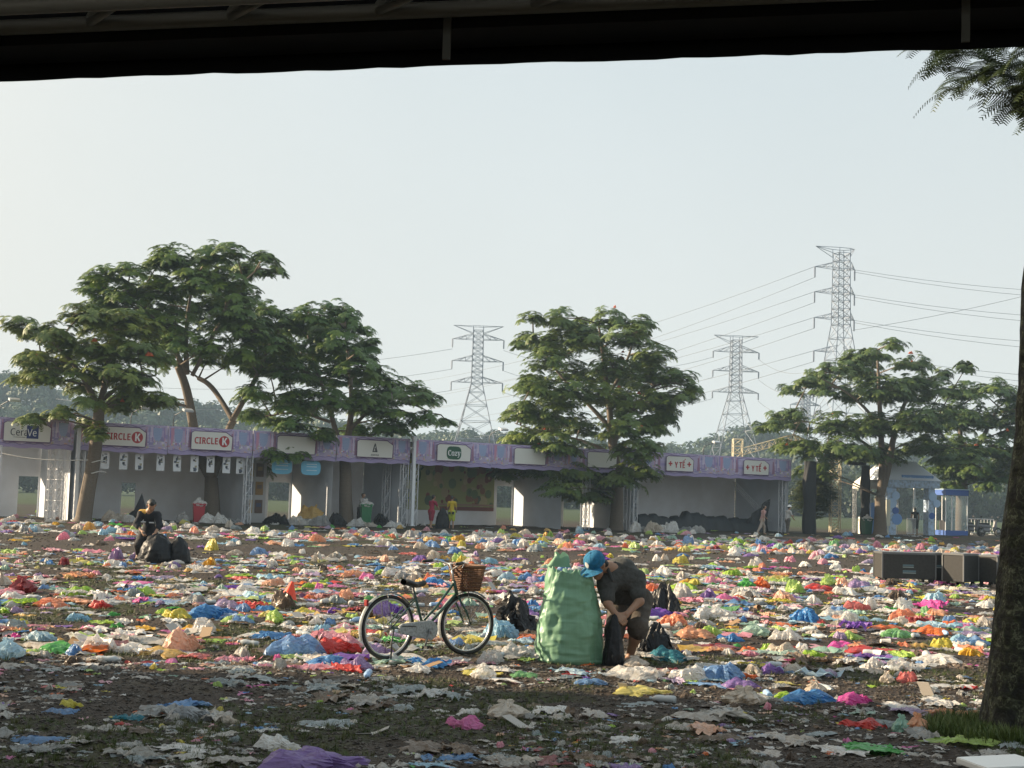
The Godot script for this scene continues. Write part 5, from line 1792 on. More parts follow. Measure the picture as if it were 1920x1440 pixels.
	var shorts := sdf_mesh([
		[hip_l, 0.118, hip_r, 0.118], [pel, 0.13, pel + Vector3(0, -0.07, 0), 0.12], [hip_l, 0.115, kn_l + Vector3(0, 0.0, 0), 0.093], [hip_r, 0.115, kn_r, 0.093], [kn_l, 0.093, kn_l + Vector3(0, -0.04, -0.02), 0.092], [kn_r, 0.093, kn_r + Vector3(0, -0.04, -0.02), 0.092],
	], 0.014, 0.03, 0.014, 26.0)
	part("shorts", shorts, cloth(0.085, 0.07, 0.056), o)
	for s in [an_l, an_r]:
		var g := Geo.new()
		g.bevel_box(s + fwd * 0.05 + Vector3(0, -0.075, 0), Vector3(0.045, 0.012, 0.13), 0.005, Basis(Vector3.UP, -0.36))
		part("sandal", g.hard(), lin(0.04, 0.035, 0.03, 0.7), o)
	# cap: a lathed dome and a curved peak
	var cap := Node3D.new()
	cap.name = "cap"
	var cm := cloth(0.012, 0.17, 0.34)
	var dome := Geo.new()
	dome.lathe(Vector3.ZERO, [[0.098, -0.012], [0.100, 0.0], [0.101, 0.035], [0.094, 0.068], [0.078, 0.094], [0.05, 0.112], [0.02, 0.118], [0.001, 0.119]], 24)
	var dm := part("cap", dome.soft(), cm, o)
	dm.transform = Transform3D(hb, head + hb * Vector3(0, 0.045, 0.0))
	dm.scale = Vector3(1, 1, 1.1)
	var pk := PackedVector3Array()
	for j in 5:
		for i in 13:
			var a := (i / 12.0 - 0.5) * 2.3
			var rr := 0.098 + 0.078 * j / 4.0 * cos(a * 0.72)
			pk.append(Vector3(sin(a) * rr * 0.98, 0.004 - 0.022 * (j / 4.0) - 0.02 * sin(a) * sin(a), cos(a) * rr))
	var pg := Geo.new()
	pg.grid(pk, 5, 13)
	part("peak", pg.soft(), cm, dm)
	var seams := Geo.new()
	for k in 6:
		var a := TAU * k / 6
		var arc: Array = []
		for q in [[0.1012, 0.0], [0.1022, 0.035], [0.0952, 0.068], [0.0792, 0.095], [0.0512, 0.113], [0.005, 0.1205]]: arc.append(Vector3(cos(a) * q[0], q[1], sin(a) * q[0]))
		seams.tube(arc, [0.0012, 0.0012, 0.0012, 0.0012, 0.0012, 0.0012], 4)
	seams.lathe(Vector3(0, 0.119, 0), [[0.007, 0.0], [0.005, 0.006], [0.001, 0.008]], 8)
	part("cap_seams", seams.soft(), lin(0.008, 0.11, 0.24, 0.8), dm)
	# the pale drop-shaped mark on its front
	var em := Geo.new()
	var ep: Array = []
	for k in 16:
		var a := TAU * k / 16
		ep.append(Vector2(sin(a) * 0.022 * (1.0 - 0.35 * cos(a)), -cos(a) * 0.026 + (0.012 if cos(a) < -0.8 else 0.0)))
	for k in 16:
		var a: Vector2 = ep[k]
		var b: Vector2 = ep[(k + 1) % 16]
		var fz := func(q: Vector2) -> Vector3: return Vector3(q.x, 0.052 + q.y, 0.1035 - 0.28 * (q.y + 0.02) * (0.6 if q.y > 0 else 0.1) - q.x * q.x * 4.0)
		em.tri(fz.call(Vector2.ZERO), fz.call(a), fz.call(b))
	part("emblem", em.soft(), lin(0.72, 0.74, 0.72, 0.6), dm)
	var hair := sdf_mesh([[head + hb * Vector3(-0.07, 0.0, -0.05), 0.035, head + hb * Vector3(0.07, 0.0, -0.05), 0.035], [head + hb * Vector3(0, 0.0, -0.085), 0.035, head + hb * Vector3(0, 0.04, -0.085), 0.03]], 0.008, 0.03)
	part("hair", hair, lin(0.02, 0.017, 0.015, 0.6), o)
	cap.free()

func make_left_worker() -> void:
	var base := Vector3(-7.72, 0, -31.0)
	base.y = ground_h(base.x, base.z)
	var o := thing("person", "person in dark uniform with yellow shoulders stooping behind two black sacks", "person", base)
	var L := func(x: float, y: float, z: float) -> Vector3: return Vector3(x, y, z) - Vector3(base.x, 0, base.z)
	var head: Vector3 = L.call(-7.575, 1.15, -30.72)
	var neck: Vector3 = L.call(-7.64, 1.03, -30.82)
	var sh_l: Vector3 = L.call(-7.485, 0.955, -30.88)
	var sh_r: Vector3 = L.call(-7.81, 0.965, -30.86)
	var pel: Vector3 = L.call(-7.70, 0.57, -31.08)
	var hip_l: Vector3 = L.call(-7.60, 0.53, -31.06)
	var hip_r: Vector3 = L.call(-7.80, 0.53, -31.06)
	var kn_l: Vector3 = L.call(-7.60, 0.32, -30.78)
	var kn_r: Vector3 = L.call(-7.85, 0.30, -30.80)
	var an_l: Vector3 = L.call(-7.62, 0.06, -31.02)
	var an_r: Vector3 = L.call(-7.87, 0.06, -30.98)
	var el_l: Vector3 = L.call(-7.40, 0.74, -30.80)
	var wr_l: Vector3 = L.call(-7.45, 0.58, -30.66)
	var el_r: Vector3 = L.call(-7.90, 0.75, -30.80)
	var wr_r: Vector3 = L.call(-7.74, 0.61, -30.66)
	var look := Vector3(0.22, -0.55, 0.8).normalized()
	var lft := Vector3.UP.cross(look).normalized()
	var hb := Basis(lft, look.cross(lft).normalized(), look)
	var body := sdf_mesh([[neck, 0.05, head, 0.055], [neck, 0.08, pel, 0.12], [sh_l, 0.06, sh_r, 0.06], [sh_l, 0.055, el_l, 0.042], [el_l, 0.042, wr_l, 0.028], [sh_r, 0.055, el_r, 0.042], [el_r, 0.042, wr_r, 0.028],
		[hip_l, 0.09, kn_l, 0.06], [kn_l, 0.055, an_l, 0.038], [hip_r, 0.09, kn_r, 0.06], [kn_r, 0.055, an_r, 0.038], [an_l, 0.04, an_l + Vector3(0.03, -0.03, 0.13), 0.035], [an_r, 0.04, an_r + Vector3(0.0, -0.03, 0.13), 0.035]], 0.018, 0.03)
	var hd := sdf_mesh(head_bones(head, hb, 1.05), 0.008, 0.018)
	var hands := [sdf_mesh(hand_bones(wr_l, Vector3(0.0, -0.8, 0.5), Vector3(-0.9, 0, 0), true, 0.5), 0.006, 0.008), sdf_mesh(hand_bones(wr_r, Vector3(0.4, -0.7, 0.5), Vector3(0.8, 0, 0), false, 0.5), 0.006, 0.008)]
	part("body", join_meshes([body, hd] + hands), skin(0.34, 0.2, 0.13), o)
	part("jacket", sdf_mesh([[neck + Vector3(0, -0.05, -0.03), 0.09, pel, 0.155], [sh_l, 0.085, sh_r, 0.085], [pel, 0.155, pel + Vector3(0.03, -0.08, 0.02), 0.16], [sh_l, 0.08, el_l, 0.066], [sh_r, 0.08, el_r, 0.066], [el_l, 0.066, el_l.lerp(wr_l, 0.35), 0.062], [el_r, 0.066, el_r.lerp(wr_r, 0.35), 0.062]], 0.018, 0.04, 0.016, 22.0), cloth(0.016, 0.018, 0.026), o)
	part("yoke", sdf_mesh([[sh_r + Vector3(-0.01, 0.035, 0.0), 0.07, neck + Vector3(-0.05, -0.03, -0.02), 0.075]], 0.015, 0.02), cloth(0.55, 0.34, 0.06), o)
	for s in [[-0.075, 0.80], [0.10, 0.79]]:
		var q := Geo.new()
		q.box(Vector3(base.x + s[0] + 0.05, s[1], -30.775) - Vector3(base.x, 0, base.z), Vector3(0.05, 0.011, 0.02), Basis(Vector3.RIGHT, -0.3))
		part("pocket_stripe", q.hard(), lin(0.4, 0.42, 0.44, 0.5), o)
	part("trousers", sdf_mesh([[hip_l, 0.11, hip_r, 0.11], [hip_l, 0.105, kn_l, 0.082], [kn_l, 0.078, an_l + Vector3(0, 0.04, 0), 0.06], [hip_r, 0.105, kn_r, 0.082], [kn_r, 0.078, an_r + Vector3(0, 0.04, 0), 0.06]], 0.018, 0.03, 0.012, 22.0), cloth(0.03, 0.028, 0.03), o)
	part("hair", sdf_mesh([[head + hb * Vector3(0, 0.06, -0.03), 0.083, head + hb * Vector3(0, 0.075, 0.03), 0.066], [head + hb * Vector3(-0.055, 0.04, -0.03), 0.045, head + hb * Vector3(0.055, 0.04, -0.03), 0.045]], 0.01, 0.03, 0.006, 40.0), lin(0.012, 0.011, 0.010, 0.6), o)

# people by the stalls; pose: [knee spread, left arm swing, right arm swing, stoop]
func small_person(label: String, at: Vector3, face: float, hgt: float, pose: Array, top: Color, low: Color, long_legs: bool, cap: Color, sleeves := 0.55) -> Node3D:
	var o := thing("person", label, "person", at, face)
	var k := hgt / 1.68
	var st: float = pose[3]
	var hip := Vector3(0, 0.86, -0.04 * st) * k
	var up := Vector3(0, cos(st), sin(st))
	var neck := hip + up * 0.54 * k
	var head := neck + (up + Vector3(0, 0, 0.25)).normalized() * 0.16 * k
	var body: Array = [[neck, 0.05 * k, head, 0.05 * k], [neck - up * 0.08 * k, 0.09 * k, hip, 0.12 * k]]
	var shirt: Array = [[neck - up * 0.06 * k, 0.105 * k, hip + up * 0.02, 0.135 * k]]
	var legs: Array = []
	for s in [-1.0, 1.0]:
		var sh := neck + Vector3(s * 0.165, -0.06 * cos(st), 0) * k
		var sw: float = pose[1] if s < 0 else pose[2]
		var el := sh + Vector3(s * 0.06, -0.26 * cos(sw), 0.26 * sin(sw)) * k
		var wr := el + Vector3(-s * 0.01, -0.22 * cos(sw + 0.35), 0.24 * sin(sw + 0.35)) * k
		body.append([sh, 0.05 * k, el, 0.04 * k]); body.append([el, 0.038 * k, wr, 0.027 * k])
		body.append([wr, 0.03 * k, wr + (wr - el).normalized() * 0.11 * k, 0.022 * k])
		body.append([wr, 0.016 * k, wr + (wr - el).normalized() * 0.05 * k + Vector3(-s * 0.03, 0, 0.02) * k, 0.012 * k])
		shirt.append([sh, 0.072 * k, sh.lerp(el, sleeves * 1.3), 0.062 * k]); shirt.append([sh, 0.075 * k, neck - up * 0.08 * k, 0.09 * k])
		var step: float = pose[0] * s
		var h := hip + Vector3(s * 0.09, 0, 0) * k
		var kn := h + Vector3(s * 0.01, -0.42 * cos(step), 0.42 * sin(step)) * k
		var an := kn + Vector3(0, -0.40 * cos(step * 0.6 - absf(step) * 0.5), 0.40 * sin(step * 0.6 - absf(step) * 0.5)) * k
		an.y = maxf(an.y, 0.06 * k) if step == 0.0 else an.y
		body.append([h, 0.09 * k, kn, 0.058 * k]); body.append([kn, 0.055 * k, an, 0.036 * k]); body.append([an, 0.038 * k, an + Vector3(0, -0.03, 0.14) * k, 0.03 * k])
		legs.append([h, 0.115 * k, kn, 0.085 * k])
		if long_legs: legs.append([kn, 0.08 * k, an + Vector3(0, 0.05, 0), 0.06 * k])
	legs.append([hip + Vector3(-0.09, 0, 0) * k, 0.12 * k, hip + Vector3(0.09, 0, 0) * k, 0.12 * k])
	body.append_array(head_bones(head + Vector3(0, 0.03, 0.01), Basis(Vector3.RIGHT, st * 0.6), k))
	part("body", sdf_mesh(body, 0.024, 0.03), skin(0.36, 0.21, 0.14), o)
	part("shirt", sdf_mesh(shirt, 0.026, 0.04, 0.014, 20.0), cloth(top.r, top.g, top.b), o)
	part("trousers" if long_legs else "shorts", sdf_mesh(legs, 0.026, 0.03, 0.012, 20.0), cloth(low.r, low.g, low.b), o)
	part("hair", sdf_mesh([[head + Vector3(0, 0.085, -0.03) * k, 0.085 * k, head + Vector3(0, 0.09, 0.02) * k, 0.07 * k], [head + Vector3(0, 0.02, -0.06) * k, 0.06 * k, head + Vector3(0, 0.06, -0.05) * k, 0.06 * k]], 0.02, 0.03), lin(0.02, 0.017, 0.015, 0.6), o)
	if cap.a > 0.0:
		var g := Geo.new()
		g.lathe(Vector3.ZERO, [[0.16, -0.01], [0.11, 0.0], [0.105, 0.05], [0.075, 0.09], [0.001, 0.105]], 14)
		var c := part("hat", g.soft(), lin(cap.r, cap.g, cap.b, 0.8), o)
		c.position = head + Vector3(0, 0.085, 0) * k
	return o

func make_people() -> void:
	make_bending_man()
	make_left_worker()
	small_person("person in a red dress like top standing before the yellow mural", on(-3.57, -67.5), 2.5, 1.52, [0.16, 0.5, 0.3, 0.15], Color(0.36, 0.02, 0.06), Color(0.30, 0.02, 0.05), false, Color(0, 0, 0, 0))
	var yl := small_person("person in yellow shirt and lime shorts seen from behind", on(-2.64, -67.7), 3.05, 1.5, [0.05, 0.25, 0.25, 0.05], Color(0.62, 0.46, 0.03), Color(0.46, 0.55, 0.06), false, Color(0, 0, 0, 0))
	for s in [-1.0, 1.0]:
		var g := Geo.new()
		g.box(Vector3(s * 0.085, 0.72, -0.135), Vector3(0.05, 0.06, 0.012))
		part("pocket", g.hard(), lin(0.02, 0.02, 0.02, 0.8), yl)
	small_person("person in pink top and beige trousers walking in the first aid stall", on(13.1, -74.4), 1.9, 1.5, [0.42, -0.4, 0.5, 0.12], Color(0.55, 0.33, 0.32), Color(0.50, 0.42, 0.36), true, Color(0, 0, 0, 0))
	small_person("person in white cap and white shirt at the end of the stalls", on(14.75, -76.2), 2.0, 1.5, [0.12, 0.3, 0.9, 0.1], Color(0.60, 0.60, 0.60), Color(0.12, 0.11, 0.10), true, Color(0.72, 0.72, 0.7, 1))
	small_person("person in black vest and white hat under the blue booth's arch", on(24.6, -87.3), 3.0, 1.66, [0.10, 0.15, 0.2, 0.1], Color(0.018, 0.018, 0.02), Color(0.018, 0.018, 0.02), false, Color(0.72, 0.72, 0.68, 1), 0.1)
	small_person("person in a pale shirt half hidden behind the broad tree's trunk", on(-7.1, -69.4), 1.2, 1.5, [0.1, 0.4, 0.3, 0.2], Color(0.55, 0.53, 0.52), Color(0.03, 0.03, 0.035), true, Color(0, 0, 0, 0))

# ---------------------------------------------------------------- bicycle
func make_bicycle() -> void:
	var rear := on(-1.10, -13.72)
	var yaw := atan2(0.70, 0.83)  # the front points right and away
	var t := thing("bicycle", "old dark step-through bicycle with wicker basket parked among the litter", "bicycle", Vector3(rear.x, maxf(rear.y, ground_h(-0.4, -14.4)), rear.z), yaw)
	t.scale = Vector3.ONE * 0.965
	var R := 0.315
	var WB := 0.99
	var black := lin(0.012, 0.012, 0.013, 0.55)
	var frame := lin(0.028, 0.070, 0.055, 0.35)
	var chrome := lin(0.46, 0.46, 0.45, 0.35, 0.7)
	var grey := worn(0.34, 0.37, 0.38, 0.45, 3.0)
	var steel := lin(0.20, 0.20, 0.20, 0.4, 0.6)
	for w in [[0.0, 0.0], [WB, -0.14]]:
		var wh := Node3D.new()
		wh.name = "wheel"
		t.add_child(wh, true)
		wh.position = Vector3(w[0], R, 0)
		wh.rotation.y = w[1]
		var g := Geo.new()
		g.ring(Vector3.ZERO, R - 0.018, 0.018, 64, 10)
		part("tyre", g.soft(), black, wh)
		var r := Geo.new()
		r.ring(Vector3.ZERO, R - 0.042, 0.011, 64, 8, 1.3)
		part("rim", r.soft(), chrome, wh)
		var s := Geo.new()
		for k in 28:
			var a := TAU * k / 28
			var b := a + (0.5 if k % 4 < 2 else -0.5)
			s.rod(Vector3(cos(b) * 0.022, sin(b) * 0.022, 0.028 if k % 2 == 0 else -0.028), Vector3(cos(a) * (R - 0.045), sin(a) * (R - 0.045), 0), 0.0016, 4)
		part("spokes", s.hard(), chrome, wh)
		var h := Geo.new()
		h.tube([Vector3(0, 0, -0.06), Vector3(0, 0, -0.03), Vector3(0, 0, 0.03), Vector3(0, 0, 0.06)], [0.012, 0.022, 0.022, 0.012], 10)
		part("hub", h.soft(), steel, wh)
		# mudguard: rear covers the back, front the rear upper part
		var m := PackedVector3Array()
		for i in 25:
			var a: float = lerpf(0.6, 3.5, i / 24.0) if w[0] == 0.0 else lerpf(0.85, 3.55, i / 24.0)
			for j in 5:
				var q := (j / 4.0 - 0.5) * 2.0
				var rr := R + 0.026 - 0.012 * q * q
				m.append(Vector3(cos(a) * rr, sin(a) * rr, q * 0.028))
		var mg := Geo.new()
		mg.grid(m, 25, 5)
		part("mudguard", mg.soft(), grey, wh)
	# frame
	var bb := Vector3(0.44, 0.27, 0)
	var seat := Vector3(0.30, 0.66, 0)
	var head_lo := Vector3(0.845, 0.61, 0)
	var head_hi := Vector3(0.80, 0.755, 0)
	var ax := Vector3(0, R, 0)
	var fr := Geo.new()
	fr.rod(bb, seat, 0.015, 10)
	fr.rod(bb + Vector3(0.02, 0.02, 0), head_lo + Vector3(-0.002, 0.02, 0), 0.015, 10)
	fr.tube([bb.lerp(seat, 0.20), Vector3(0.58, 0.49, 0), head_hi + Vector3(0.004, -0.02, 0)], [0.013, 0.013, 0.013], 10)
	fr.rod(head_lo, head_hi, 0.019, 10)
	for s in [-1.0, 1.0]:
		fr.rod(bb + Vector3(0, 0, s * 0.02), ax + Vector3(0, 0, s * 0.06), 0.008, 8)
		fr.rod(bb.lerp(seat, 0.82) + Vector3(0, 0, s * 0.015), ax + Vector3(0, 0, s * 0.06), 0.0075, 8)
	fr.tube([bb + Vector3(0, 0, -0.04), bb + Vector3(0, 0, 0.04)], [0.024, 0.024], 10)
	part("frame", fr.soft(), frame, t)
	var fk := Geo.new()
	var fa := Vector3(WB, R, 0)
	for s in [-1.0, 1.0]:
		fk.tube([head_lo + Vector3(0.004, -0.01, s * 0.02), head_lo + Vector3(0.02, -0.07, s * 0.048), fa + Vector3(-0.05, 0.12, s * 0.055), fa + Vector3(0, 0, s * 0.058)], [0.012, 0.012, 0.010, 0.007], 8)
		fk.rod(fa + Vector3(0, 0, s * 0.065), fa + Vector3(-0.13, 0.235, s * 0.05), 0.003, 5)
	part("fork", fk.soft(), frame, t)
	var hb := Geo.new()
	var st := Vector3(0.77, 0.86, 0)
	hb.rod(head_hi, st, 0.012, 8)
	for s in [-1.0, 1.0]:
		hb.tube([st, st + Vector3(0.03, 0.06, s * 0.08), st + Vector3(-0.02, 0.09, s * 0.22), st + Vector3(-0.14, 0.08, s * 0.27)], [0.011, 0.011, 0.011, 0.011], 8)
		hb.rod(st + Vector3(0.0, 0.085, s * 0.2), st + Vector3(-0.09, 0.045, s * 0.28), 0.004, 5)
	part("handlebar", hb.soft(), chrome, t)
	for s in [-1.0, 1.0]:
		var gp := Geo.new()
		gp.tube([st + Vector3(-0.06, 0.088, s * 0.243), st + Vector3(-0.17, 0.078, s * 0.277)], [0.016, 0.016], 8)
		part("grip", gp.soft(), black, t)
	# saddle: wide at the back, two sprung pans
	var sp := PackedVector3Array()
	for i in 14:
		var u := i / 13.0
		var hw := lerpf(0.095, 0.022, smoothstep(0.25, 0.8, u)) * sin(PI * clampf(u * 3.0 + 0.18, 0.0, 0.5)) * (1.0 if u < 0.93 else 0.7)
		for j in 16:
			var a := TAU * j / 16
			sp.append(Vector3(0.17 + u * 0.27, 0.735 + 0.015 * cos(u * 5.0) + sin(a) * (0.034 if sin(a) > 0 else 0.028) * (1.0 if u < 0.95 else 0.6), cos(a) * hw))
	var sg := Geo.new()
	sg.grid(sp, 14, 16, true)
	part("saddle", sg.soft(), lin(0.02, 0.019, 0.018, 0.45), t)
	var po := Geo.new()
	po.rod(seat - Vector3(-0.02, 0.1, 0), Vector3(0.285, 0.72, 0), 0.012, 8)
	for s in [-1.0, 1.0]:
		var coil: Array = []
		var cr: Array = []
		for k in 25:
			coil.append(Vector3(0.22 + 0.014 * cos(k * 1.1), 0.675 + k * 0.0018, s * 0.05 + 0.014 * sin(k * 1.1)))
			cr.append(0.0025)
		po.tube(coil, cr, 4)
	part("seat_post", po.soft(), steel, t)
	# carrier
	var ca := Geo.new()
	for s in [-1.0, -0.4, 0.4, 1.0]: ca.rod(Vector3(-0.24, R + 0.345 - 0.3 + 0.03 + 0.26, s * 0.055), Vector3(0.235, 0.665, s * 0.055), 0.0045, 6)
	for x in [-0.24, -0.1, 0.05, 0.2]: ca.rod(Vector3(x, 0.66, -0.058), Vector3(x, 0.66, 0.058), 0.0045, 6)
	for s in [-1.0, 1.0]: ca.rod(Vector3(-0.06, 0.66, s * 0.06), Vector3(0, R, s * 0.07), 0.004, 6)
	part("carrier", ca.soft(), steel, t)
	var rf := Geo.new()
	rf.bevel_box(Vector3(-0.265, 0.56, 0), Vector3(0.012, 0.03, 0.025), 0.004)
	part("reflector", rf.hard(), lin(0.25, 0.02, 0.02, 0.25), t)
	# chain case on the near side, crank and pedals
	var cc := PackedVector3Array()
	for i in 40:
		var a := TAU * i / 40
		var q := Vector2(cos(a), sin(a))
		var big := q.x > 0
		var p := Vector2(0.46 if big else 0.14, 0.275 if big else 0.30) + q * (0.098 if big else 0.052)
		for j in 4: cc.append(Vector3(p.x, p.y, [0.045, 0.06, 0.075, 0.078][j]) if j < 3 else Vector3(lerpf(p.x, 0.3, 0.15), lerpf(p.y, 0.285, 0.2), 0.079))
	var cg := Geo.new()
	for i in 40:
		for j in 3:
			var i1 := (i + 1) % 40
			cg.quad(cc[i * 4 + j], cc[i1 * 4 + j], cc[i1 * 4 + j + 1], cc[i * 4 + j + 1])
		cg.tri(Vector3(0.3, 0.285, 0.079), cc[i * 4 + 3], cc[((i + 1) % 40) * 4 + 3])
		cg.tri(Vector3(0.3, 0.285, 0.045), cc[((i + 1) % 40) * 4], cc[i * 4])
	part("chain_case", cg.hard(), grey, t)
	var slot := Geo.new()
	slot.box(Vector3(0.20, 0.325, 0.081), Vector3(0.085, 0.004, 0.002), Basis(Vector3.BACK, -0.03))
	part("case_groove", slot.hard(), black, t)
	var ck := Geo.new()
	ck.tube([bb + Vector3(0, 0, 0.085), bb + Vector3(0.02, 0, 0.1)], [0.026, 0.022], 12)
	ck.rod(bb + Vector3(0, 0, 0.1), bb + Vector3(-0.06, -0.15, 0.105), 0.009, 6)
	ck.rod(bb + Vector3(0, 0, -0.06), bb + Vector3(0.06, 0.15, -0.07), 0.009, 6)
	part("crank", ck.soft(), steel, t)
	for s in [[-0.06, -0.15, 0.15], [0.06, 0.15, -0.115]]:
		var pd := Geo.new()
		for q in [-0.028, 0.028]: pd.box(bb + Vector3(s[0] + q, s[1], s[2]), Vector3(0.011, 0.012, 0.042))
		pd.box(bb + Vector3(s[0], s[1], s[2]), Vector3(0.035, 0.004, 0.008))
		part("pedal", pd.hard(), black, t)
	var ks := Geo.new()
	ks.tube([Vector3(0.02, R - 0.01, 0.075), Vector3(-0.02, 0.18, 0.10), Vector3(-0.05, 0.005, 0.14)], [0.008, 0.008, 0.008], 6)
	part("kickstand", ks.soft(), black, t)
	# wicker basket: ribs and woven bands
	var bk := Node3D.new()
	bk.name = "basket"
	t.add_child(bk, true)
	bk.position = Vector3(0.83, 0.655, 0)
	var ring := func(y: float, grow: float) -> Array:
		var hw := lerpf(0.13, 0.175, y / 0.25) + grow
		var hd := lerpf(0.095, 0.135, y / 0.25) + grow
		var out: Array = []
		for k in 33:
			var a := TAU * k / 32
			var ca2 := cos(a)
			var sa := sin(a)
			out.append(Vector3(0.135 + signf(ca2) * pow(absf(ca2), 0.45) * hd, y, signf(sa) * pow(absf(sa), 0.45) * hw))
		return out
	var straw := worn(0.15, 0.065, 0.028, 0.7, 6.0)
	var straw2 := worn(0.22, 0.10, 0.045, 0.7, 6.0)
	for y in 13:
		var wv := Geo.new()
		var pts: Array = ring.call(0.01 + y * 0.0185, 0.0)
		for k in pts.size():
			var c := Vector3(0.135, pts[k].y, 0)
			pts[k] += (pts[k] - c).normalized() * 0.005 * (1 if (k + y) % 2 == 0 else -1)
		var rr: Array = []
		for k in pts.size(): rr.append(0.0085)
		wv.tube(pts, rr, 5, false)
		part("woven_band", wv.soft(), straw if y % 2 == 0 else straw2, bk)
	var rb := Geo.new()
	var lo: Array = ring.call(0.0, 0.0)
	var hi: Array = ring.call(0.25, 0.0)
	for k in 32: rb.rod(lo[k], hi[k], 0.004, 4)
	part("ribs", rb.hard(), straw, bk)
	var rim := Geo.new()
	var rp: Array = ring.call(0.25, 0.003)
	var rr2: Array = []
	for k in rp.size(): rr2.append(0.013)
	rim.tube(rp, rr2, 6, false)
	part("basket_rim", rim.soft(), straw2, bk)
	var bt := Geo.new()
	bt.bx(0.045, 0.225, 0.0, 0.01, -0.12, 0.12)
	part("basket_floor", bt.hard(), straw, bk)
	var hold := Geo.new()
	hold.rod(Vector3(0.83, 0.66, 0), Vector3(0.95, 0.655, 0), 0.007, 6)
	for s in [-1.0, 1.0]: hold.rod(Vector3(0.95, 0.655, s * 0.05), Vector3(WB, R, s * 0.072), 0.004, 6)
	part("basket_stay", hold.soft(), steel, t)

# ---------------------------------------------------------------- sacks
func make_green_sack() -> void:
	var p := PackedVector3Array()
	var rows := 120
	var cols := 110
	var base := on(0.63, -14.08)
	var cr := RandomNumberGenerator.new()
	cr.seed = 17
	# creases, as segments on the unrolled cloth (metres round, metres up)
	var creases: Array = []
	for k in 150:
		var c := Vector2(cr.randf() * 1.8, cr.randf_range(0.02, 0.9))
		var d := Vector2.from_angle(cr.randfn() * 0.28 + (PI / 2 if cr.randf() < 0.12 else 0.0)) * cr.randf_range(0.03, 0.14)
		creases.append([c - d, c + d, cr.randf_range(0.004, 0.013) * (1.0 if cr.randf() < 0.7 else -0.8), cr.randf_range(0.02, 0.05)])
	for i in rows:
		var t := i / float(rows - 1)
		var y := t * 0.86
		var w: float = lerpf(lerpf(0.335, 0.325, clampf(t / 0.3, 0, 1)), 0.225, smoothstep(0.25, 1.0, t))
		if t < 0.04: w *= 0.9 + 2.5 * t
		for k in cols:
			var a := TAU * k / cols
			var ca := cos(a)
			var sa := sin(a)
			var x := signf(ca) * pow(absf(ca), 0.85) * w
			var z := signf(sa) * pow(absf(sa), 0.85) * w * 0.74
			# slack folds lie across; the seams at both sides pull up
			var fold := noise_b.get_noise_3d(ca * 6.0 + 3, y * 30.0, sa * 6.0) * 0.009
			var q := Vector2(a * 0.286, y)
			for c in creases:
				if absf(q.y - c[0].y) > 0.2: continue
				var ab: Vector2 = c[1] - c[0]
				var u := clampf((q - c[0]).dot(ab) / ab.length_squared(), 0.0, 1.0)
				var dist: float = (q - c[0] - ab * u).length()
				if dist < c[3]: fold += c[2] * (1.0 - dist / c[3]) * (1.0 - absf(2.0 * u - 1.0) * 0.5)
			var dent := noise_a.get_noise_3d(ca * 12, y * 16, sa * 12) * 0.035
			var n := Vector3(ca, 0, sa)
			var yy := y
			if t > 0.9:
				var k2 := (t - 0.9) / 0.1
				yy += k2 * (0.02 + 0.06 * noise_a.get_noise_2d(a * 22, 5)) 
				x *= 1.0 - 0.10 * k2
			yy += maxf(0.0, 1.0 - absf(a - PI) / 0.75) * smoothstep(0.82, 1.0, t) * 0.05
			if t < 0.06: x += signf(ca) * 0.03 * (1.0 - t / 0.06) * absf(ca)
			p.append(Vector3(x, yy - 0.01, z) + n * (fold + dent))
	# the mouth, folded inwards
	for j in 3:
		for k in cols:
			var e := p[(rows - 1) * cols + k]
			p.append(Vector3(e.x * [0.93, 0.7, 0.2][j], e.y - [0.0, 0.05, 0.1][j], e.z * [0.9, 0.6, 0.15][j]))
	var g := Geo.new()
	g.grid(p, rows + 3, cols, true)
	# woven polypropylene: fine bands of warp and weft, printed in two greens
	var im := Image.create(256, 256, false, Image.FORMAT_RGB8)
	var r := RandomNumberGenerator.new()
	r.seed = 4
	var rows_t: Array = []
	for y in 256: rows_t.append(r.randf_range(-0.03, 0.03))
	for x in 256:
		var cx := r.randf_range(-0.03, 0.03)
		for y in 256:
			var v: float = 0.92 + cx + rows_t[y] + (0.03 if (x / 2 + y / 2) % 2 == 0 else -0.03)
			im.set_pixel(x, y, Color(v, v, v))
	var m := StandardMaterial3D.new()
	m.albedo_color = Color(0.25, 0.46, 0.30).linear_to_srgb()
	m.albedo_texture = ImageTexture.create_from_image(im)
	m.uv1_scale = Vector3(4, 3, 1)
	m.roughness = 0.42
	m.backlight_enabled = true
	m.backlight = Color(0.7, 0.7, 0.7)
	var o := thing("woven_sack", "tall bulging green woven sack standing beside the bending person", "sack", base)
	part("sack_body", g.soft(), m, o)
	# the gathered ear at the upper left
	var e := PackedVector3Array()
	for i in 8:
		var t := i / 7.0
		for k in 12:
			var a := TAU * k / 12
			var w := lerpf(0.10, 0.055, t) * (1.0 + 0.35 * sin(a * 3 + t * 2))
			e.append(Vector3(-0.125 + 0.015 * t + cos(a) * w, 0.91 + t * 0.12 + (0.03 * sin(a * 2) if i == 7 else 0.0), 0.03 + sin(a) * w * 0.35))
	var eg := Geo.new()
	eg.grid(e, 8, 12, true)
	part("gathered_corner", eg.soft(), m, o)

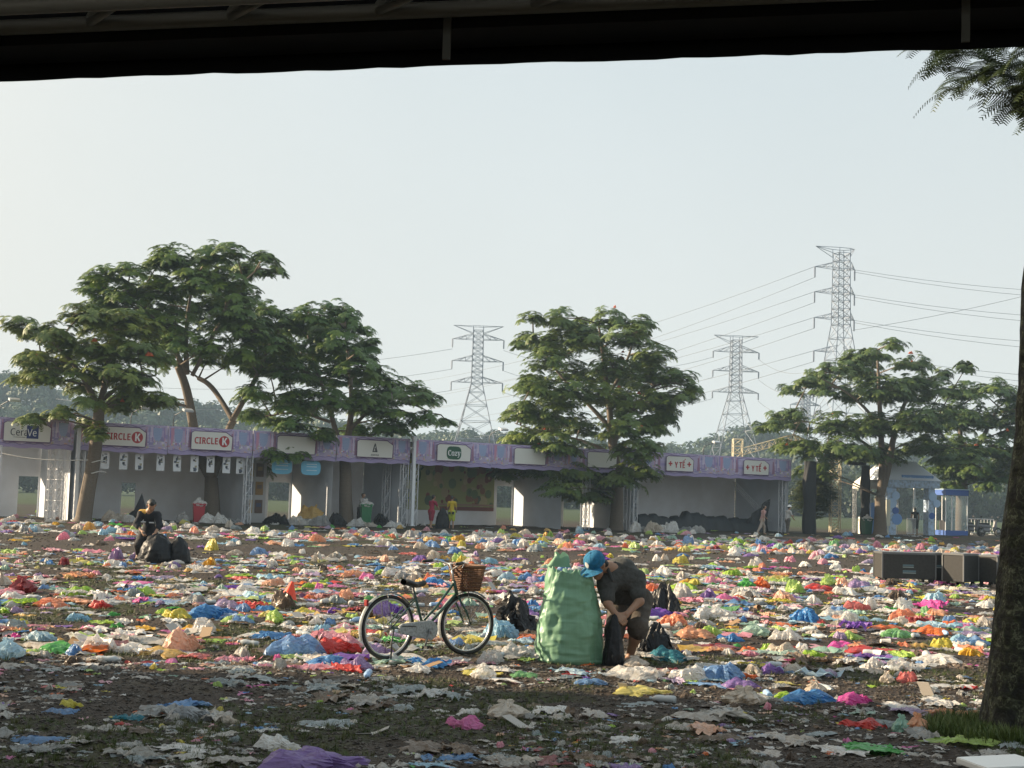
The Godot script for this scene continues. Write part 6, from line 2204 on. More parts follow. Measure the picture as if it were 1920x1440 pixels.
func black_sack(label: String, at: Vector3, turn: float, w: float, h: float, d: float, seed_: int, peak: float) -> void:
	var n := FastNoiseLite.new()
	n.seed = seed_
	n.frequency = 1.0
	n.fractal_type = FastNoiseLite.FRACTAL_RIDGED
	n.fractal_octaves = 4
	var p := PackedVector3Array()
	var rows := 26
	var cols := 40
	for i in rows:
		var t := i / float(rows - 1)
		var rad := pow(maxf(0.0, 1.0 - pow(t, 2.2)), 0.62) * lerpf(0.9, 1.0, sin(minf(t * 4, 1.0) * PI / 2))
		rad = lerpf(rad, maxf(1.0 - t, 0.02) * 1.02, peak)
		for k in cols:
			var a := TAU * k / cols
			var f := n.get_noise_3d(cos(a) * 1.1, t * 1.6, sin(a) * 1.1)
			var q := rad * (1.0 + 0.16 * f + 0.05 * sin(a * 11 + t * 3))
			p.append(Vector3(cos(a) * q * w / 2 + peak * 0.12 * w * t, t * h * (1.0 + 0.06 * f) - 0.02, sin(a) * q * d / 2))
	var g := Geo.new()
	g.grid(p, rows, cols, true)
	var m := StandardMaterial3D.new()
	m.albedo_color = Color(0.010, 0.011, 0.013).linear_to_srgb()
	m.roughness = 0.42
	m.metallic_specular = 0.35
	m.normal_enabled = true
	m.normal_texture = crinkle_tex
	m.normal_scale = 0.8
	m.uv1_triplanar = true
	m.uv1_scale = Vector3.ONE * 1.6
	var o := single("black_sack", g.soft(), m, label, "sack", at, "black refuse sacks")
	o.rotation.y = turn

func slack_sack(label: String, at: Vector3, turn: float, size: Vector3, seed_: int) -> void:
	var m := film(Color(0.011, 0.012, 0.014), 0.36)
	m.metallic_specular = 0.4
	m.backlight_enabled = false
	var o := single("black_sack", crumple(seed_, true, 18, 46), m, label, "sack", at - Vector3(0, 0.01, 0), "black refuse sacks")
	o.rotation.y = turn
	o.scale = size

func make_sacks() -> void:
	make_green_sack()
	slack_sack("open black bag with a tall peak right of the bicycle", on(0.13, -17.0), 0.2, Vector3(0.62, 0.52, 0.6), 401)
	slack_sack("black bag with a folded top behind the bending person's back", on(2.27, -20.7), -0.3, Vector3(0.62, 0.45, 0.6), 404)
	black_sack("slim black bag held by the bending person", on(1.04, -13.86), 0.1, 0.20, 0.50, 0.22, 3, 0.2)
	slack_sack("slumped black bag behind the bending person's shin", on(1.56, -15.1), 0.4, Vector3(0.55, 0.40, 0.5), 403)
	black_sack("larger left of two black sacks before the stooping worker", on(-7.28, -30.2), 0.0, 0.72, 0.60, 0.65, 5, 0.05)
	black_sack("smaller right of two black sacks before the stooping worker", on(-6.86, -30.3), 0.0, 0.50, 0.55, 0.5, 6, 0.2)
	black_sack("dark bag standing between the red and the yellow person", on(-3.05, -67.6), 0.0, 0.62, 0.95, 0.5, 7, 0.0)
	slack_sack("black bag left of the rubbish pile at the broad tree", on(-10.6, -66.6), 0.0, Vector3(1.4, 0.55, 1.0), 405)
	slack_sack("black bag in the middle of the rubbish pile at the broad tree", on(-7.9, -67.0), 1.0, Vector3(1.3, 0.6, 1.0), 406)
	slack_sack("black bag right of the green bin by the broad tree", on(-5.9, -67.6), 2.0, Vector3(1.2, 0.6, 1.0), 407)
	slack_sack("black bundle left of the stooping worker in the double stall", on(-15.6, -61.6), 0.0, Vector3(1.6, 0.5, 1.0), 408)

# ---------------------------------------------------------------- equipment cases, bins, booth
func equipment_case(label: String, at: Vector3, turn: float, w: float, h: float, d: float, body: Material, slots: int) -> void:
	var t := thing("equipment_case", label, "case", at, turn, "wheeled equipment cases by the near tree")
	var g := Geo.new()
	g.bevel_box(Vector3(0, 0.10 + h / 2, 0), Vector3(w / 2, h / 2, d / 2), 0.012)
	part("case_body", g.hard(), body, t)
	var edge := lin(0.16, 0.165, 0.17, 0.4, 0.4)
	var lid := Geo.new()
	lid.bevel_box(Vector3(0, 0.10 + h + 0.025, 0), Vector3(w / 2 + 0.008, 0.022, d / 2 + 0.008), 0.006)
	part("lid", lid.hard(), edge, t)
	var e := Geo.new()
	for x in [-1.0, 1.0]:
		for z in [-1.0, 1.0]: e.bx(x * w / 2 - 0.014, x * w / 2 + 0.014, 0.11, 0.10 + h, z * d / 2 - 0.014, z * d / 2 + 0.014)
	part("corner_edges", e.hard(), edge, t)
	for k in slots:
		var s := Geo.new()
		s.bx(-0.14, 0.10 + 0.05 * k, 0.10 + h * (0.55 - 0.24 * k) - 0.02, 0.10 + h * (0.55 - 0.24 * k) + 0.02, d / 2, d / 2 + 0.006)
		part("label_strip", s.hard(), lin(0.10, 0.17, 0.20, 0.5), t)
		var s2 := Geo.new()
		s2.bx(-0.14, 0.10 + 0.05 * k, 0.10 + h * (0.55 - 0.24 * k) - 0.045, 0.10 + h * (0.55 - 0.24 * k) - 0.03, d / 2, d / 2 + 0.006)
		part("label_strip", s2.hard(), lin(0.36, 0.42, 0.40, 0.5), t)
	for x in [-1.0, 1.0]:
		for z in [-1.0, 1.0]:
			var c := Geo.new()
			c.tube([Vector3(x * (w / 2 - 0.1) - 0.02, 0.045, z * (d / 2 - 0.08)), Vector3(x * (w / 2 - 0.1) + 0.02, 0.045, z * (d / 2 - 0.08))], [0.045, 0.045], 12)
			c.bx(x * (w / 2 - 0.1) - 0.03, x * (w / 2 - 0.1) + 0.03, 0.06, 0.10, z * (d / 2 - 0.08) - 0.03, z * (d / 2 - 0.08) + 0.03)
			part("castor", c.hard(), lin(0.02, 0.02, 0.02, 0.6), t)

func bin(label: String, at: Vector3, c: Color, hgt: float, filled: bool) -> void:
	var t := thing("rubbish_bin", label, "bin", at, 0.3)
	var m := lin(c.r, c.g, c.b, 0.5)
	var g := Geo.new()
	g.lathe(Vector3.ZERO, [[0.001, 0.0], [0.27, 0.0], [0.29, 0.04], [0.36, hgt - 0.08], [0.36, hgt], [0.33, hgt], [0.28, 0.08], [0.001, 0.06]], 4, Basis(Vector3.UP, PI / 4))
	part("bin_body", g.hard(), m, t)
	var r := Geo.new()
	r.lathe(Vector3(0, hgt - 0.04, 0), [[0.37, -0.04], [0.40, -0.02], [0.40, 0.04], [0.36, 0.05]], 4, Basis(Vector3.UP, PI / 4))
	part("bin_rim", r.hard(), m, t)
	if filled:
		var o := part("rubbish", knots[1], film_mats[0][0], t)
		o.position = Vector3(0, hgt - 0.12, 0)
		o.scale = Vector3(0.62, 0.45, 0.62)

func barrier(label: String, at: Vector3, turn: float, w: float) -> void:
	var g := Geo.new()
	g.rod(Vector3(-w / 2, 0.12, 0), Vector3(w / 2, 0.12, 0), 0.022, 6)
	g.rod(Vector3(-w / 2, 1.0, 0), Vector3(w / 2, 1.0, 0), 0.022, 6)
	for k in 9: g.rod(Vector3(lerpf(-w / 2, w / 2, k / 8.0), 0.12, 0), Vector3(lerpf(-w / 2, w / 2, k / 8.0), 1.0, 0), 0.016, 5)
	for s in [-0.8, 0.8]: g.rod(Vector3(s * w / 2, 0.02, -0.3), Vector3(s * w / 2, 0.02, 0.3), 0.02, 5)
	for s in [-0.8, 0.8]: g.rod(Vector3(s * w / 2, 0.0, 0), Vector3(s * w / 2, 0.14, 0), 0.02, 5)
	var o := single("crowd_barrier", g.hard(), lin(0.55, 0.56, 0.57, 0.4, 0.4), label, "barrier", at, "steel crowd barriers")
	o.rotation.y = turn

func motorbike(label: String, at: Vector3, turn: float, c: Color) -> void:
	var t := thing("motorbike", label, "motorbike", at, turn, "motorbikes parked behind the field")
	var black := lin(0.015, 0.015, 0.016, 0.6)
	var paint := lin(c.r, c.g, c.b, 0.35)
	for x in [0.0, 1.2]:
		var g := Geo.new()
		g.ring(Vector3(x, 0.28, 0), 0.24, 0.045, 28, 8)
		part("tyre", g.soft(), black, t)
		var h := Geo.new()
		h.tube([Vector3(x, 0.28, -0.05), Vector3(x, 0.28, 0.05)], [0.16, 0.16], 12)
		part("wheel_hub", h.soft(), lin(0.25, 0.25, 0.25, 0.4, 0.5), t)
	part("body", sdf_mesh([[Vector3(-0.2, 0.68, 0), 0.10, Vector3(0.55, 0.62, 0), 0.12], [Vector3(0.5, 0.38, 0), 0.13, Vector3(0.15, 0.4, 0), 0.11], [Vector3(0.95, 0.62, 0), 0.13, Vector3(1.0, 0.9, 0), 0.10], [Vector3(0.85, 0.4, 0), 0.09, Vector3(0.95, 0.62, 0), 0.11]], 0.03, 0.06), paint, t)
	part("seat", sdf_mesh([[Vector3(-0.22, 0.80, 0), 0.06, Vector3(0.5, 0.78, 0), 0.08]], 0.03, 0.03), black, t)
	var f := Geo.new()
	f.rod(Vector3(1.2, 0.28, 0), Vector3(1.0, 0.95, 0), 0.03, 6)
	f.tube([Vector3(0.92, 1.05, -0.34), Vector3(1.0, 1.0, -0.1), Vector3(1.0, 1.0, 0.1), Vector3(0.92, 1.05, 0.34)], [0.016, 0.016, 0.016, 0.016], 6)
	part("handlebar", f.soft(), black, t)
	for s in [-1.0, 1.0]:
		var mr := Geo.new()
		mr.rod(Vector3(0.97, 1.0, s * 0.22), Vector3(0.98, 1.2, s * 0.3), 0.008, 4)
		mr.box(Vector3(0.98, 1.22, s * 0.3), Vector3(0.012, 0.04, 0.06))
		part("mirror", mr.hard(), black, t)

func make_booth() -> void:
	# the blue arch booth faces the camera, about 88 m away
	var pale := worn(0.52, 0.68, 0.90, 0.7, 0.4)
	var blue := lin(0.16, 0.31, 0.62, 0.6)
	var deep := lin(0.05, 0.12, 0.38, 0.5)
	var white := lin(0.74, 0.75, 0.76, 0.6)
	var t := thing("blue_booth", "pale blue festival booth with an arch, hipped roof and round boards", "booth", on(24.05, -86.6), 0.25)
	for s in [[-1.35, 0.62], [1.30, 0.42]]:
		var g := Geo.new()
		g.bevel_box(Vector3(s[0], 1.55, 0), Vector3(s[1] / 2, 1.60, 0.3), 0.02)
		part("pillar", g.hard(), pale, t)
	var h := Geo.new()
	h.bevel_box(Vector3(0.05, 3.05, 0.05), Vector3(1.72, 0.22, 0.42), 0.03)
	part("header", h.hard(), pale, t)
	var sb := Geo.new()
	sb.bevel_box(Vector3(0.35, 3.42, 0.30), Vector3(1.05, 0.18, 0.04), 0.01)
	var sg := part("sign_board", sb.hard(), blue, t)
	var im := Geo.new()
	var r := RandomNumberGenerator.new()
	r.seed = 12
	for k in 17:
		var x := -0.6 + k * 0.112
		im.bx(x, x + 0.05, 3.34, 3.34 + r.randf_range(0.10, 0.17), 0.34, 0.348)
	part("small_lettering", im.hard(), lin(0.45, 0.60, 0.80, 0.6), sg)
	var rf := Geo.new()
	var e := [Vector3(-1.75, 3.28, 0.5), Vector3(1.85, 3.28, 0.5), Vector3(1.85, 3.28, -2.6), Vector3(-1.75, 3.28, -2.6)]
	var u := [Vector3(-1.0, 4.45, -0.7), Vector3(0.75, 4.45, -0.7), Vector3(0.75, 4.45, -1.4), Vector3(-1.0, 4.45, -1.4)]
	for k in 4: rf.quad(e[k], e[(k + 1) % 4], u[(k + 1) % 4], u[k])
	rf.quad(u[0], u[1], u[2], u[3])
	rf.quad(e[3], e[2], e[1], e[0])
	part("roof", rf.hard(), lin(0.78, 0.84, 0.93, 0.6), t)
	for q in [[-1.35, 1.9, 0.30], [-1.1, 2.35, 0.26], [-1.55, 2.7, 0.2], [1.35, 2.35, 0.27], [1.62, 1.95, 0.24]]:
		var d := Geo.new()
		d.lathe(Vector3.ZERO, [[0.001, 0.0], [q[2], 0.0], [q[2], 0.05], [0.001, 0.05]], 20, Basis(Vector3.RIGHT, PI / 2))
		var o := part("round_board", d.hard(), lin(0.40, 0.56, 0.78, 0.6), t)
		o.position = Vector3(q[0], q[1], 0.31)
	for q in [[-1.0, 0.95, 0.34], [1.32, 1.2, 0.2], [-1.1, 1.45, 0.22]]:
		var d := Geo.new()
		d.lathe(Vector3.ZERO, [[0.001, 0.0], [q[2], 0.0], [q[2], 0.02], [0.001, 0.02]], 14, Basis(Vector3.RIGHT, PI / 2))
		var o := part("wave_patch", d.hard(), deep if q[2] < 0.3 else blue, t)
		o.position = Vector3(q[0], q[1], 0.302)
	for x in [-1.6, 1.7]:
		for z in [-2.4]:
			var g := Geo.new()
			g.bx(x - 0.05, x + 0.05, -0.05, 3.28, z - 0.05, z + 0.05)
			part("rear_post", g.hard(), white, t)
	# white pop-up tent behind, left
	var pt := thing("white_tent", "small white peaked tent left of the blue booth", "tent", on(22.6, -89.0), 0.25)
	var pg := Geo.new()
	var b4 := [Vector3(-1.0, 3.1, 1.0), Vector3(1.0, 3.1, 1.0), Vector3(1.0, 3.1, -1.0), Vector3(-1.0, 3.1, -1.0)]
	var lo4 := [Vector3(-1.02, 2.75, 1.02), Vector3(1.02, 2.75, 1.02), Vector3(1.02, 2.75, -1.02), Vector3(-1.02, 2.75, -1.02)]
	for k in 4:
		pg.tri(b4[k], b4[(k + 1) % 4], Vector3(0, 4.2, 0))
		pg.quad(lo4[k], lo4[(k + 1) % 4], b4[(k + 1) % 4], b4[k])
	part("canopy", pg.hard(), lin(0.62, 0.60, 0.55, 0.8), pt)
	for k in 4:
		var o := part("truss_leg", truss(2.9, 0.08, 0.014), alu, pt)
		o.position = Vector3(b4[k].x * 0.92, -0.05, b4[k].z * 0.92)
	var bl := Geo.new()
	bl.bx(-0.55, 0.55, 0.0, 1.9, 0.0, 0.05)
	var bo := part("blue_board", bl.hard(), blue, pt)
	bo.position = Vector3(-0.25, 0, 0.6)
	# glass display box
	var gx := thing("glass_display", "glass display box with a blue base and blue header", "display", on(27.5, -89.6), 0.25)
	var gb := Geo.new()
	gb.bevel_box(Vector3(0, 0.13, 0), Vector3(0.78, 0.16, 0.6), 0.01)
	part("base", gb.hard(), deep, gx)
	var gt := Geo.new()
	gt.bevel_box(Vector3(0, 2.62, 0), Vector3(0.80, 0.17, 0.62), 0.01)
	part("header", gt.hard(), deep, gx)
	var tp := Geo.new()
	tp.bx(-0.84, 0.84, 2.80, 2.84, -0.66, 0.66)
	part("roof_sheet", tp.hard(), lin(0.50, 0.66, 0.80, 0.5), gx)
	for x in [-0.75, -0.32, 0.75]:
		var g := Geo.new()
		g.bx(x - 0.025, x + 0.025, 0.29, 2.45, 0.53, 0.58)
		g.bx(x - 0.025, x + 0.025, 0.29, 2.45, -0.58, -0.53)
		part("frame_post", g.hard(), white, gx)
	var glass := StandardMaterial3D.new()
	glass.transparency = BaseMaterial3D.TRANSPARENCY_ALPHA
	glass.albedo_color = Color(0.75, 0.85, 0.85, 0.22)
	glass.roughness = 0.06
	for k in 2:
		var g := Geo.new()
		g.bx([-0.72, -0.29][k], [-0.35, 0.72][k], 0.30, 2.44, 0.55, 0.556)
		part("pane", g.hard(), glass, gx)
	var gi := Geo.new()
	gi.box(Vector3(-0.3, 0.6, 0), Vector3(0.4, 0.3, 0.25))
	part("dark_plinth", gi.hard(), lin(0.03, 0.03, 0.035, 0.6), gx)
	# free glass screen and white counter
	var gs := Geo.new()
	gs.bx(-0.42, 0.42, 0.1, 2.2, -0.01, 0.01)
	single("glass_screen", gs.hard(), glass, "free standing clear screen inside the blue booth's arch", "screen", on(25.1, -88.3))
	var wb := Geo.new()
	wb.bevel_box(Vector3(0, 0.5, 0), Vector3(0.30, 0.52, 0.3), 0.015)
	single("white_counter", wb.hard(), lin(0.74, 0.72, 0.66, 0.6), "white box counter at the left of the blue booth", "counter", on(21.2, -86.0))
	var yb := Geo.new()
	yb.bevel_box(Vector3(0, 1.3, 0), Vector3(0.12, 0.78, 0.06), 0.01)
	yb.bx(-0.03, 0.03, -0.03, 0.53, -0.03, 0.03)
	single("standing_sign", yb.hard(), lin(0.70, 0.68, 0.55, 0.6), "narrow pale standing sign on a foot at the booth's left pillar", "sign", on(22.45, -85.4))
	# black gate
	var black := lin(0.014, 0.015, 0.017, 0.8)
	for k in 2:
		var gate := thing("wrapped_pillar", ["tall black cloth-wrapped pillar right of the first aid stall", "black cloth-wrapped pillar with a short top beam left of the booth"][k], "pillar", on(16.84, -80.8), 0.0, "black wrapped pillars")
		var g := Geo.new()
		var p := PackedVector3Array()
		for i in 14:
			for j in 20:
				var a := TAU * j / 20
				var w: float = (0.33 if k == 0 else 0.24) + 0.03 * sin(a * 5 + i) + (0.03 * sin(i * 0.9))
				p.append(Vector3([0.0, 4.2][k] + signf(cos(a)) * pow(absf(cos(a)), 0.5) * w, i / 13.0 * 4.1 - 0.05, [0.0, -4.4][k] + signf(sin(a)) * pow(absf(sin(a)), 0.5) * w))
		g.grid(p, 14, 20, true)
		part("cloth_wrap", g.soft(), black, gate)
		if k == 0: continue
		var bm := Geo.new()
		var dir := Vector3(4.2, 0, -4.4)
		bm.box(dir * 0.82 + Vector3(0, 4.12, 0), Vector3(1.0, 0.10, 0.10), Basis(Vector3.UP, atan2(4.4, 4.2)))
		part("beam", bm.hard(), black, gate)
	# pale stage truss rising behind the first aid stall
	var warm := lin(0.66, 0.58, 0.42, 0.5)
	var sx := thing("stage_truss", "pale yellow lattice roof truss behind the first aid stall", "truss", on(13.9, -88.0))
	var o1 := part("tower", truss(5.6, 0.28, 0.035), warm, sx)
	o1.position = Vector3(0, -0.1, 0)
	var o2 := part("slanted_beam", truss(3.4, 0.2, 0.03), warm, sx)
	o2.position = Vector3(0.3, 4.75, 0)
	o2.rotation.z = -1.28
	var o3 := part("slanted_beam", truss(3.0, 0.2, 0.03), warm, sx)
	o3.position = Vector3(3.4, 5.65, 0)
	o3.rotation.z = -1.95
	var o4 := part("tower", truss(4.8, 0.28, 0.035), warm, sx)
	o4.position = Vector3(6.0, -0.1, 0)

# place of heap k from the left within its own pile
func order_of(spots: Array, words: Array, k: int) -> int:
	var n := 0
	for j in spots.size():
		if words[j] == words[k] and (spots[j][0] < spots[k][0] or (spots[j][0] == spots[k][0] and j < k)): n += 1
	return n

func make_extras() -> void:
	var dark := worn(0.016, 0.016, 0.016, 0.55, 1.2)
	var grey := worn(0.034, 0.033, 0.030, 0.6, 1.2)
	equipment_case("long dark equipment case with two label strips, leftmost of the row", on(8.72, -31.75), 0.06, 1.18, 0.52, 0.6, grey, 2)
	equipment_case("narrow black equipment case second from the left", on(9.50, -32.1), 0.06, 0.26, 0.52, 0.6, dark, 1)
	equipment_case("black equipment case with a sunlit side, third of the row", on(9.82, -31.35), 0.75, 0.62, 0.56, 0.5, dark, 0)
	equipment_case("rightmost equipment case partly hidden by the near trunk", on(10.62, -31.6), 0.75, 0.6, 0.54, 0.5, grey, 1)
	bin("red rubbish bin overflowing with white bags at the forked tree", on(-13.6, -63.6), Color(0.40, 0.03, 0.045), 0.85, true)
	bin("green rubbish bin beside the broad tree's trunk", on(-6.75, -68.6), Color(0.03, 0.17, 0.07), 1.0, true)
	bin("green rubbish bin topped with a pale bag at the blue booth", on(21.0, -84.6), Color(0.02, 0.10, 0.05), 0.9, true)
	# red cone on its side: the bright wedge left of the bicycle
	var cg := Geo.new()
	cg.lathe(Vector3(0, 0.02, 0), [[0.145, 0.0], [0.13, 0.01], [0.02, 0.27], [0.015, 0.275], [0.001, 0.275]], 20)
	cg.bevel_box(Vector3(0, 0.012, 0), Vector3(0.17, 0.012, 0.17), 0.004)
	var cn := single("traffic_cone", cg.hard(), lin(0.80, 0.07, 0.025, 0.5), "small bright red plastic cone tilted among the bags", "cone", on(-3.03, -20.2))
	cn.rotation = Vector3(0.12, 0.4, -0.18)
	# heaps of rubbish at the tree feet, from single bags
	var spots := [[-13.0, -63.2], [-12.5, -63.3], [-12.2, -63.8], [-14.2, -63.3], [-16.6, -61.0], [-15.9, -60.8], [-15.2, -61.3], [-9.6, -66.5], [-9.0, -66.9], [-8.6, -66.4], [-7.0, -66.6], [-6.4, -67.1], [6.6, -74.6], [7.2, -74.9], [7.9, -74.4], [8.5, -74.9], [9.2, -75.0], [9.9, -75.2], [7.5, -74.2], [-5.2, -67.2], [-10.0, -66.9]]
	var spot_words := ["forked tree's foot", "forked tree's foot", "forked tree's foot", "forked tree's foot", "leaning tree's foot", "leaning tree's foot", "leaning tree's foot", "broad tree's foot", "broad tree's foot", "broad tree's foot", "broad tree's foot", "broad tree's foot", "dome tree's foot", "dome tree's foot", "dome tree's foot", "dome tree's foot", "dome tree's foot", "dome tree's foot", "dome tree's foot", "broad tree's foot", "broad tree's foot"]
	for k in spots.size():
		var o := single("rubbish_heap", heaps[k % heaps.size()], film_mats[[0, 0, 1, 2, 19, 0, 2][k % 7]][k % 2], "%s at the %s" % [["pale heap of rubbish, %s of its pile from the left" % ["first", "second", "third", "fourth", "fifth", "sixth", "seventh"][order_of(spots, spot_words, k)]][0], spot_words[k]], "rubbish", on(spots[k][0], spots[k][1]), "rubbish heaped at the " + spot_words[k])
		o.rotation.y = k * 1.7
		o.scale = Vector3(1.15, 0.42 + 0.12 * sin(k * 2.2), 1.0)
	var ty := single("yellow_sheet", heaps[2], film_mats[5][1], "mustard yellow sheet on the rubbish pile at the broad tree", "sheet", on(-9.1, -67.3) + Vector3(0, 0.35, 0))
	ty.scale = Vector3(1.7, 0.8, 1.2)
	barrier("leaning steel barrier beside the person in black vest", on(24.0, -86.0), 0.9, 1.3)
	barrier("steel barrier behind the parked motorbikes", on(30.6, -93.5), 0.2, 1.8)
	motorbike("dark motorbike parked right of the glass display", on(28.6, -90.0), 0.6, Color(0.10, 0.10, 0.11))
	motorbike("second motorbike with a grey body farther right", on(29.7, -90.6), 0.3, Color(0.20, 0.20, 0.21))
	# rope from the left edge to the leaning tree
	var g := Geo.new()
	var pts: Array = []
	var rr: Array = []
	for k in 14:
		var u := k / 13.0
		pts.append(Vector3(lerpf(-22.5, -17.15, u), lerpf(3.05, 2.55, u) - 0.25 * sin(PI * u), lerpf(-60.0, -59.1, u)))
		rr.append(0.022)
	g.tube(pts, rr, 5)
	for y in [2.5, 2.05]:
		var loop: Array = []
		var lr: Array = []
		for k in 17:
			var a := TAU * k / 16
			loop.append(Vector3(-16.88 + cos(a) * 0.32, y + 0.05 * sin(a * 2), -59.29 + sin(a) * 0.32))
			lr.append(0.022)
		g.tube(loop, lr, 5)
	single("tied_rope", g.soft(), lin(0.6, 0.6, 0.58, 0.8), "pale rope stretched from the left edge and knotted round the leaning tree", "rope")
	# white foam sheet at the lower right corner
	var fs := Geo.new()
	fs.bevel_box(Vector3(0, 0.03, 0), Vector3(0.22, 0.02, 0.16), 0.006)
	var fo := single("foam_sheet", fs.hard(), lin(0.78, 0.78, 0.76, 0.8), "flat white foam sheet at the lower right corner", "foam sheet", on(3.12, -9.12))
	fo.rotation = Vector3(0.03, 0.3, 0.02)

# ---------------------------------------------------------------- the marquee over the camera and an added, unseen shade caster
func make_marquees() -> void:
	var black := lin(0.012, 0.013, 0.015, 0.85)
	var pipe := lin(0.42, 0.40, 0.35, 0.5, 0.2)
	var t := thing("marquee_roof", "black edge and steel pipes of the marquee roof overhead", "marquee")
	# the front edge runs from far left to near right
	var a := Vector3(-1.873, 0, -5.08)
	var b := Vector3(1.543, 0, -4.35)
	var d := (b - a).normalized()
	var back := Vector3(d.z, 0, -d.x)
	if back.z < 0: back = -back
	var p0 := a - d * 8.0
	var p1 := a + d * 14.0
	var turn := Basis(d, Vector3.UP, back)
	var len := 22.0
	var g := Geo.new()
	# the hanging edge, slightly ragged below
	var p := PackedVector3Array()
	for j in 4:
		for i in 260:
			var x := i / 259.0 * len
			var y: float = [3.35, 3.2, 3.05, 3.02][j]
			if j >= 2: y += 0.006 * noise_b.get_noise_2d(x * 9.0, 1.0) + 0.006 * noise_b.get_noise_2d(x * 40.0, 2.0)
			p.append(p0 + d * x + Vector3(0, y, 0) + back * [0.05, 0.0, 0.0, 0.03][j])
	g.grid(p, 4, 260)
	part("valance", g.soft(), black, t)
	var tb := Geo.new()
	tb.box(p0 + d * len / 2 + back * 0.16 + Vector3(0, 3.24, 0), Vector3(len / 2, 0.17, 0.1), turn)
	part("edge_beam", tb.hard(), black, t)
	var rf := Geo.new()
	rf.box(p0 + d * len / 2 + back * 6.2 + Vector3(0, 3.95, 0), Vector3(len / 2, 0.03, 6.2), turn * Basis(Vector3.RIGHT, -0.09))
	part("roof_cloth", rf.hard(), black, t)
	# lattice girder behind the edge: two chords and slanted webs
	var c1 := p0 + back * 0.36
	for q in [[0.30, 3.12, 0.026], [0.55, 3.10, 0.028], [0.42, 3.42, 0.026]]:
		var gg := Geo.new()
		gg.rod(p0 + back * q[0] + Vector3(0, q[1], 0), p1 + back * q[0] + Vector3(0, q[1], 0), q[2], 10)
		part("chord_pipe", gg.soft(), pipe, t)
	for k in 44:
		var x := k * 0.5
		var gg := Geo.new()
		var top := p0 + d * (x + 0.25) + back * 0.42 + Vector3(0, 3.42, 0)
		gg.rod(p0 + d * x + back * 0.30 + Vector3(0, 3.12, 0), top, 0.017, 8)
		gg.rod(p0 + d * (x + 0.12) + back * 0.55 + Vector3(0, 3.10, 0), top, 0.017, 8)
		gg.rod(p0 + d * x + back * 0.30 + Vector3(0, 3.12, 0), p0 + d * (x + 0.25) + back * 0.55 + Vector3(0, 3.10, 0), 0.015, 8)
		part("web_pipe", gg.soft(), pipe, t)
	for x in [9.73, 11.3, 8.15, 12.9]:
		var gg := Geo.new()
		gg.box(p0 + d * x + back * 0.275 + Vector3(0, 3.05, 0), Vector3(0.012, 0.085, 0.006), turn)
		part("strap", gg.hard(), lin(0.16, 0.16, 0.14, 0.8), t)
	for x in [1.0, 20.5]:
		for q in [0.45, 11.5]:
			var gg := Geo.new()
			var f: Vector3 = p0 + d * x + back * q
			gg.rod(f + Vector3(0, -0.1, 0), f + Vector3(0, 3.9, 0), 0.06, 10)
			part("leg", gg.soft(), pipe, t)
	# an added, unseen blocker in marquee shape; it shades the foreground and near trunk
	var m := thing("added_shade_caster", "unseen shade caster added left of the picture, shaped like a marquee", "marquee", Vector3(-10.2, 0, -14.0), -0.188)
	var cl := worn(0.10, 0.10, 0.11, 0.9, 0.3)
	var w := Geo.new()
	w.bx(-26, 0, -0.1, 8.5, -0.1, 0.0)
	part("shade_caster_side", w.hard(), cl, m)
	var w2 := Geo.new()
	w2.bx(-0.1, 0, -0.1, 8.5, 0.01, 16.0)
	part("shade_caster_side", w2.hard(), cl, m)
	var w3 := Geo.new()
	for s in [[0.0, 8.0], [16.0, 8.0]]:
		w3.quad(Vector3(-26, 8.5, s[0]), Vector3(0, 8.5, s[0]), Vector3(0, 10.5, s[1]), Vector3(-26, 10.5, s[1]))
	w3.tri(Vector3(0, 8.5, 0), Vector3(0, 8.5, 16), Vector3(0, 10.5, 8))
	part("roof", w3.hard(), cl, m)  # top of the added shade caster

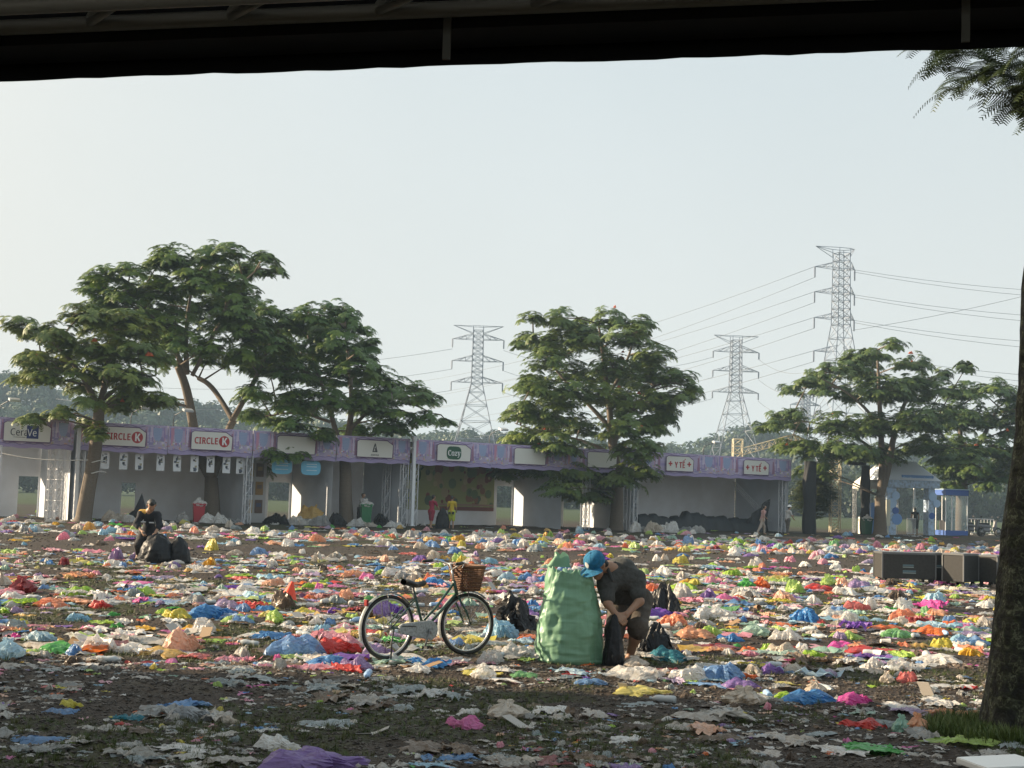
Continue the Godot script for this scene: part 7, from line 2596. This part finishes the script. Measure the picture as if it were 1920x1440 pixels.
# ---------------------------------------------------------------- scene
func _ready() -> void:
	var cam := Camera3D.new()
	cam.name = "camera"
	cam.position = Vector3(0, 1.6, 0)
	cam.rotation_degrees = Vector3(4.447, 0, 1.75)
	cam.fov = 29.863
	cam.near = 0.1
	cam.far = 4000.0
	add_child(cam)
	var sky := ProceduralSkyMaterial.new()
	sky.sky_top_color = Color(0.74, 0.81, 0.85)
	sky.sky_horizon_color = Color(0.87, 0.87, 0.845)
	sky.sky_curve = 0.22
	sky.ground_bottom_color = Color(0.25, 0.23, 0.2)
	sky.ground_horizon_color = Color(0.80, 0.81, 0.79)
	sky.sun_angle_max = 110.0
	sky.sun_curve = 0.42
	# thin uneven haze
	var veil := noise_tex(41, 0.004, [[0.0, Color(1, 1, 1, 0.0)], [0.5, Color(1, 1, 1, 0.05)], [1.0, Color(1, 1, 1, 0.14)]], false, FastNoiseLite.TYPE_SIMPLEX_SMOOTH, 6.0, 1024)
	veil.height = 512
	sky.sky_cover = veil
	sky.sky_cover_modulate = Color(1, 1, 1, 0.6)
	var env := Environment.new()
	env.background_mode = Environment.BG_SKY
	env.sky = Sky.new()
	env.sky.sky_material = sky
	env.background_energy_multiplier = 0.47
	env.tonemap_mode = Environment.TONE_MAPPER_LINEAR
	env.tonemap_exposure = 2.35
	env.fog_enabled = true
	env.fog_density = 0.0006
	env.fog_light_color = Color(0.74, 0.85, 0.95)
	env.sdfgi_enabled = true
	env.ssao_enabled = true
	env.ssil_enabled = true
	var we := WorldEnvironment.new()
	we.name = "environment"
	we.environment = env
	add_child(we)
	var sun := DirectionalLight3D.new()
	sun.name = "sun"
	sun.light_energy = 1.6
	sun.light_color = Color(1.0, 0.91, 0.78)
	sun.light_angular_distance = 0.6
	sun.shadow_enabled = true
	add_child(sun)
	# low, from the left and a little ahead
	var az := deg_to_rad(79.2)
	var el := deg_to_rad(20.0)
	var towards := Vector3(-sin(az) * cos(el), sin(el), -cos(az) * cos(el))
	sun.look_at_from_position(towards * 100.0, Vector3.ZERO, Vector3.UP)

	rng.seed = 2024
	noise_a.seed = 1
	noise_a.frequency = 0.12
	noise_a.fractal_octaves = 3
	noise_b.seed = 2
	noise_b.frequency = 0.22
	noise_b.fractal_octaves = 4
	noise_c.seed = 3
	noise_c.frequency = 2.6
	noise_c.fractal_octaves = 3
	grain_tex = noise_tex(11, 0.02, [[0.0, Color(0.70, 0.68, 0.65)], [0.5, Color(0.9, 0.89, 0.88)], [1.0, Color(1, 1, 1)]])
	stain_tex = noise_tex(12, 0.012, [[0.0, Color(0.66, 0.58, 0.50)], [0.25, Color(0.88, 0.85, 0.81)], [0.42, Color(0.98, 0.97, 0.96)], [1.0, Color(1, 1, 1)]])
	crinkle_tex = noise_tex(13, 0.016, [], true, FastNoiseLite.TYPE_SIMPLEX, 8.0)

	make_ground()
	make_marquees()
	make_stalls()
	make_litter()
	make_trees()
	make_pylons()
	make_bicycle()
	make_sacks()
	make_people()
	make_booth()
	make_extras()
